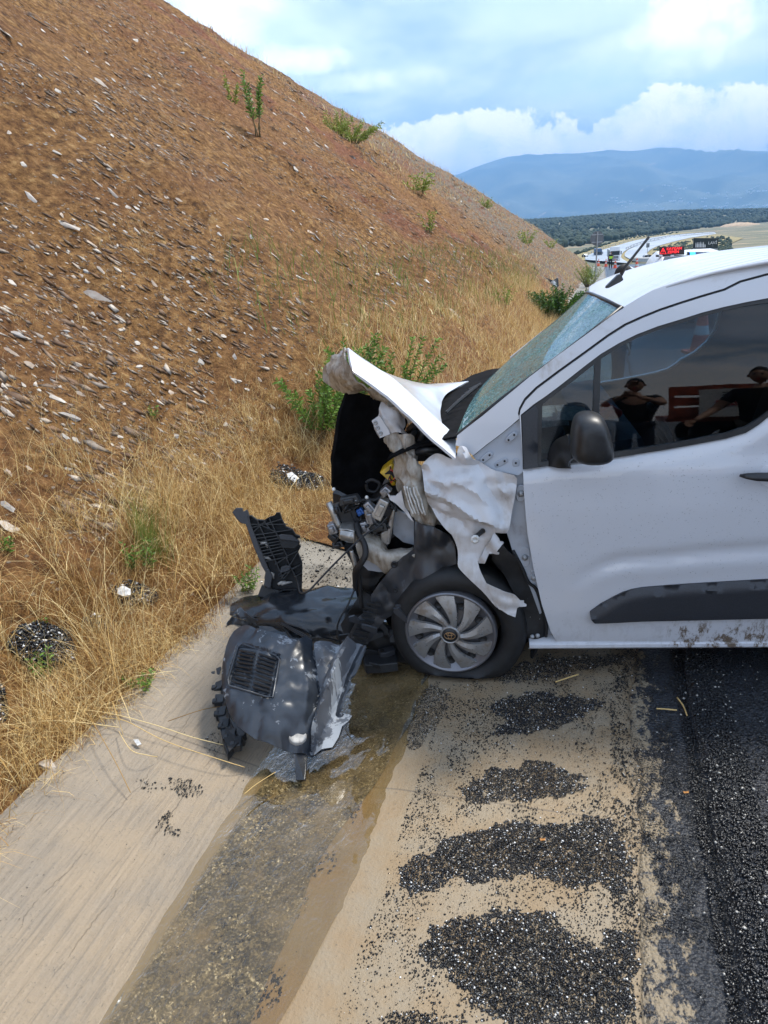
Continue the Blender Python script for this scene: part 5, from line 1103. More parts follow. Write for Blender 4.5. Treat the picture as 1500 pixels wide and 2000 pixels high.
patch('bonnet_insulation', [Zp([(198, 352, .38), (330, 392, .42), (470, 432, .46), (640, 540, .5)]), Zp([(140, 560, .30), (280, 600, .40), (430, 620, .45), (600, 625, .5)]), Zp([(100, 780, .30), (240, 820, .42), (400, 830, .47), (530, 800, .5)]), Zp([(96, 930, .32), (225, 960, .40), (360, 960, .45), (515, 880, .5)]), Zp([(98, 1032, .34), (215, 1092, .40), (340, 1112, .44), (450, 1010, .48)])], M['felt'], van, 7, .02, .012, 6, label='black felt insulation hanging under the bonnet')
# torn inner wing and strut tower
patch('headlamp_bracket', [Zp([(455, 450, .16), (500, 450, .15), (545, 462, .15), (572, 490, .17)]), Zp([(440, 520, .14), (490, 525, .12), (560, 540, .13), (600, 600, .16)]), Zp([(395, 590, .12), (470, 600, .11), (545, 600, .12), (588, 645, .15)]), Zp([(440, 690, .14), (500, 665, .12), (560, 655, .12), (640, 715, .15)])], M['white_crumpled'], van, 6, .008, .018, 10, ridged=True)
panel(VAN, 'bracket_plate', Z1((378, 580), (432, 540), (500, 650), (505, 672), (438, 698)), M['white'], van, lambda x, z: .10, None, .012, .02)
for q in ((405, 592), (440, 665), (420, 628)):
    mb = MB(); mb.lathe(vpt(*Z1(q)[0], .0985), -VAN.ay, [(0, .010), (.004, .010), (.004, .005), (0, .004), (0, .0001)], 12); mb.obj('bracket_stud', M['galv'], van, True)
iw = [[(490, 682, .13), (540, 655, .10), (590, 680, .10), (650, 722, .12)], [(512, 770, .14), (570, 765, .08), (640, 770, .08), (712, 800, .12)], [(535, 880, .15), (590, 860, .09), (650, 855, .06), (705, 870, .10)], [(590, 990, .15), (640, 960, .08), (690, 960, .05), (745, 990, .09)], [(592, 1080, .16), (650, 1070, .09), (705, 1090, .05), (768, 1120, .08)], [(640, 1190, .16), (690, 1180, .10), (750, 1210, .07), (810, 1230, .09)], [(705, 1275, .16), (760, 1300, .12), (810, 1300, .10), (860, 1300, .12)]]
patch('inner_wing', [Zp(r_) for r_ in iw], M['white_dirty'], van, 9, .005, .060, 11, ridged=True, label='dirty concertinaed inner wing metal')
for k in range(5):
    pts = [(600+k*22+random.uniform(-6, 6), 1040+j*48+random.uniform(-8, 8), .02+.015*random.random()) for j in range(5)]
    mb = MB(); mb.tube(spline(Zp([(p[0]+j*16, p[1], p[2]) for j, p in enumerate(pts)]), 4), .0045, 5); mb.obj('torn_edge', M['whitep'], van, True)
# engine bay backing, battery box, hoses, radiator pieces
panel(VAN, 'engine_block', Z7((150, 240), (520, 240), (800, 60), (1000, 0), (1000, 600), (900, 1260), (470, 1400), (400, 1000), (180, 600)), M['rubber'], van, lambda x, z: .55, lambda x, z: .10*mnoise.noise(Vector((x*9, z*9, 0))), .25, .03)
panel(VAN, 'bay_lining', Z1((690, 700), (700, 640), (760, 600), (880, 690), (975, 820), (1000, 860), (900, 870), (780, 860), (700, 860), (660, 800)), M['rubber'], van, lambda x, z: .33, lambda x, z: .04*mnoise.noise(Vector((x*16, z*16, 0))), .02, .02)
mb = MB(); q = Zp([(432, 940, .22), (520, 872, .24), (582, 945, .24), (582, 1022, .22), (520, 1034, .20), (500, 1000, .2)]); mb.prism(q, VAN.ay*.10); o = mb.obj('fuse_box', M['yellow'], van, label='yellow fuse box half torn out of the engine bay'); bevel(o, .005)
mb = MB(); mb.prism([p-VAN.ay*.006 for p in Zp([(470, 945, .22), (505, 920, .22), (560, 985, .22), (550, 1010, .22), (520, 1005, .22)])], VAN.ay*.03); mb.obj('fuse_cover', M['rubber'], fbx if (fbx := o) else van)
for k in range(10):
    a_ = (500+random.uniform(0, 70), 890+random.uniform(0, 80), .16); mb = MB(); mb.tube(spline(Zp([a_, (a_[0]+random.uniform(-20, 50), a_[1]+random.uniform(20, 60), .12+.05*random.random()), (a_[0]+random.uniform(0, 70), a_[1]+random.uniform(30, 90), .16)]), 5), .0025, 5); mb.obj('wire', M[random.choice(['orange', 'rubber', 'red_reflect', 'rubber'])], van, True)
def zt(lst): return [vpt(*Z7((a, b))[0], Y) for a, b, Y in lst]
def hose(l, r_, mat='rubber', name='hose', n=7): mb = MB(); mb.tube(spline(zt(l), 7), r_, 9); return mb.obj(name, M[mat], van, True)
hose([(400, 540, .10), (425, 640, .06), (485, 760, .03), (490, 870, .0), (440, 960, .0), (392, 1030, .02), (392, 1120, .05), (396, 1210, .08)], .0145)
hose([(410, 1000, .03), (430, 1100, .05), (440, 1230, .07), (455, 1400, .08)], .010)
hose([(720, 470, .02), (640, 560, .0), (540, 625, -.03), (450, 685, -.06), (300, 830, -.10), (130, 1000, -.16), (0, 1140, -.2), (-90, 1230, -.24), (-150, 1255, -.24), (-185, 1235, -.22), (-200, 1150, -.2), (-230, 1080, -.2)], .0042, name='cable')
hose([(385, 1210, .05), (330, 1340, .0), (300, 1400, -.02), (240, 1500, -.04), (205, 1600, -.04), (215, 1700, -.05), (240, 1780, -.05)], .0042, name='cable')
hose([(280, 400, .1), (330, 330, .12), (460, 300, .14), (620, 290, .16), (760, 180, .2)], .009); hose([(500, 120, .25), (560, 90, .25), (640, 130, .25), (600, 210, .25), (520, 200, .25), (500, 140, .25)], .008)
for l_ in ([(640, 640, .2), (700, 600, .15), (740, 660, .12), (720, 740, .14), (780, 780, .15), (860, 790, .15)], [(700, 620, .2), (660, 720, .15), (740, 790, .12), (860, 815, .12)], [(690, 800, .1), (760, 780, .08), (850, 780, .1)]):
    mb = MB(); mb.tube(spline(Zp(l_), 6), .016, 9); mb.obj('hose', M['black'], van, True)
for k in range(26):
    x0 = random.uniform(250, 780); y0 = random.uniform(260, 620); l = [(x0, y0, random.uniform(.1, .3))]
    for j in range(3): l.append((l[-1][0]+random.uniform(-70, 90), l[-1][1]+random.uniform(-60, 90), random.uniform(.08, .3)))
    hose(l, random.uniform(.003, .008), name='wire')
mb = MB(); mb.tube(zt([(118, 325, .12), (160, 420, .12), (205, 540, .12), (240, 590, .12)]), .016, 12); mb.obj('cooler_pipe', M['silver'], van, True)
for k, (a_, b__, w, m_) in enumerate([((190, 340), (290, 570), .030, 'black'), ((250, 330), (360, 600), .036, 'black'), ((330, 320), (400, 530), .022, 'trim')]):
    mb = MB(); mb.tube(zt([(*a_, .16), (*b__, .16)]), w, 4); mb.obj('radiator_tank', M[m_], van)
for k, (c_, s_, an, m_) in enumerate([((330, 290), (.10, .05, .035), .2, 'black'), ((405, 300), (.025, .03, .035), .1, 'steel'), ((440, 415), (.035, .03, .03), .5, 'blue'), ((540, 370), (.04, .05, .06), .6, 'steel'), ((550, 470), (.05, .05, .09), .2, 'steel'), ((650, 380), (.055, .06, .10), -.5, 'silver'), ((600, 560), (.06, .06, .05), .8, 'black'), ((650, 560), (.07, .06, .04), .1, 'black'), ((210, 385), (.03, .04, .04), .2, 'black'), ((490, 560), (.04, .06, .05), .3, 'steel'), ((700, 200), (.05, .05, .035), .7, 'steel'), ((160, 580), (.045, .06, .05), .3, 'steel'), ((175, 660), (.05, .06, .05), .9, 'black'), ((215, 740), (.06, .06, .03), .2, 'black'), ((170, 545), (.02, .03, .02), .2, 'whitep')]):
    p = zt([(*c_, .12)])[0]; ux = VAN.ax*math.cos(an)+VAN.az*math.sin(an); uz = VAN.az*math.cos(an)-VAN.ax*math.sin(an); mb = MB(); mb.box(p, s_, ux, VAN.ay, uz, .8); mb.box(p-VAN.ay*(s_[1]/2), (s_[0]*.5, .02, s_[2]*.6), ux, VAN.ay, uz); o = mb.obj('engine_part', M[m_], van); bevel(o, .005, 2)
for q in ((508, 268), (168, 185)): mb = MB(); mb.lathe(zt([(*q, .12)])[0], -VAN.ay, [(0, .008), (.006, .009), (.012, .004), (.013, .0001)], 10); mb.obj('clip', M['whitep'], van, True)
# crash beam, crash box and chassis leg
mb = MB(); mb.prism(zt([(218, 592, .06), (300, 600, .05), (380, 618, .05), (386, 752, .05), (300, 728, .05), (218, 700, .06)]), VAN.ay*.16); o = mb.obj('crash_beam', M['silver'], van, label='bent aluminium crash beam end'); bevel(o, .006, 3)
patch('crash_beam_plate', [zt([(240, 610, .04), (310, 622, .035), (368, 634, .04)]), zt([(240, 655, .03), (310, 670, .025), (368, 690, .03)]), zt([(240, 695, .04), (310, 712, .035), (368, 728, .04)])], M['silver'], van, 5, .006, .004, 30)
patch('chassis_leg', [zt([(376, 600, .10), (510, 572, .16), (560, 640, .16), (650, 690, .14), (720, 820, .12), (830, 815, .12), (990, 810, .14)]), zt([(385, 700, .06), (470, 700, .08), (560, 735, .08), (640, 770, .08), (700, 850, .06), (830, 850, .06), (990, 850, .08)]), zt([(400, 800, .05), (480, 800, .06), (560, 830, .06), (650, 890, .05), (720, 930, .05), (830, 920, .06), (985, 880, .08)]), zt([(432, 915, .07), (500, 905, .08), (580, 935, .08), (640, 970, .08), (705, 1045, .09), (810, 1000, .09), (960, 940, .10)])], M['white_dirty'], van, 6, .008, .010, 12)
panel(VAN, 'chassis_bracket', Z7((470, 905), (560, 900), (680, 985), (700, 1040), (620, 1035), (520, 1020), (470, 970)), M['primer'], van, lambda x, z: .12, None, .01, .02)
panel(VAN, 'strut_panel', Z7((775, 400), (800, 385), (900, 440), (992, 520), (992, 755), (965, 748), (880, 728), (780, 650)), M['primer'], van, lambda x, z: .20, lambda x, z: .01*mnoise.noise(Vector((x*12, z*12, 0))), .01, .02)
mb = MB(); mb.prism(zt([(775, 400, .12), (800, 400, .12), (775, 560, .12), (742, 755, .12), (690, 752, .12), (650, 720, .12), (648, 640, .12), (700, 615, .12), (740, 500, .12)]), VAN.ay*.03); o = mb.obj('strut_brace', M['silver'], van); bevel(o, .005)
mb = MB(); mb.prism(zt([(745, 500, .115), (772, 470, .115), (735, 740, .115), (708, 745, .115)]), -VAN.ay*.012); mb.obj('strut_brace', M['steel'], van)
panel(VAN, 'torn_gusset', Z7((710, 215), (745, 258), (800, 260), (862, 195), (900, 370), (960, 470), (990, 520), (930, 470), (880, 405), (800, 330), (745, 300)), M['white'], van, lambda x, z: .09, lambda x, z: .012*mnoise.noise(Vector((x*20, z*20, 0))), .008, .015)
# wheel arch liner, torn and pulled forward
LIN = Z2((930, 140), (985, 150), (1050, 166), (1085, 200), (1110, 245), (1118, 320), (1050, 352), (1000, 385), (965, 420), (940, 420), (965, 455), (975, 470), (900, 520), (850, 545), (800, 575), (770, 610), (745, 650), (720, 685), (650, 662), (600, 668), (595, 640), (640, 640), (680, 560), (735, 520), (740, 455), (790, 390), (840, 325), (880, 290), (925, 262), (930, 200))
lf = lambda x, z: .05*(.3-abs(mnoise.noise(Vector((x*6+1, z*6, 9)))))+.02*(.3-abs(mnoise.noise(Vector((x*15+1, z*13, 3))))) + .012*math.sin(x*90)*max(0, min(1, (z-.62)*12))
panel(VAN, 'wheel_liner', LIN, M['liner'], van, lambda x, z: .05, lf, .006, .016, label='torn grey plastic wheel arch liner pulled forward')
for k in range(9):
    mb = MB(); a_ = Z2((650+k*9, 655-k*20))[0]; b__ = Z2((715+k*8, 672-k*21))[0]; mb.tube([vpt(*a_, .02), vpt(*b__, .015)], .006, 4); mb.obj('liner_rib', M['black'], van)
for q, w in (((790, 960), .016), ((805, 1225), .012)):
    p = zt([(*q, .03)])[0]; mb = MB(); mb.lathe(p, -VAN.ay, [(0, w), (.006, w), (.006, w*.6), (0, w*.5), (0, .0001)], 14); mb.obj('liner_clip', M['rubber'], van, True)
panel(VAN, 'torn_shroud', Z2((600, 600), (650, 520), (700, 440), (745, 480), (770, 590), (850, 610), (905, 690), (900, 760), (880, 800), (820, 830), (760, 760), (720, 690), (650, 680)), M['rubber'], van, lambda x, z: .14, lambda x, z: .07*(.3-abs(mnoise.noise(Vector((x*9, z*8, 2))))), .01, .02)
for k in range(16):
    a_ = (random.uniform(640, 880), random.uniform(520, 780)); ang = random.uniform(-.9, .4); L_ = random.uniform(.05, .14); c_ = vpt(*Z2(a_)[0], random.uniform(.0, .12)); ux = VAN.ax*math.cos(ang)+VAN.az*math.sin(ang)+VAN.ay*random.uniform(-.3, .3); q_ = [c_, c_+ux*L_, c_+ux*L_*random.uniform(.7, 1)+VAN.az*random.uniform(.012, .035), c_+ux*L_*.4+VAN.az*random.uniform(.01, .05), c_+VAN.az*.02]; mb = MB(); mb.prism(q_, VAN.ay*.008+VAN.az*.004); mb.obj('plastic_splinter', M[random.choice(['black', 'trim', 'liner', 'rubber'])], van)
# under-bumper stay below the engine, black frame pieces
panel(VAN, 'radiator_support', Z7((345, 800), (392, 860), (420, 970), (400, 1060), (395, 1225), (440, 1400), (520, 1390), (560, 1330), (560, 1240), (640, 1110), (705, 1040), (560, 1030), (470, 980), (440, 900)), M['rubber'], van, lambda x, z: .22, lambda x, z: .02*mnoise.noise(Vector((x*20, z*20, 4))), .05, .02)
hose([(350, 820, .04), (370, 900, .04), (392, 980, .04)], .010, 'silver', 'support_stay')
# raindrops on the near side
P = []
for _ in range(1500):
    px = random.uniform(1030, 1640); py = random.uniform(860, 1130) if random.random() < .8 else random.uniform(900, 1240)
    q = to_plane(VAN, [(px, py)], ys)[0]
    if pip(q[0], q[1], seal_l) or dpoly(q[0], q[1], belt_l)[0] < .03 or q[1] > 1.12: continue
    P.append(VAN.w(q[0], ys(*q)+door_disp(*q)-.0003, q[1]))
P = np.array([tuple(p) for p in P]); V0, F0 = ico(); s_ = rng.uniform(.0006, .0018, len(P)); v = V0[None]*s_[:, None, None]+P[:, None, :]; v = v-np.array(VO); c_, s2 = math.cos(YAW), math.sin(YAW); v = np.stack([v[..., 0]*c_-v[..., 1]*s2, v[..., 0]*s2+v[..., 1]*c_, v[..., 2]], -1)
t = NT('raindrop'); t.set(color=(.75, .78, .82), rough=.03, trans=.6, ior=1.33); M['drop'] = t.m
o = bpy.data.objects.new('raindrops', npmesh('raindrops', v.reshape(-1, 3), (F0[None]+(np.arange(len(P))*12)[:, None, None]).reshape(-1, 3), M['drop'], True)); COL.objects.link(o); o.parent = van; o['kind'] = 'stuff'
# ------------------------------------------------------------------ torn-off pieces on the ground
def W(px, py, z):
    d = ray(px, py); t = (z-CAM_H)/d.z; return Vector((d.x*t, d.y*t, z))
def root_at(name, label, cat, p, group=None): return thing(name, label, cat, (p.x, p.y, p.z), 0, group)
# 1. big scuffed moulding with louvres: a domed sheet lying over its clips
g0 = W(540, 1500, .0); t_ = R(24); t_ = R(34)
LF = Fr(g0+Vector((0, -.02, .03)), (1, 0.0, 0), (0, math.sin(t_), -math.cos(t_)), (0, math.cos(t_), math.sin(t_)))
rt = root_at('bumper_moulding', 'scuffed blue-grey plastic moulding with a louvred vent lying in the drain before the front wheel', 'moulding', g0)
def lp(lst): return [tuple(LF.px(*Z2(q)[0], 0).xz) for q in lst]
MO = Z2((112, 655), (130, 620), (160, 600), (190, 598), (235, 628), (300, 650), (375, 672), (420, 690), (455, 655), (478, 665), (482, 720), (510, 680), (560, 676), (640, 682), (716, 690), (700, 740), (672, 810), (650, 830), (648, 870), (630, 900), (605, 985), (650, 1000), (640, 1018), (612, 1048), (598, 1090), (570, 1142), (520, 1155), (470, 1170), (440, 1160), (395, 1165), (350, 1155), (290, 1130), (230, 1112), (190, 1085), (150, 1050), (120, 1000), (100, 930), (88, 850), (92, 760), (100, 700))
cr1 = lp([(478, 668), (490, 760), (512, 900), (500, 1000), (470, 1165)]); cr2 = lp([(640, 682), (590, 800), (560, 900), (520, 1000), (480, 1080)]); cr3 = lp([(712, 690), (650, 820), (600, 985)]); vent = lp([(152, 705), (185, 697), (352, 762), (345, 800), (318, 960), (290, 950), (125, 890), (122, 850)]); vline = vent+vent[:1]
mc_ = lp([(300, 850)])[0]
def mo_disp(x, z):
    dx, dz = (x-mc_[0])/.26, (z-mc_[1])/.30; v = -.115*max(0, 1-.75*(dx*dx+dz*dz))
    v += -.035*max(0, 1-dpoly(x, z, cr2)[0]/.035) + .030*max(0, 1-dpoly(x, z, cr1)[0]/.04) - .022*max(0, 1-dpoly(x, z, cr3)[0]/.03)
    d, _ = dpoly(x, z, vline)
    if pip(x, z, vent): v += .012*min(1, d/.008)
    return v + .022*(.3-abs(mnoise.noise(Vector((x*7+z*2, z*5, 4)))))+.012*(.3-abs(mnoise.noise(Vector((x*17, z*13, 7)))))
mo = sharp(panel(LF, 'moulding_shell', MO, M['scuffed'], rt, None, mo_disp, .006, .010, soft=0), 22)
fold = sharp(panel(LF, 'folded_sheet', Z2((488, 690), (500, 680), (520, 678), (560, 674), (600, 690), (640, 680), (690, 678), (718, 690), (690, 770), (668, 815), (645, 835), (650, 872), (625, 900), (600, 980), (655, 998), (640, 1022), (610, 1044), (595, 1092), (568, 1140), (520, 1150), (482, 1168), (470, 1120), (505, 1010), (518, 900), (500, 780)), M['scuffed3'], rt, None, lambda x, z: mo_disp(x, z)-.016-.05*max(0, 1-dpoly(x, z, cr2)[0]/.03)+.035*max(0, 1-dpoly(x, z, cr3)[0]/.035), .005, .014), 18)
def LP(a, b, dy=0): x, z = lp([(a, b)])[0]; return LF.w(x, mo_disp(x, z)+dy, z)
for col, (x0, x1) in enumerate(((0, .47), (.53, 1))):
    for k in range(9):
        f = (k+.5)/9; A = Vector((168, 722)).lerp(Vector((138, 880)), f); B = Vector((338, 775)).lerp(Vector((308, 938)), f); a_ = A.lerp(B, x0); b_ = A.lerp(B, x1)
        p, q = LP(*a_, -.010), LP(*b_, -.010); ax = (q-p).normalized(); up = (LF.az*.75-LF.ay*.65).normalized(); up = (up-ax*up.dot(ax)).normalized()
        mb = MB(); mb.box((p+q)/2, ((q-p).length*.97, .012, .0045), ax, LF.ay.lerp(LF.az, .5), up); mb.obj('louvre', M['scuffed2'], rt)
mb = MB(); mb.tube([LP(335, 772, -.006), LP(350, 790, -.006), LP(322, 955, -.006), LP(300, 955, -.006), LP(128, 895, -.006), LP(122, 870, -.006), LP(158, 712, -.006), LP(180, 702, -.006), LP(335, 768, -.006)], .005, 6, False); mb.obj('vent_surround', M['scuffed'], rt, True)
mb = MB(); c_ = LP(415, 1092, -.004); mb.lathe(c_+LF.ay*.016, -LF.ay+Vector((.15, 0, .2)), [(0, .040), (.010, .038), (.015, .033), (.012, .026), (.014, .0001)], 22); o = mb.obj('worn_boss', M['scrape'], rt, True); 
mb = MB(); a_ = LP(425, 1120, .02); mb.prism([LP(395, 1150, .01), LP(450, 1150, .01), W(596, 1523, .01), W(578, 1524, .01)], LF.ay*.03); o = mb.obj('leg_post', M['scuffed2'], rt); bevel(o, .004)
edge = [(96, 720), (86, 760), (76, 810), (80, 870), (84, 930), (92, 985), (110, 1040), (135, 1090), (165, 1120)]
for k, (a, b) in enumerate(edge):
    c_ = W(400+(a-18)/2.2727, 960+b/2.2727, .06); mb = MB(); mb.box(c_, (.030+.012*random.random(), .05, .034), (1, .2, random.uniform(-.3, .3)), (0, 1, .2)); mb.box(c_+Vector((-.018, -.015, .012)), (.020, .02, .016), (1, .2, 0), (0, 1, .3)); o = mb.obj('clip', M['black'], rt); bevel(o, .003)
mb = MB(); mb.tube([W(400+(a+4)/2.2727, 960+b/2.2727, .055) for a, b in edge], .015, 5); mb.obj('edge_strip', M['black'], rt)
mb = MB(); mb.prism([W(*Z2(q)[0], .03) for q in ((60, 1010), (100, 1010), (165, 1080), (190, 1100), (130, 1165), (105, 1200), (85, 1140))], (0, 0, .035)); o = mb.obj('corner_bracket', M['black'], rt); bevel(o, .004)
mb = MB(); mb.prism([W(*Z2(q)[0], .07) for q in ((95, 1050), (125, 1060), (150, 1120), (110, 1160), (85, 1100))], (0, 0, .008)); mb.obj('bracket_recess', M['rubber'], rt)
# 2. long dark undertray behind it, reaching to the engine bay
rt = root_at('undertray', 'long dark wet undertray lying flat between the ribbed bracket and the front wheel', 'undertray', W(560, 1220, 0))
rows = [[(455, 1170, .10), (560, 1155, .16), (640, 1150, .17), (712, 1152, .16)], [(452, 1190, .12), (555, 1185, .18), (640, 1180, .18), (708, 1185, .16)], [(448, 1208, .10), (560, 1212, .16), (640, 1215, .15), (700, 1225, .13)], [(455, 1222, .05), (570, 1238, .10), (640, 1246, .09), (690, 1258, .06)]]
patch('tray_sheet', [[W(*p) for p in r_] for r_ in rows], M['scuffed2'], rt, 9, .008, .018, 7)
for k, q in enumerate(((855, 1005), (875, 1170), (1010, 1175), (1170, 1000))):
    px, py = Z8(q)[0]; c_ = W(px, py, .175 if q[1] < 1100 else .15); mb = MB(); mb.box(c_, (.040, .035, .010), (1, 0, -.02), (0, 1, .05)); mb.obj('slot', M['rubber'], rt)
patch('tray_lip', [[W(*Z8(q)[0], z) for q, z in (((195, 1215), .12), ((260, 1120), .15), ((340, 1060), .17))], [W(*Z8(q)[0], z) for q, z in (((215, 1245), .09), ((330, 1180), .12), ((420, 1140), .15))], [W(*Z8(q)[0], z) for q, z in (((370, 1225), .08), ((480, 1220), .10), ((560, 1200), .12))]], M['scuffed'], rt, 7, .005, .012, 20)
patch('tray_fold', [[W(*Z8(q)[0], z) for q, z in (((330, 1150), .14), ((500, 1140), .15), ((680, 1150), .16), ((790, 1180), .16))], [W(*Z8(q)[0], z) for q, z in (((335, 1180), .10), ((500, 1190), .11), ((680, 1200), .12), ((780, 1210), .12))]], M['rubber'], rt, 8, .006, .006, 20)
for a_, b_ in (((690, 1205), (960, 1360)), ((700, 1200), (990, 1355)), ((500, 1300), (820, 1350)), ((830, 1400), (700, 1215)), ((640, 1370), (800, 1340))):
    mb = MB(); mb.tube([W(*Z8(a_)[0], .15), W(*Z8(b_)[0], .12)], .006, 5); mb.obj('frame_strut', M['black'], rt)
patch('tray_web', [[W(*Z8(q)[0], .11) for q in ((500, 1240), (700, 1240), (880, 1310))], [W(*Z8(q)[0], .08) for q in ((520, 1310), (700, 1350), (930, 1420))]], M['scuffed2'], rt, 6, .005, .01, 18)
mb = MB(); mb.prism([W(*q, .10) for q in ((664, 1250), (672, 1180), (690, 1160), (718, 1170), (716, 1215), (700, 1262))], (0, 0, -.07)); o = mb.obj('tray_stub', M['black'], rt); bevel(o, .006)
# 3. ribbed bracket standing on its end
b0 = hit(560, 1168); b0 = W(558, 1185, .10)
BF = Fr(b0, (1, .12, 0), (-.12, 1, -.34), (0, .34, 1)); BF.ax.normalize()
BF = Fr(b0, Vector((1, .12, 0)), Vector((-.12, 1, -.34)), Vector((1, .12, 0)).cross(Vector((-.12, 1, -.34))))
rt = root_at('bumper_bracket', 'black ribbed plastic bracket standing tilted at the edge of the dry grass', 'bracket', b0)
def bp8(a, b, Y=0.0): return BF.pw(*Z8((a, b))[0], Y)
mb = MB(); mb.prism([bp8(*q) for q in ((250, 190), (285, 150), (340, 150), (350, 185), (385, 165), (405, 215), (420, 300), (500, 510), (590, 735), (598, 890), (565, 892), (545, 790), (555, 740), (520, 680), (440, 490), (375, 300), (330, 290), (290, 250))], BF.ay*.045); o = mb.obj('side_rail', M['trim'], rt); bevel(o, .003)
brd = [(385, 230), (420, 225), (470, 262), (540, 268), (585, 240), (635, 225), (650, 200), (685, 198), (705, 262), (740, 325), (800, 352), (830, 400), (872, 415), (835, 448), (838, 460), (878, 510), (850, 560), (875, 620), (890, 660), (890, 745), (885, 900), (720, 905), (640, 935), (600, 890), (590, 740)]
mb = MB()
for a_, b_ in zip(brd, brd[1:]+brd[:1]): mb.prism([bp8(*a_), bp8(*b_), bp8(*b_)+BF.az*.004+BF.ax*.003, bp8(*a_)+BF.az*.004+BF.ax*.003], BF.ay*.05)
mb.obj('border', M['black'], rt)
panel(BF, 'back_plate', [Z8(q)[0] for q in brd], M['rubber'], rt, lambda x, z: .05, lambda x, z: .004*mnoise.noise(Vector((x*30, z*30, 1))), .006, .03)
ribs = [((480, 265), (720, 800)), ((590, 245), (760, 610)), ((420, 300), (760, 300)), ((430, 330), (700, 255)), ((440, 375), (560, 265)), ((450, 400), (790, 350)), ((470, 430), (690, 400)), ((480, 465), (680, 425)), ((490, 490), (680, 455)), ((500, 515), (690, 480)), ((520, 545), (700, 505)), ((530, 575), (710, 530)), ((540, 600), (720, 560)), ((700, 800), (850, 560)), ((740, 600), (830, 780)), ((690, 780), (890, 660)), ((800, 705), (890, 660)), ((745, 595), (850, 545)), ((560, 640), (740, 600)), ((640, 670), (750, 600)), ((500, 300), (650, 370)), ((600, 350), (540, 270)), ((830, 780), (890, 745)), ((720, 800), (800, 705))]
for a_, b_ in ribs:
    p, q = bp8(*a_), bp8(*b_); d = (q-p).normalized(); s_ = BF.ay.cross(d).normalized()*.0022; mb = MB(); mb.prism([p-s_, q-s_, q+s_, p+s_], BF.ay*.045); mb.obj('rib', M['black'], rt)
mb = MB(); mb.prism([bp8(*q, -.01) for q in ((672, 400), (700, 392), (800, 405), (835, 425), (872, 460), (860, 500), (820, 530), (700, 520), (680, 455))], BF.ay*.05); o = mb.obj('impact_pad', M['rubber'], rt); bevel(o, .006)
mb = MB(); mb.prism([bp8(*q, -.02) for q in ((672, 402), (700, 390), (800, 400), (835, 430), (870, 462), (690, 440))], BF.ay*.012); o = mb.obj('pad_top', M['trim'], rt); bevel(o, .003)
mb = MB(); mb.prism([bp8(*q, -.008) for q in ((690, 730), (700, 690), (740, 675), (780, 680), (775, 720), (700, 745))], BF.ay*.02); mb.obj('mount_pad', M['trim'], rt)
for l in (((670, 850), (700, 835), (740, 820)), ((700, 850), (735, 838), (800, 830)), ((590, 740), (625, 760), (630, 800)), ((540, 600), (575, 605), (610, 625)), ((510, 470), (560, 470), (575, 515))):
    mb = MB(); mb.tube([bp8(*q, .01) for q in l], [.008, .010, .004], 6); mb.obj('pale_tab', M['scrape'], rt, True)
mb = MB(); mb.prism([bp8(*q, -.01) for q in ((560, 720), (585, 705), (620, 770), (600, 890), (540, 860))], BF.ay*.03); o = mb.obj('corner_tab', M['trim'], rt); bevel(o, .003)
mb = MB(); mb.prism([bp8(*q, .01) for q in ((520, 860), (600, 890), (690, 905), (640, 985), (480, 965))], BF.ay*.06); o = mb.obj('foot', M['black'], rt); bevel(o, .005)
# 4. small broken bracket by the tyre
rt = root_at('broken_bracket', 'small black broken bracket with pale scraped underside lying beside the front tyre', 'bracket', W(745, 1312, 0))
mb = MB(); mb.prism([W(*Z7(q)[0], .06) for q in ((480, 1900), (560, 1870), (640, 1850), (800, 1800), (820, 1905), (825, 1970), (650, 1990), (495, 1995), (470, 1960))], (0, 0, -.05)); o = mb.obj('bracket_body', M['black'], rt); bevel(o, .005)
mb = MB(); mb.prism([W(*Z7(q)[0], .03) for q in ((560, 1975), (800, 1950), (820, 1975), (700, 1992), (560, 1995))], (0, -.004, -.02)); mb.obj('scraped_edge', M['scrape'], rt)
mb = MB(); mb.prism([W(*Z7(q)[0], .085) for q in ((620, 1830), (780, 1790), (800, 1840), (700, 1870), (640, 1870))], (0, 0, -.03)); o = mb.obj('bracket_lug', M['trim'], rt); bevel(o, .004)
mb = MB(); mb.lathe(W(*Z7((665, 1850))[0], .088), (0, -.2, 1), [(0, .012), (.006, .012), (.006, .006), (0, .006), (0, .0001)], 12); mb.obj('bracket_ring', M['rubber'], rt)
# 5. dark splinters under the fallen moulding
rt = root_at('plastic_shard', 'thin dark plastic shard with a white edge on the concrete under the engine', 'plastic shard', W(660, 1235, .02))
# torn black trim piece up on the slope
h5 = hit(1068, 545); dpt = (h5-CP).dot(_F); F5 = Fr(h5+Vector((0, 0, .02)), (1, 0, 0), (0, 1, -.3), (0, .3, 1))
rt2 = root_at('torn_trim', 'torn black and silver car trim lying on the slope above the dark green bush', 'car trim', h5)
def q5(a, b, Y=0.0): return F5.pw(*Z4((a, b))[0], Y)
patch('trim_strip', [[q5(186, 343, 0), q5(205, 385, -.1), q5(240, 408, -.05), q5(285, 425, 0), q5(316, 408, .1)], [q5(182, 375, .05), q5(215, 410, 0), q5(250, 428, 0), q5(285, 455, -.05), q5(318, 435, .05)], [q5(190, 392, .1), q5(225, 418, .1), q5(262, 440, .05), q5(298, 474, .0), q5(320, 455, .05)]], M['black'], rt2, 5, .02, .05, 4)
patch('trim_bezel', [[q5(215, 392, -.15), q5(245, 412, -.15), q5(262, 424, -.15)], [q5(222, 402, -.15), q5(240, 420, -.15), q5(258, 432, -.15)]], M['silver'], rt2, 5, .01, .02, 5)
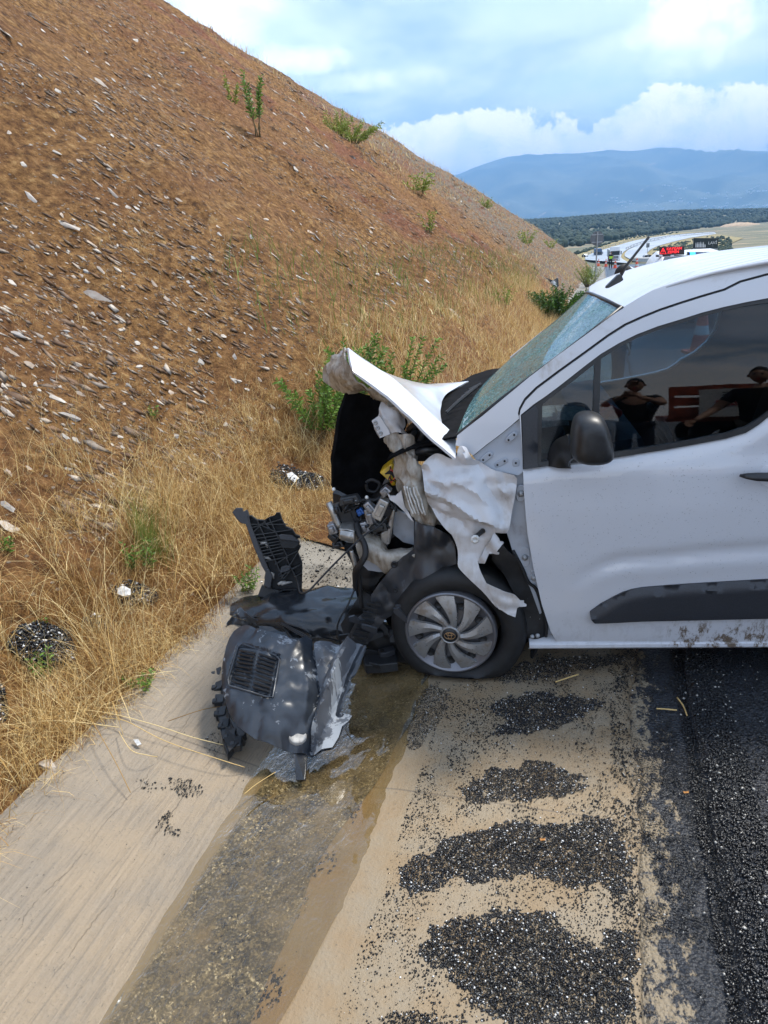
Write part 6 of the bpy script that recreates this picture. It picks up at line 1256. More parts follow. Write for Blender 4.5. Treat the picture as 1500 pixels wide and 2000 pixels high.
patch('lamp_shell', [[q5(272, 440, -.15), q5(290, 425, -.2), q5(308, 440, -.15)], [q5(285, 462, -.15), q5(298, 455, -.2), q5(310, 462, -.15)]], M['silver'], rt2, 5, .01, .03, 6)
COL.objects.unlink(rt); bpy.data.objects.remove(rt)
# lumps of asphalt thrown into the verge
def lump(label, poly, hgt, n, white=None):
    W_ = [hit(*p, False) for p in poly]; c_ = sum(W_, Vector())/len(W_); rt = thing('asphalt_heap', label, 'asphalt heap', tuple(c_), 0)
    xs = [p.x for p in W_]; ys_ = [p.y for p in W_]; P2 = chaikin([(p.x, p.y) for p in W_], 2); x = rng.uniform(min(xs), max(xs), n*4); y = rng.uniform(min(ys_), max(ys_), n*4)
    ok = np_pip(x+.05*fbm(x*9, y*9, 3, 7), y+.05*fbm(x*9, y*9, 3, 8), P2); x, y = x[ok][:n], y[ok][:n]; u, r = x*CA-y*SA, x*SA+y*CA
    ex = (x-c_.x)/(max(xs)-min(xs)+1e-6)*2; ey = (y-c_.y)/(max(ys_)-min(ys_)+1e-6)*2; z = terr(u, r)+hgt*np.maximum(0, 1-(ex**2+ey**2))**.6*rng.uniform(.5, 1, len(x))+.02
    o = grains(np.stack([x, y, z], -1)-np.array(c_)*0, .004+.007*rng.uniform(0, 1, len(x))**2, 'heap_grains', M['grit']); o.parent = rt; o.location = o.location-Vector(c_)
    k = len(P2); V = [(c_.x, c_.y, ground_z(c_.x, c_.y)+hgt*.8+.01)] + [((p[0]*.6+c_.x*.4), (p[1]*.6+c_.y*.4), ground_z(p[0]*.6+c_.x*.4, p[1]*.6+c_.y*.4)+hgt*.55) for p in P2] + [(p[0]*.96+c_.x*.04, p[1]*.96+c_.y*.04, ground_z(*p)-.01) for p in P2]
    F = [(0, 1+i, 1+(i+1) % k) for i in range(k)] + [(1+i, 1+k+i, 1+k+(i+1) % k, 1+(i+1) % k) for i in range(k)]; link('heap_core', V, F, M['crumb'], rt, True)
    return rt
lump('oval lump of black asphalt on the slope behind the hanging insulation', [(522, 940), (545, 925), (600, 930), (650, 945), (640, 965), (590, 968), (545, 955)], .09, 2200)
lump('largest heap of black millings with white chips in the dry grass', [(20, 1260), (60, 1235), (110, 1228), (150, 1255), (158, 1290), (120, 1312), (70, 1315), (30, 1290)], .05, 2200)
lump('heap of black millings in the grass at the left edge of the photo', [(-20, 1340), (10, 1345), (22, 1390), (15, 1415), (-20, 1425)], .05, 600)
lump('small dark heap of millings beside the white foam scrap', [(222, 1165), (250, 1152), (300, 1155), (322, 1170), (290, 1190), (240, 1195)], .035, 650)
lump('narrow dark streak of millings half hidden under straw', [(160, 1215), (200, 1208), (235, 1222), (225, 1240), (175, 1240)], .02, 400)
# scraps
def scrap(name, label, cat, pts, z, mat, thick=.006, onterr=True, amp=.006):
    c_ = hit(*pts[0]) if onterr else W(*pts[0], z)
    Fq = Fr(c_+Vector((0, 0, z)), (1, 0, 0), (0, .5, -.85), (0, .85, .5)); P = [Fq.px(*p) for p in pts]; mx = sum(p.x for p in P)/len(P); mzz = sum(p.z for p in P)/len(P)
    o = panel(Fq, name, pts, mat, None, None, lambda x, z_: -.012*max(0, 1-((x-mx)**2+(z_-mzz)**2)/.0025)+amp*mnoise.noise(Vector((x*50, z_*50, 1))), thick, .012, label=label, cat=cat) if False else None
    me = panel(Fq, name, pts, mat, None, None, lambda x, z_: -.014*max(0, 1-((x-mx)**2+(z_-mzz)**2)/.003)+amp*mnoise.noise(Vector((x*50, z_*50, 1))), thick, .010); return setp(me, label, cat)
scrap('foam_scrap', 'white foam scrap in the dry grass beside a small dark heap', 'foam scrap', [(229, 1150), (240, 1145), (256, 1152), (255, 1163), (240, 1166), (231, 1162)], .05, M['whitep'])
scrap('foam_scrap', 'small white scrap on the concrete left of the fallen moulding', 'foam scrap', [(262, 1446), (272, 1446), (278, 1455), (270, 1458)], .02, M['whitep'])
scrap('foam_scrap', 'long white scrap lying across the asphalt lump behind the insulation', 'foam scrap', [(560, 925), (570, 921), (584, 935), (590, 950), (583, 955), (574, 942), (562, 934)], .12, M['whitep'])
# leaves and cigarette-sized litter
for k, (px, py, c_) in enumerate(((1340, 1548, 'curled orange leaf on the old asphalt strip'), (1060, 1640, 'small orange leaf on the third pile of millings'))):
    p = W(px, py, .03); o = patch('dry_leaf', [[p+Vector((-.009, -.004, .0)), p+Vector((0, -.006, .004)), p+Vector((.009, -.003, .0))], [p+Vector((-.010, .003, .005)), p+Vector((0, .005, .0)), p+Vector((.010, .003, .006))]], M['leafo'], None, 4, .001, .001, 60); setp(o, c_, 'leaf')
for k, (l, lb) in enumerate([([(476, 1552), (500, 1532), (538, 1508)], 'broad straw blade on the concrete below the fallen moulding'), ([(1085, 1332), (1105, 1325), (1130, 1317)], 'pale straw lying on the mud near the front wheel'), ([(1282, 1384), (1300, 1385), (1322, 1387)], 'straw lying across the dark asphalt strip'), ([(1322, 1362), (1334, 1378), (1342, 1398)], 'bent straw on the asphalt below the door'), ([(640, 1160), (655, 1190), (672, 1205)], 'straw on the undertray')][:4]):
    mb = MB(); mb.tube(spline([W(a, b, .03) for a, b in l], 4), [.0035]*(4*(len(l)-1)+1), 4, flat=.4); o = mb.obj('loose_straw', M['straw'], None, True, label=lb, cat='straw')

# ------------------------------------------------------------------ grass and plants
def blades(u, r, hgt, wid, mat, name, lean=.6, seg=3, zoff=-.01, curl=.8, parent=None, lay=None):
    n = len(u); X, Y = xy(u, r); Z = terr(u, r)+zoff; B = np.stack([X, Y, Z], -1)
    a = rng.uniform(0, 6.28, n); d = np.stack([np.cos(a), np.sin(a), np.zeros(n)], -1); ln = lean*rng.uniform(.1, 1.2, n)
    b = rng.uniform(0, 6.28, n); s_ = np.stack([np.cos(b), np.sin(b), np.zeros(n)], -1)*(wid[:, None]/2)
    up = np.array([0, 0, 1.0]); V = []
    for k in range(seg+1):
        t = k/seg; th = ln*(.35+curl*t); p = B + (d*(np.sin(th)*t)[:, None] + up*(np.cos(th)*t)[:, None])*hgt[:, None]; w = 1-t*.85
        V += [p-s_*w, p+s_*w]
    V = np.stack(V, 1); m_ = 2*(seg+1); F = np.array([(2*k, 2*k+1, 2*k+3, 2*k+2) for k in range(seg)]); FF = F[None]+(np.arange(n)*m_)[:, None, None]
    V = V.reshape(-1, 3); loc = V.mean(0) if parent is None else np.zeros(3); o = bpy.data.objects.new(name, npmesh(name, V-loc, FF.reshape(-1, 4), mat)); COL.objects.link(o); o.location = loc; o['kind'] = 'stuff'; return o
def gr(n, u0, u1, r0, r1, pu, pr, thr, sc_, seed, h0, h1, w0, w1, mat, name, **k):
    u, r = scatter_u(n, u0, u1, r0, r1, pu, pr)
    ok = fbm(u*sc_, r*sc_, 3, seed) > thr; 
    for (px, py, rad) in ((90, 1272, .17), (265, 1172, .12), (585, 945, .32), (5, 1385, .14), (200, 1222, .08)):
        c_ = hit(px, py, False); cu, cr__ = uv(c_.x, c_.y); ok &= (u-cu)**2+(r-cr__)**2 > (rad*rng.uniform(.5, 1.1, n))**2
    u, r = u[ok], r[ok]; e = 1
    return blades(u, r, h0+(h1-h0)*rng.uniform(0, 1, len(u))**1.6, w0+(w1-w0)*rng.uniform(0, 1, len(u)), mat, name, **k)
edge_u = lambda r: -1.93
# thick straw at the foot of the slope: tufts first, loose stems after
def tufts(n, per, u0, u1, r0, r1, pu, pr, h0, h1, mat, name, spread=.05, lean=1.0, w=(.0016, .0034), thr=-9, seed=1, curl=.8):
    cu, cr__ = scatter_u(n, u0, u1, r0, r1, pu, pr); ok = fbm(cu*1.2, cr__*1.2, 3, seed) > thr; cu, cr__ = cu[ok], cr__[ok]; n = len(cu)
    u = np.repeat(cu, per)+rng.normal(0, spread, n*per); r = np.repeat(cr__, per)+rng.normal(0, spread, n*per); ok = u < -1.86+.10*vnoise(r*3, r*0, 5)+.80*sstep(3.75, 4.15, r); ok &= ~((r > 3.3) & (r < 3.85) & (u > -1.95))
    for (px, py, rad) in ((90, 1272, .16), (265, 1172, .10), (585, 945, .32), (5, 1385, .12)):
        c_ = hit(px, py, False); a_, b_ = uv(c_.x, c_.y); ok &= (u-a_)**2+(r-b_)**2 > (rad*rng.uniform(.6, 1.05, len(u)))**2
    u, r = u[ok], r[ok]; hh = np.repeat(rng.uniform(.6, 1.2, n), per)[ok]*(h0+(h1-h0)*rng.uniform(0, 1, len(u)))
    return blades(u, r, hh, rng.uniform(w[0], w[1], len(u)), mat, name, lean=lean, curl=curl)
tufts(760, 60, -1.93, -2.9, -1.0, 5.5, 1.1, 1.0, .08, .25, M['straw'], 'dry_grass', .055, 1.45, thr=-.22, seed=9)
tufts(520, 60, -1.93, -2.6, -1.0, 5.5, 1.0, 1.0, .06, .17, M['straw_red'], 'dry_grass', .05, 1.0)
tufts(500, 26, -2.3, -4.4, -1.0, 7, 1.3, 1.0, .04, .16, M['straw'], 'dry_grass', .06, 1.3, thr=-.10, seed=4)
tufts(90, 14, -1.95, -3.0, .5, 4.5, 1.0, 1.0, .15, .40, M['straw'], 'dry_grass', .06, 1.3, (.0035, .006), curl=1.0)
tufts(150, 26, -1.95, -3.2, .5, 4.5, 1.0, 1.0, .25, .55, M['straw'], 'dry_grass', .04, 1.1, (.0018, .0034), curl=.9)
tufts(260, 50, -1.1, -2.6, 3.8, 7, 1.0, 1.0, .07, .22, M['straw'], 'dry_grass', .06, 1.1)
tufts(900, 30, -1.1, -2.5, 4.5, 26, 1.6, 1.2, .12, .36, M['straw'], 'dry_grass', .10, 1.0, (.004, .008))
tufts(200, 12, -2.6, -7, 2, 14, 1.0, 1.0, .05, .16, M['straw_red'], 'dry_grass', .07, 1.1, (.003, .006), thr=.02, seed=6)
gr(26000, -2.5, -10, 1, 16, 1.1, 1.2, .02, .9, 601, .02, .065, .003, .006, M['straw_red'], 'dry_grass', lean=1.3)
gr(12000, -2.5, -16, 6, 60, 1.0, 1.2, .0, .5, 603, .04, .12, .008, .018, M['straw_red'], 'dry_grass', lean=1.1)
gr(7000, -1.4, -3.5, 10, 95, 1.3, 1.1, -.1, .22, 605, .08, .26, .010, .026, M['straw'], 'dry_grass', lean=.9)
gr(9000, -6, -15, 24, 95, 1.0, 1.1, .05, .15, 606, .10, .30, .014, .034, M['straw'], 'dry_grass', lean=.9)
# sparse tufts on the skyline of the cut
n = 9000; r = 10+90*rng.uniform(0, 1, n); H_ = np.interp(r, HR, HH); u = -(2.35+H_/.8)+rng.normal(-.6, 1.2, n); blades(u, r, rng.uniform(.10, .5, n), rng.uniform(.010, .025, n), M['straw'], 'dry_grass', lean=.6)
# long lone straws arching over the concrete edge
mb = MB()
for l in [[(205, 1415), (250, 1430), (330, 1475), (440, 1508), (480, 1510)], [(100, 1395), (200, 1412), (300, 1440), (380, 1462), (455, 1470)], [(0, 1430), (120, 1435), (235, 1432)], [(150, 1375), (190, 1440), (230, 1510), (258, 1560)], [(235, 1440), (262, 1490), (292, 1500), (310, 1490)], [(330, 1420), (400, 1412), (440, 1390)]]:
    P = [hit(a, b, False)+Vector((0, 0, .03+.04*math.sin(math.pi*i/(len(l)-1)))) for i, (a, b) in enumerate(l)]; P = spline(P, 5); mb.tube(P, .0016, 4)
mb.obj('long_straws', M['straw'], None, True, kind='stuff')
# leafy plants
def leafblade(P, D, L, Wd, rn):
    """a folded lance-shaped leaf as six quads"""
    D = D.normalized(); S = D.cross(Vector((rn.uniform(-1, 1), rn.uniform(-1, 1), rn.uniform(-.2, 1)))).normalized(); N = S.cross(D).normalized(); V = []; F = []
    for t, w in ((0, .12), (.35, 1), (.7, .7), (1, .05)):
        c = P+D*(L*t)-Vector((0, 0, L*.22*t*t)); V += [c-S*(Wd*w/2)+N*(Wd*.18*w), c, c+S*(Wd*w/2)+N*(Wd*.18*w)]
    for i in range(3): F += [(i*3, i*3+1, i*3+4, i*3+3), (i*3+1, i*3+2, i*3+5, i*3+4)]
    return V, F
def plant(px, py, name, label, cat, hgt, spread, ns, nl, L, Wd, mat='leaf', at=None, group=None, seed=1, droop=.2, lower=.15):
    rn = random.Random(seed); b0 = at or hit_below(px, py); b0 = Vector((b0.x, b0.y, ground_z(b0.x, b0.y)-.02)); t = thing(name, label, cat, tuple(b0), 0, group); lv = MB(); VV = []; FF = []
    for s_ in range(ns):
        a = rn.uniform(0, 6.28); h_ = hgt*rn.uniform(.6, 1.05); sp_ = spread*math.sqrt(rn.random()); st = b0+Vector((math.cos(a)*sp_*.25, math.sin(a)*sp_*.25, 0)); P = []
        for k in range(7):
            f = k/6; P.append(st+Vector((math.cos(a)*sp_*f**1.2, math.sin(a)*sp_*f**1.2, h_*f*(1-droop*f*sp_/max(hgt, .01))))+Vector((rn.uniform(-1, 1), rn.uniform(-1, 1), 0))*.02*hgt)
        mb = MB(); mb.tube(P, [max(.0012, .010*hgt*(1-f/7)) for f in range(7)], 5); mb.obj('stem', M['stem'], t, True)
        for k in range(nl):
            f = lower+(1-lower)*(k+rn.random())/nl; i = min(5, int(f*6)); p = P[i].lerp(P[i+1], f*6-i); ax = (P[i+1]-P[i]).normalized(); ang = k*2.4+rn.uniform(-.3, .3)
            o_ = ax.orthogonal().normalized(); o_ = Matrix.Rotation(ang, 3, ax) @ o_; D = (o_*rn.uniform(.6, 1.0)+ax*rn.uniform(.4, 1.0)); V, F = leafblade(p, D, L*rn.uniform(.6, 1.15)*(1-.35*f), Wd*rn.uniform(.8, 1.2), rn); b = len(VV); VV += V; FF += [tuple(q+b for q in f2) for f2 in F]
    link('foliage', VV, FF, M[mat], t, False, kind='stuff'); return t
plant(625, 850, 'oleander_bush', 'bright green bush left of the raised bonnet tip, leaning over dry grass', 'bush', .66, .36, 15, 66, .088, .019, seed=3)
plant(690, 800, 'oleander_bush', 'bright green bush directly behind the raised bonnet tip', 'bush', .70, .30, 13, 66, .088, .019, seed=4)
plant(778, 800, 'oleander_bush', 'bright green bush showing above the buckled bonnet', 'bush', .78, .40, 16, 66, .088, .019, seed=5)
plant(1088, 625, 'dark_bush', 'dark green bush on the verge above the windscreen', 'bush', 1.0, .85, 70, 44, .16, .034, 'leaf_dark', seed=6)
plant(1150, 560, 'verge_bush', 'yellow-green bush below the road sign', 'bush', 1.3, .8, 34, 30, .16, .028, 'leaf_yellow', seed=7)
plant(1157, 545, 'verge_bush', 'low green bush at the pole of the road sign', 'bush', 1.0, .5, 20, 30, .16, .026, 'leaf', seed=8)
plant(506, 283, 'sapling', 'lone green sapling standing upright in the middle of the slope', 'sapling', 1.05, .16, 6, 40, .13, .03, 'leaf', seed=9, lower=.35)
plant(456, 212, 'sapling', 'smaller sapling up the slope, left of the lone green one', 'sapling', .6, .12, 4, 26, .10, .03, 'leaf_yellow', seed=10)
plant(690, 282, 'broom_bush', 'pale yellow-green bush on the red soil near the skyline', 'bush', .75, .9, 34, 26, .20, .035, 'leaf_yellow', seed=11)
plant(660, 262, 'broom_bush', 'narrow yellow-green bush left of the larger pale one near the skyline', 'bush', .8, .45, 16, 26, .18, .03, 'leaf_yellow', seed=12)
for k, (px, py, h_, lb) in enumerate([(950, 410, .8, 'round green tuft just below the skyline, mid slope'), (1028, 482, .8, 'pale green tuft lower on the right end of the slope'), (820, 385, .7, 'tall thin weed on the red soil band'), (1075, 488, .8, 'yellow-green tuft on the skyline near the slope end')]):
    plant(px, py, 'weed', lb, 'shrub', h_, .5, 10, 16, .22, .05, 'leaf_yellow', seed=22+k)
for k, (px, py, h_, sp_, ns, L_, lb) in enumerate([(92, 1325, .16, .05, 6, .045, 'small bright green seedling in front of the largest heap of millings'), (255, 1118, .22, .05, 5, .045, 'left of the two bright seedlings in the dry grass'), (296, 1118, .24, .05, 6, .045, 'right of the two bright seedlings in the dry grass'), (487, 1155, .20, .07, 9, .04, 'green seedling touching the ribbed bracket'), (302, 815, .14, .03, 3, .04, 'single green shoot among the stones above the tall grass tuft'), (12, 1080, .12, .04, 4, .04, 'green shoot at the left edge beside a grey stone'), (280, 1345, .12, .07, 7, .035, 'low green weed at the lower edge of the straw'), (85, 1228, .07, .03, 3, .03, 'tiny green shoot just above the largest heap of millings'), (985, 600, .5, .35, 12, .10, 'pale weed clump on the verge left of the dark bush'), (840, 465, .6, .25, 6, .12, 'small weed on the slope below the red band')]):
    plant(px, py, 'seedling', lb, 'seedling', h_, sp_, ns, 16, L_, L_*.26, 'leaf' if k < 8 else 'leaf_yellow', seed=40+k)
# tall green grass tuft between the stones
c_ = hit(300, 1085, False); cu, cr__ = uv(c_.x, c_.y); n = 260; u = cu+rng.normal(0, .05, n); r = cr__+rng.normal(0, .05, n)
o = blades(u, r, rng.uniform(.12, .50, n), rng.uniform(.0018, .003, n), M['green_blade'], 'green_grass', lean=.35); del o['kind']; setp(o, 'tall thin green grass tuft rising behind the two seedlings', 'grass tuft')
n = 2600; u, r = scatter_u(n, -2.1, -3.6, 6, 30); blades(u, r, rng.uniform(.1, .45, n), rng.uniform(.004, .010, n), M['green_blade'], 'green_grass', lean=.7)
# ------------------------------------------------------------------ people
def person(label, loc, rz, pose, top, legs, h=1.76, hair='hair', vest=None, cap=None, phone=False):
    t = thing('person', label, 'person', tuple(loc), rz, None); s_ = h/1.76
    J = dict(pel=(0, 0, .95), wst=(0, 0, 1.10), chs=(0, 0, 1.32), nk=(0, 0, 1.50), hd=(0, -.01, 1.56), hl=(-.09, 0, .92), hr=(.09, 0, .92), kl=(-.11, -.02, .50), kr=(.11, -.02, .50), al=(-.11, .02, .09), ar=(.11, .02, .09), tl=(-.12, -.15, .035), tr=(.12, -.15, .035),
             sl=(-.19, 0, 1.42), sr=(.19, 0, 1.42), el=(-.25, .02, 1.14), er=(.25, .02, 1.14), wl=(-.25, -.08, .90), wr=(.25, -.08, .90)); J.update(pose)
    def skin(name, jn, edges, rad, mat, root='pel', par=t, lvl=2):
        V = [Vector(J[j]) for j in jn]; E = [(jn.index(a), jn.index(b)) for a, b in edges]; me = bpy.data.meshes.new(name); me.from_pydata(V, E, []); me.materials.append(mat); o = bpy.data.objects.new(name, me); COL.objects.link(o); o.parent = par
        md = o.modifiers.new('skin', 'SKIN'); md.use_smooth_shade = True; me.skin_vertices[0].data[0].use_root = False
        for i, j in enumerate(jn): r_ = rad[j]; me.skin_vertices[0].data[i].radius = r_ if isinstance(r_, tuple) else (r_, r_); me.skin_vertices[0].data[i].use_root = (j == root)
        sb_ = o.modifiers.new('sub', 'SUBSURF'); sb_.levels = sb_.render_levels = lvl; return o
    rad = dict(pel=(.15, .115), wst=(.135, .10), chs=(.165, .115), nk=.055, hd=.055, hl=.085, hr=.085, kl=.06, kr=.06, al=.04, ar=.04, tl=.035, tr=.035, sl=.065, sr=.065, el=.045, er=.045, wl=.03, wr=.03)
    skin('body', ['pel', 'wst', 'chs', 'nk', 'hd', 'hl', 'hr', 'kl', 'kr', 'al', 'ar', 'tl', 'tr', 'sl', 'sr', 'el', 'er', 'wl', 'wr'], [('pel', 'wst'), ('wst', 'chs'), ('chs', 'nk'), ('nk', 'hd'), ('pel', 'hl'), ('pel', 'hr'), ('hl', 'kl'), ('hr', 'kr'), ('kl', 'al'), ('kr', 'ar'), ('al', 'tl'), ('ar', 'tr'), ('chs', 'sl'), ('chs', 'sr'), ('sl', 'el'), ('sr', 'er'), ('el', 'wl'), ('er', 'wr')], {k: (v if not isinstance(v, tuple) else tuple(x*.93 for x in v)) if True else v for k, v in rad.items()}, M['skin'])
    big = {k: (tuple(x*1.16 for x in v) if isinstance(v, tuple) else v*1.2) for k, v in rad.items()}
    J['ml'] = tuple(Vector(J['el']).lerp(Vector(J['sl']), .45)); J['mr'] = tuple(Vector(J['er']).lerp(Vector(J['sr']), .45)); big['ml'] = big['mr'] = .062; big['nk'] = .075
    J['nk2'] = tuple(Vector(J['nk'])-Vector((0, 0, .04))); big['nk2'] = .10; big['chs'] = (.19, .165)
    skin('shirt', ['pel', 'wst', 'chs', 'nk2', 'sl', 'sr', 'ml', 'mr'], [('pel', 'wst'), ('wst', 'chs'), ('chs', 'nk2'), ('chs', 'sl'), ('chs', 'sr'), ('sl', 'ml'), ('sr', 'mr')], big, M[top])
    skin('trousers', ['pel', 'hl', 'hr', 'kl', 'kr', 'al', 'ar'], [('pel', 'hl'), ('pel', 'hr'), ('hl', 'kl'), ('hr', 'kr'), ('kl', 'al'), ('kr', 'ar')], {**big, 'al': .062, 'ar': .062, 'pel': (.150, .118)}, M[legs])
    for a, b in (('al', 'tl'), ('ar', 'tr')): J['q1'] = J[a]; J['q2'] = J[b]; skin('shoe', ['q1', 'q2'], [('q1', 'q2')], {'q1': .055, 'q2': .045}, M['rubber'], 'q1')
    if vest: J['v0'] = tuple(Vector(J['pel'])+Vector((0, 0, .02))); skin('vest', ['v0', 'wst', 'chs', 'nk2', 'sl', 'sr'], [('v0', 'wst'), ('wst', 'chs'), ('chs', 'nk2'), ('chs', 'sl'), ('chs', 'sr')], {**{k: (tuple(x*1.10 for x in v) if isinstance(v, tuple) else v*1.12) for k, v in big.items()}, 'v0': (.175, .14)}, M[vest], 'v0')
    # head: a shaped mesh with brow, nose, chin and ears
    hc = Vector(J['hd'])+Vector((0, -.01, .11)); V0, F0 = None, None
    bm = bmesh.new(); bmesh.ops.create_uvsphere(bm, u_segments=24, v_segments=18, radius=1)
    for v in bm.verts:
        x, y, z = v.co; front = max(0, -y); w = 1-.22*max(0, -z)**1.5
        v.co = Vector((x*.078*w, y*.098*(1-.12*max(0, -z)*(1 if y > 0 else 0)), z*.118)); v.co.y -= front*(.022*math.exp(-((x/.13)**2+((z+.12)/.20)**2)) + .008*math.exp(-((z-.32)/.12)**2)+.012*math.exp(-((x/.3)**2+((z+.80)/.2)**2))); v.co.y += .014*front*(math.exp(-(((abs(x)-.36)/.15)**2+((z-.12)/.10)**2)))
        v.co += hc
    me = bpy.data.meshes.new('head'); bm.to_mesh(me); bm.free(); me.materials.append(M['skin']); me.polygons.foreach_set('use_smooth', [True]*len(me.polygons)); hd = bpy.data.objects.new('head', me); COL.objects.link(hd); hd.parent = t; RM[hd] = RM[t]; Mw = RM[t].inverted()
    for s2 in (-1, 1):
        mb = MB(); mb.lathe(Mw @ (hc+Vector((s2*.076, .01, 0))), (Mw.to_3x3() @ Vector((s2, .3, 0))), [(0, .010), (.012, .026), (.016, .022), (.010, .010), (.010, .0001)], 12); mb.obj('ear', M['skin'], hd, True)
        mb = MB(); mb.lathe(Mw @ (hc+Vector((s2*.030, -.088, .016))), (Mw.to_3x3() @ Vector((0, -1, 0))), [(0, .012), (.004, .010), (.006, .004), (.006, .0001)], 10); mb.obj('eye', M['rubber'], hd, True)
    mb = MB(); mb.box(Mw @ (hc+Vector((0, -.100, -.058))), (.044, .008, .008)); mb.obj('mouth', M['red_reflect'], hd)
    V = []; F = []; nn = 20; k_ = 9
    for i in range(k_):
        ph = i/(k_-1)*1.62
        for j in range(nn):
            a = 2*math.pi*j/nn; fr_ = max(0, -math.sin(a)); lim = ph*(1-.42*fr_); V.append(Mw @ (hc+Vector((.084*math.sin(lim)*math.cos(a), .106*math.sin(lim)*math.sin(a)+.006, .010+.122*math.cos(lim)))))
    F = [(i*nn+j, i*nn+(j+1) % nn, (i+1)*nn+(j+1) % nn, (i+1)*nn+j) for i in range(k_-1) for j in range(nn)]; link('cap' if cap else 'hair', V, F, M[cap or hair], hd, True)
    if cap: mb = MB(); mb.prism([Mw @ (hc+Vector(p)) for p in ((-.065, -.075, .055), (-.05, -.15, .045), (0, -.17, .043), (.05, -.15, .045), (.065, -.075, .055))], (0, 0, .006)); mb.obj('cap_peak', M[cap], hd)
    # hands: palm and five fingers
    for sd_, w_, e_ in ((-1, 'wl', 'el'), (1, 'wr', 'er')):
        wv, ev = Vector(J[w_]), Vector(J[e_]); d = (wv-ev).normalized(); sdv = d.cross(Vector((0, 1, .2))).normalized()*sd_; nv = d.cross(sdv).normalized()
        J['h0'] = tuple(wv); J['h1'] = tuple(wv+d*.05); J['h2'] = tuple(wv+d*.085); rr = {'h0': .028, 'h1': (.036, .02), 'h2': (.036, .018)}; hand = skin('hand', ['h0', 'h1', 'h2'], [('h0', 'h1'), ('h1', 'h2')], rr, M['skin'], 'h0', t, 1)
        for f in range(5):
            if f == 4: P = [wv+d*.03+sdv*.02, wv+d*.06+sdv*.045, wv+d*.085+sdv*.055+nv*.01]; r_ = [.011, .010, .007]
            else: q = (f-1.5)*.019; L_ = (.062, .072, .068, .052)[f]; P = [wv+d*.07+sdv*q, wv+d*(.09+L_*.4)+sdv*q, wv+d*(.09+L_*.75)+sdv*q+nv*.018, wv+d*(.09+L_*.9)+sdv*q+nv*.034]; r_ = [.010, .009, .008, .006]
            mb = MB(); mb.tube([Mw @ p for p in P], r_, 7); mb.obj('finger', M['skin'], t, True)
    return t
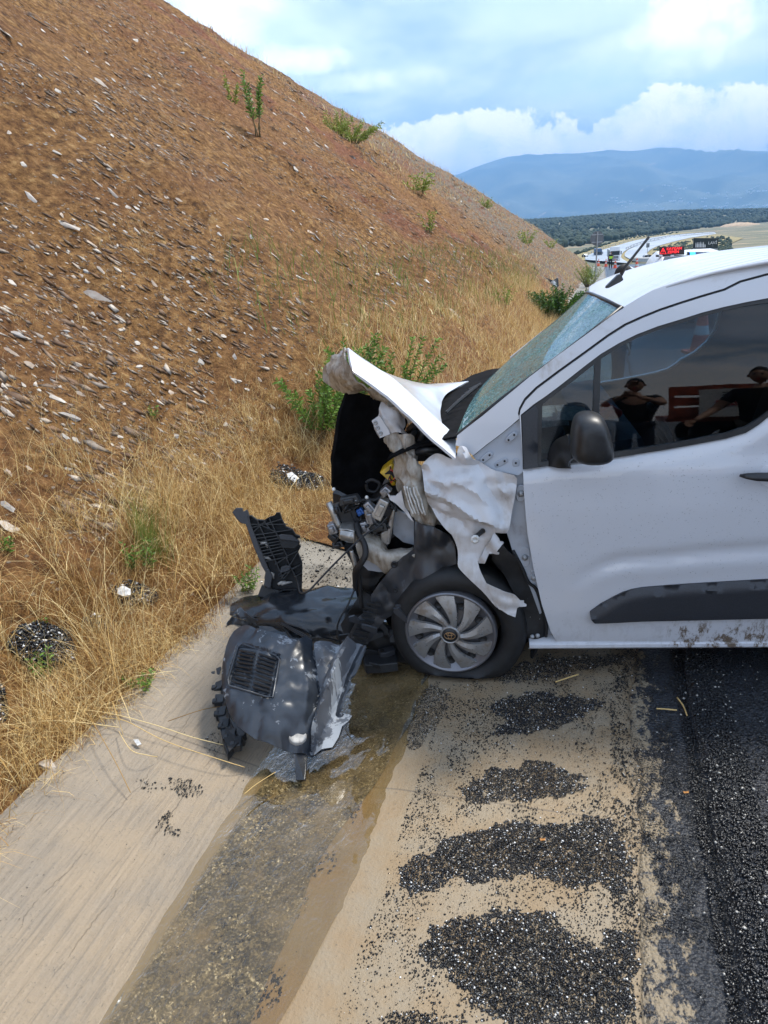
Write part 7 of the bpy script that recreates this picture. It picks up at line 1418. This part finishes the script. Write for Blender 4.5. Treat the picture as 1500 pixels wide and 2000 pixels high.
if True:
    # road worker in a hi-vis vest among the cones, seen from behind
    q = W(1191, 526, -3.3); gz_ = ground_z(q.x, q.y)+.04
    d = ray(1191, 526)
    def road_pt(px, py):
        z = -3.0
        for _ in range(15):
            p = W(px, py, z); u_, r_ = uv(p.x, p.y); z = float(grade(r_))+.05
        return Vector((p.x, p.y, z))
    wk = road_pt(1192, 525)
    person('person in a hi-vis yellow vest and dark trousers standing on the road among the cones', wk, R(160), dict(), 'navy', 'blackcloth', vest='hivis')
    # person just beyond the van, head and shoulder showing beside the aerial
    hx = ray(1215, 540); t_ = 8.8/hx.y; pc = CP+hx*t_
    gg = ground_z(pc.x, pc.y); u_, r_ = uv(pc.x, pc.y); gg = max(gg, .04 if u_ > .44 else gg); hgt = pc.z-gg+.05
    person('person with short dark hair and hi-vis shoulders just beyond the van roof', (pc.x, pc.y, pc.z-1.66+.0), R(75), dict(), 'navy', 'navy', vest='hivis')
    # bystanders behind the camera, seen only mirrored in the door glass
    person('person in a dark shirt and cap with both hands raised, mirrored in the door glass', (1.22, -1.35, .03), R(190), dict(el=(-.26, -.20, 1.32), er=(.26, -.20, 1.32), wl=(-.07, -.40, 1.46), wr=(.07, -.40, 1.46)), 'blackcloth', 'navy', cap='navy')
    person('person in a dark shirt with bare forearms, right of the photographer in the glass', (2.16, -.75, .05), R(200), dict(er=(.34, -.06, 1.16), wr=(.44, -.26, 1.02), el=(-.24, -.02, 1.14), wl=(-.2, -.24, 1.05)), 'blackcloth', 'blackcloth')
    # open-sided red lorry body with a white board behind them
    tr = thing('tipper_lorry', 'orange-red lorry body with a white lettered board, mirrored in the door glass', 'lorry', (4.8, -6.0, .05), 0)
    mb = MB(); mb.box((4.8, -6.0, .95), (6.0, 2.2, .16)); mb.obj('bed', M['redtruck'], tr)
    for k in range(9): mb = MB(); mb.box((1.85+k*.725, -4.86, 1.45), (.07, .05, .95)); mb.obj('stake', M['redtruck'], tr)
    for k in range(3): mb = MB(); mb.box((4.8, -4.89, 1.15+k*.32), (5.9, .04, .26)); mb.obj('side_board', M['redtruck'], tr)
    mb = MB(); mb.box((2.75, -4.82, 1.40), (1.1, .02, .80)); mb.obj('white_board', M['whitep'], tr)
    for x in (2.6, 3.8, 7.0): 
        for y in (-5.1, -6.9): mb = MB(); mb.lathe((x, y-.12, .5), (0, 1, 0), [(0, .2), (0, .45), (.03, .5), (.2, .5), (.24, .45), (.24, .2)], 24); mb.obj('wheel', M['rubber'], tr, True)
    mb = MB(); mb.box((8.7, -6.0, 1.6), (1.5, 2.2, 2.1)); o = mb.obj('cab', M['cab_white'], tr); bevel(o, .1, 3)
    mb = MB(); mb.box((8.8, -4.88, 1.95), (.8, .03, .7)); mb.obj('cab_window', M['glass_dark'], tr)
    def text(body, p, size, mat, par, ax=(1, 0, 0), up=(0, 0, 1), name='lettering', ext=.004, mirror=False):
        cu = bpy.data.curves.new(name, 'FONT'); cu.body = body; cu.size = size; cu.extrude = ext; cu.align_x = 'CENTER'; cu.align_y = 'CENTER'; cu.materials.append(mat); ax, up = Vector(ax).normalized(), Vector(up).normalized(); nn = ax.cross(up)
        ob = bpy.data.objects.new(name, cu); m_ = Matrix((ax, up, nn)).transposed().to_4x4(); m_.translation = Vector(p); COL.objects.link(ob); bpy.context.view_layer.update(); me = bpy.data.meshes.new_from_object(ob.evaluated_get(bpy.context.evaluated_depsgraph_get())); bpy.data.objects.remove(ob); bpy.data.curves.remove(cu)
        me.name = name; o2 = bpy.data.objects.new(name, me); COL.objects.link(o2); o2.parent = par; o2.matrix_local = RM[par] @ m_; return o2
    text('EVIZE', (2.75, -4.80, 1.62), .22, M['board'], tr, (-1, 0, 0)); mb = MB(); mb.box((2.6, -4.80, 1.40), (.38, .02, .16)); mb.obj('red_panel', M['red_reflect'], tr); text('02', (2.6, -4.78, 1.40), .16, M['white_print'], tr, (-1, 0, 0))

# ------------------------------------------------------------------ background traffic and signs
def cone(px, py, label, p=None, h=.75):
    p = p or road_pt(px, py); t = thing('traffic_cone', label, 'traffic cone', tuple(p), 0, 'traffic cones on the road'); mb = MB(); mb.box(p+Vector((0, 0, .02)), (.42*h/.75, .42*h/.75, .04)); mb.obj('base', M['rubber'] if False else M['orange'], t)
    for a, b, m_ in ((.04, .30, 'orange'), (.30, .44, 'whitep'), (.44, .60, 'orange'), (.60, .68, 'whitep'), (.68, .78, 'orange')):
        k = h/.75; mb = MB(); mb.lathe(p, (0, 0, 1), [(a*k, (.16-.155*a)*k), (b*k, (.16-.155*b)*k)], 16); mb.obj('band' if m_ == 'whitep' else 'cone_body', M[m_], t, True)
    return t
cone(*Z4((758, 374))[0], 'large traffic cone right of the aerial, nearest on the road', h=1.0)
cone(*Z4((545, 345))[0], 'leftmost traffic cone, in front of the dark lorry', h=.9)
cone(*Z4((586, 348))[0], 'traffic cone just left of the person in the vest', h=.9)
cone(*Z4((638, 356))[0], 'traffic cone just right of the person in the vest', h=.9)
cone(*Z4((533, 338))[0], 'traffic cone half hidden beside the leftmost one', h=.7)
q = W(1366, 682, 0.05); 
cone(0, 0, 'traffic cone seen through the van windows', p=W(1366, 690, .06), h=.7)
# road sign seen from behind
sp_ = hit(1163, 546, False); d = ray(1163, 546); sp_ = sp_ or CP+d*(45/d.y)
t = thing('road_sign', 'grey back of a road sign on a thin pole at the end of the slope', 'road sign', tuple(sp_)); k = (sp_-CP).dot(_F)/FPX; H_ = 82*k*1.06
mb = MB(); mb.tube([sp_, sp_+Vector((0, 0, H_))], 1.3*k, 8); mb.obj('pole', M['galv'], t)
c_ = sp_+Vector((0, 0, H_-12*k)); rr = 13.5*k; mb = MB(); mb.prism([c_+Vector((rr*math.cos(R(22.5+45*j)), .05, rr*math.sin(R(22.5+45*j)))) for j in range(8)], (0, .04, 0)); mb.obj('sign_plate', M['sign_back'], t)
for dz in (-.5, .5): mb = MB(); mb.box(c_+Vector((0, .02, dz*rr)), (rr*1.5, .05, .06)); mb.obj('clamp_rail', M['galv'], t)
def lorry(px, py, wpx, label, cab, box, L=12.5, head=.12):
    p = road_pt(px, py); k = (p-CP).dot(_F)/FPX; w = wpx*k; s_ = w/2.5; t = thing('lorry', label, 'lorry', tuple(p), 0); fd = Vector((-math.sin(RA+head*-1), -math.cos(RA-head), .035)).normalized(); fd = Vector((-math.sin(RA-.05), -math.cos(RA-.05), 0)); rt_ = Vector((-fd.y, fd.x, 0)); up = Vector((0, 0, 1))
    def bx(name, f0, f1, w_, z0, z1, mat, tp=1.0, bv=.08, x=0.0):
        mb = MB(); mb.box(p+fd*(-(f0+f1)/2*s_)+rt_*(x*s_)+up*((z0+z1)/2*s_), (w_*s_, (f1-f0)*s_, (z1-z0)*s_), rt_, fd, up, tp); o = mb.obj(name, M[mat], t); bevel(o, bv*s_, 2); return o
    bx('cab', 0, 2.1, 2.45, .5, 3.0, cab); bx('roof_fairing', .3, 2.1, 2.35, 3.0, 3.75, cab, .88); bx('windscreen', -.03, .1, 2.15, 1.75, 2.75, 'glass_dark', 1, .02); bx('grille', -.03, .1, 1.7, .95, 1.6, 'sign_back', 1, .02); bx('bumper', -.10, .4, 2.45, .35, .80, 'sign_back' if cab == 'cab_white' else cab, 1, .04)
    for sx in (-1, 1):
        bx('headlight', -.14, 0, .42, .55, .78, 'white_print', 1, .02, sx*.95); bx('mirror', .15, .3, .22, 1.9, 2.7, 'black', 1, .03, sx*1.42)
        mb = MB(); mb.lathe(p+fd*(-1.35*s_)+rt_*(sx*1.05*s_)+up*(.5*s_)-rt_*(.15*s_), rt_, [(0, .1*s_), (0, .5*s_), (.3*s_, .5*s_), (.3*s_, .1*s_)], 20); mb.obj('wheel', M['rubber'], t, True)
        mb = MB(); mb.lathe(p+fd*(-9.5*s_)+rt_*(sx*1.0*s_)+up*(.5*s_)-rt_*(.15*s_), rt_, [(0, .1*s_), (0, .5*s_), (.3*s_, .5*s_), (.3*s_, .1*s_)], 20); mb.obj('wheel', M['rubber'], t, True)
    bx('trailer', 2.6, L, 2.5, 1.1, 3.6 if cab == 'cab_blue' else 3.0, box); bx('chassis', 1.5, L-.3, 1.0, .7, 1.1, 'rubber', 1, .02); return t
lorry(*Z4((636, 326))[0], 19.5, 'white lorry cab with high roof facing the camera on the left carriageway', 'cab_white', 'galv')
lorry(*Z4((544, 309))[0], 13.5, 'dark blue lorry behind and left of the white one', 'cab_blue', 'cab_blue')
def car(p, k, label, mat, hd, rz=None, sc_=1.0):
    t = thing('car', label, 'car', tuple(p), hd); s_ = sc_; Mw = RM[t].inverted(); f = lambda x, y, z: Mw @ Vector((x*s_, y*s_, z*s_))
    prof = [(-2.1, .35), (-2.15, .7), (-1.9, .95), (-1.2, 1.02), (-.6, 1.42), (.7, 1.46), (1.5, 1.05), (2.0, .95), (2.15, .6), (2.1, .35)]; mb = MB(); n = len(prof); V = []
    for y, q in ((-.85, 0), (-.80, 1), (.80, 1), (.85, 0)): V += [f(x, y*(1 if z < 1.1 else .82), z if q else z*.97+.01) for x, z in prof]
    F = [(i*n+j, i*n+j+1, (i+1)*n+j+1, (i+1)*n+j) for i in range(3) for j in range(n-1)]+[tuple(range(n)), tuple(3*n+j for j in range(n))[::-1]]; mb.add(V, F); mb.obj('body', M[mat], t, True)
    for s2 in (-1, 1): mb = MB(); mb.prism([f(x, s2*.80, z) for x, z in ((-1.0, 1.03), (-.55, 1.36), (.62, 1.38), (1.25, 1.05))], (Mw.to_3x3() @ Vector((0, s2*.06, 0)))); mb.obj('side_window', M['glass_dark'], t)
    for x in (-1.3, 1.3):
        for s2 in (-1, 1): mb = MB(); mb.lathe(f(x, s2*.72, .32), Mw.to_3x3() @ Vector((0, s2, 0)), [(0, .05), (0, .32), (.17, .32), (.17, .05)], 16); mb.obj('wheel', M['rubber'], t, True)
    return t
qz = zat(*Z4((818, 306))[0]); qz.z = max(qz.z, float(far_z(qz.x, qz.y)))+.4; kk = (qz-CP).dot(_F)/FPX; car(qz, kk, 'white car on the right carriageway beyond the grass island', 'cab_white', R(10), sc_=40/2.8846*kk/4.3)
qz = zat(*Z4((468, 300))[0]); qz.z = max(qz.z, float(far_z(qz.x, qz.y)))+.4; kk = (qz-CP).dot(_F)/FPX; car(qz, kk, 'small white car at the end of the slope on the far left of the bend', 'cab_white', R(100), sc_=20/2.8846*kk/2.2)
# small info board beyond the island
qz = zat(*Z4((820, 275))[0]); qz.z += .3; kk = (qz-CP).dot(_F)/FPX; t = thing('info_board', 'small grey board standing between the far carriageways', 'road sign', tuple(qz)); mb = MB(); mb.box(qz+Vector((0, 0, 13*kk)), (6*kk, .2, 8*kk)); mb.obj('sign_plate', M['sign_back'], t); mb = MB(); mb.box(qz+Vector((0, 0, 5*kk)), (.8*kk, .15, 10*kk)); mb.obj('pole', M['galv'], t)
# billboard on posts
BD = 95.0
bf = Fr(CP+Vector((math.sin(R(25.5))*BD, math.cos(R(25.5))*BD, 0)), (math.cos(R(21)), -math.sin(R(21)), 0), (math.sin(R(21)), math.cos(R(21)), 0), (0, 0, 1))
def B4(a, b, Y=0.0): return bf.pw(*Z4((a, b))[0], Y)
c0 = B4(1148, 245); c0.z = -4.0; t = thing('billboard', 'dark green billboard with pale bottle shapes and white lettering above the van roof', 'billboard', tuple(c0))
mb = MB(); mb.prism([B4(*q) for q in ((1082, 187), (1222, 188), (1216, 246), (1077, 245))], bf.ay*.5); mb.obj('panel', M['board'], t)
mb = MB(); mb.prism([B4(*q, -.1) for q in ((1077, 246), (1216, 247), (1215, 262), (1076, 260))], bf.ay*.3); mb.obj('lower_panel', M['galv'], t)
for a in (1095, 1198): p = B4(a, 250, .25); mb = MB(); mb.box((p.x, p.y, (p.z-4)/2), (.5, .5, p.z+4)); mb.obj('post', M['galv'], t)
random.seed(5)
for k in range(7):
    x = 1094+k*8.5; hh = random.uniform(18, 32); o = [B4(x-2.6, 240, -.06), B4(x+2.6, 240, -.06), B4(x+2.6, 240-hh*.6, -.06), B4(x+1.2, 240-hh*.8, -.06), B4(x+1.2, 240-hh, -.06), B4(x-1.2, 240-hh, -.06), B4(x-1.2, 240-hh*.8, -.06), B4(x-2.6, 240-hh*.6, -.06)]; mb = MB(); mb.prism(o, -bf.ay*.05); mb.obj('bottle_shape', M['white_print'], t)
k4 = (B4(1150, 215)-B4(1150, 216)).length
text('LAVİ', B4(1188, 215, -.08), 22*k4, M['white_print'], t, bf.ax, (0, 0, 1)); text('~~', B4(1188, 232, -.08), 8*k4, M['white_print'], t, bf.ax, (0, 0, 1))
# white service van with light bar and red message board
SD = 17.0; sf = Fr(CP+Vector((math.sin(R(24))*SD, math.cos(R(24))*SD, 0)), (math.cos(R(19)), -math.sin(R(19)), 0), (math.sin(R(19)), math.cos(R(19)), 0), (0, 0, 1))
def S4(a, b, Y=0.0): return sf.pw(*Z4((a, b))[0], Y)
g_ = S4(1000, 330); gzz = .05+float(grade(uv(g_.x, g_.y)[1])); t = thing('service_van', 'white service van with blue light bar and red lit message board, behind the crashed van', 'van', (g_.x, g_.y, gzz))
rz0 = S4(845, 348); roofz = S4(900, 312).z; L0 = S4(848, 340); wv = 1.95
def sv(x, y, z): return Vector((L0.x, L0.y, 0))+sf.ax*x+sf.ay*y+Vector((0, 0, gzz+z))
rh = roofz-gzz
mb = MB(); V = []; pr = [(0, .35), (-.1, .9), (.0, 1.05), (.10, rh-.75), (.42, rh-.08), (.7, rh), (wv-.35, rh), (wv-.10, rh-.08), (wv-.02, 1.0), (wv, .35)]
pr = [(0, .3), (-.02, 1.0), (.12, rh-.15), (.28, rh), (wv-.28, rh), (wv-.12, rh-.15), (wv+.02, 1.0), (wv, .3)]
for y, zs in ((0, .55), (.25, .62), (1.0, .70), (1.7, .985), (2.2, 1.0), (5.0, 1.0), (5.1, .9)): V += [sv(x, y, .3+(z-.3)*zs) for x, z in pr]
n = len(pr); F = [(i*n+j, i*n+j+1, (i+1)*n+j+1, (i+1)*n+j) for i in range(6) for j in range(n-1)]+[tuple(range(n))[::-1], tuple(6*n+j for j in range(n))]; mb.add(V, F); o = mb.obj('body', M['cab_white'], t, True); sharp(o, 30)
mb = MB(); mb.prism([sv(.22, 1.08, .3+(rh-.3)*.74), sv(wv-.22, 1.08, .3+(rh-.3)*.74), sv(wv-.32, 1.66, .3+(rh-.3)*.94), sv(.32, 1.66, .3+(rh-.3)*.94)], Vector((0, 0, .06))-sf.ay*.05); mb.obj('windscreen', M['glass_dark'], t)
for x in (0.1, wv-.1):
    for y in (.9, 4.2): mb = MB(); mb.lathe(sv(x-.1, y, .32), sf.ax, [(0, .1), (0, .33), (.2, .33), (.2, .1)], 18); mb.obj('wheel', M['rubber'], t, True)
bb = [S4(888, 238, 1.9), S4(1029, 233, 1.9), S4(1029, 280, 1.9), S4(888, 284, 1.9)]; mb = MB(); mb.prism(bb, sf.ay*.10); lb = mb.obj('message_board', M['led_board'], t, label='red lit message board reading KAYGAN ZEMİN with a warning triangle')
kS = (S4(950, 255, 1.9)-S4(950, 256, 1.9)).length
ax5 = (S4(1029, 233, 1.9)-S4(888, 238, 1.9)).normalized(); up5 = Vector((0, 0, 1))
text('KAYGAN', S4(972, 247, 1.87), 20.5*kS, M['led_red'], lb, ax5, up5, ext=.003); text('ZEMİN', S4(966, 266, 1.87), 20.5*kS, M['led_red'], lb, ax5, up5, ext=.003)
tri = [S4(909, 244, 1.87), S4(926, 276, 1.87), S4(892, 276, 1.87)]; mb = MB(); mb.tube(tri+[tri[0]], 1.5*kS, 6, False); mb.tube([S4(909, 254, 1.87), S4(909, 266, 1.87)], 1.5*kS, 5); mb.tube([S4(909, 270, 1.87), S4(909, 272, 1.87)], 1.5*kS, 5); mb.obj('warning_triangle', M['led_red'], lb)
for a, b, m_ in ((1045, 1062, 'glass_dark'), (1062, 1092, 'blue_lamp'), (1092, 1140, 'cab_blue'), (1140, 1180, 'glass_dark')):
    mb = MB(); mb.prism([S4(a, 266, 1.9), S4(b, 266, 1.9), S4(b, 284, 1.9), S4(a, 284, 1.9)], sf.ay*.25); o = mb.obj('light_bar_lens', M[m_], t); bevel(o, .02)
mb = MB(); mb.prism([S4(870, 284, 1.9), S4(1180, 284, 1.9), S4(1180, 294, 1.9), S4(870, 294, 1.9)], sf.ay*.25); mb.obj('roof_bar', M['black'], t)
for a in (885, 950): mb = MB(); mb.prism([S4(a, 282, 1.85), S4(a+22, 282, 1.85), S4(a+22, 294, 1.85), S4(a, 294, 1.85)], sf.ay*.2); o = mb.obj('work_lamp', M['cab_white'], t); bevel(o, .02)
random.seed(11)
# air between here and the mountains
hz = MB(); hz.box((1500, 4700, 325), (13000, 10600, 810)); 
ht = NT('haze_air'); ht.t.nodes.remove(ht.b); vv = ht.n('ShaderNodeVolumePrincipled'); vv.inputs['Color'].default_value = (.29, .58, 1.0, 1); vv.inputs['Density'].default_value = .00022; vv.inputs['Anisotropy'].default_value = .0; ht.l(vv.outputs[0], ht.out.inputs['Volume'])
o = hz.obj('haze', ht.m, None, kind='stuff')
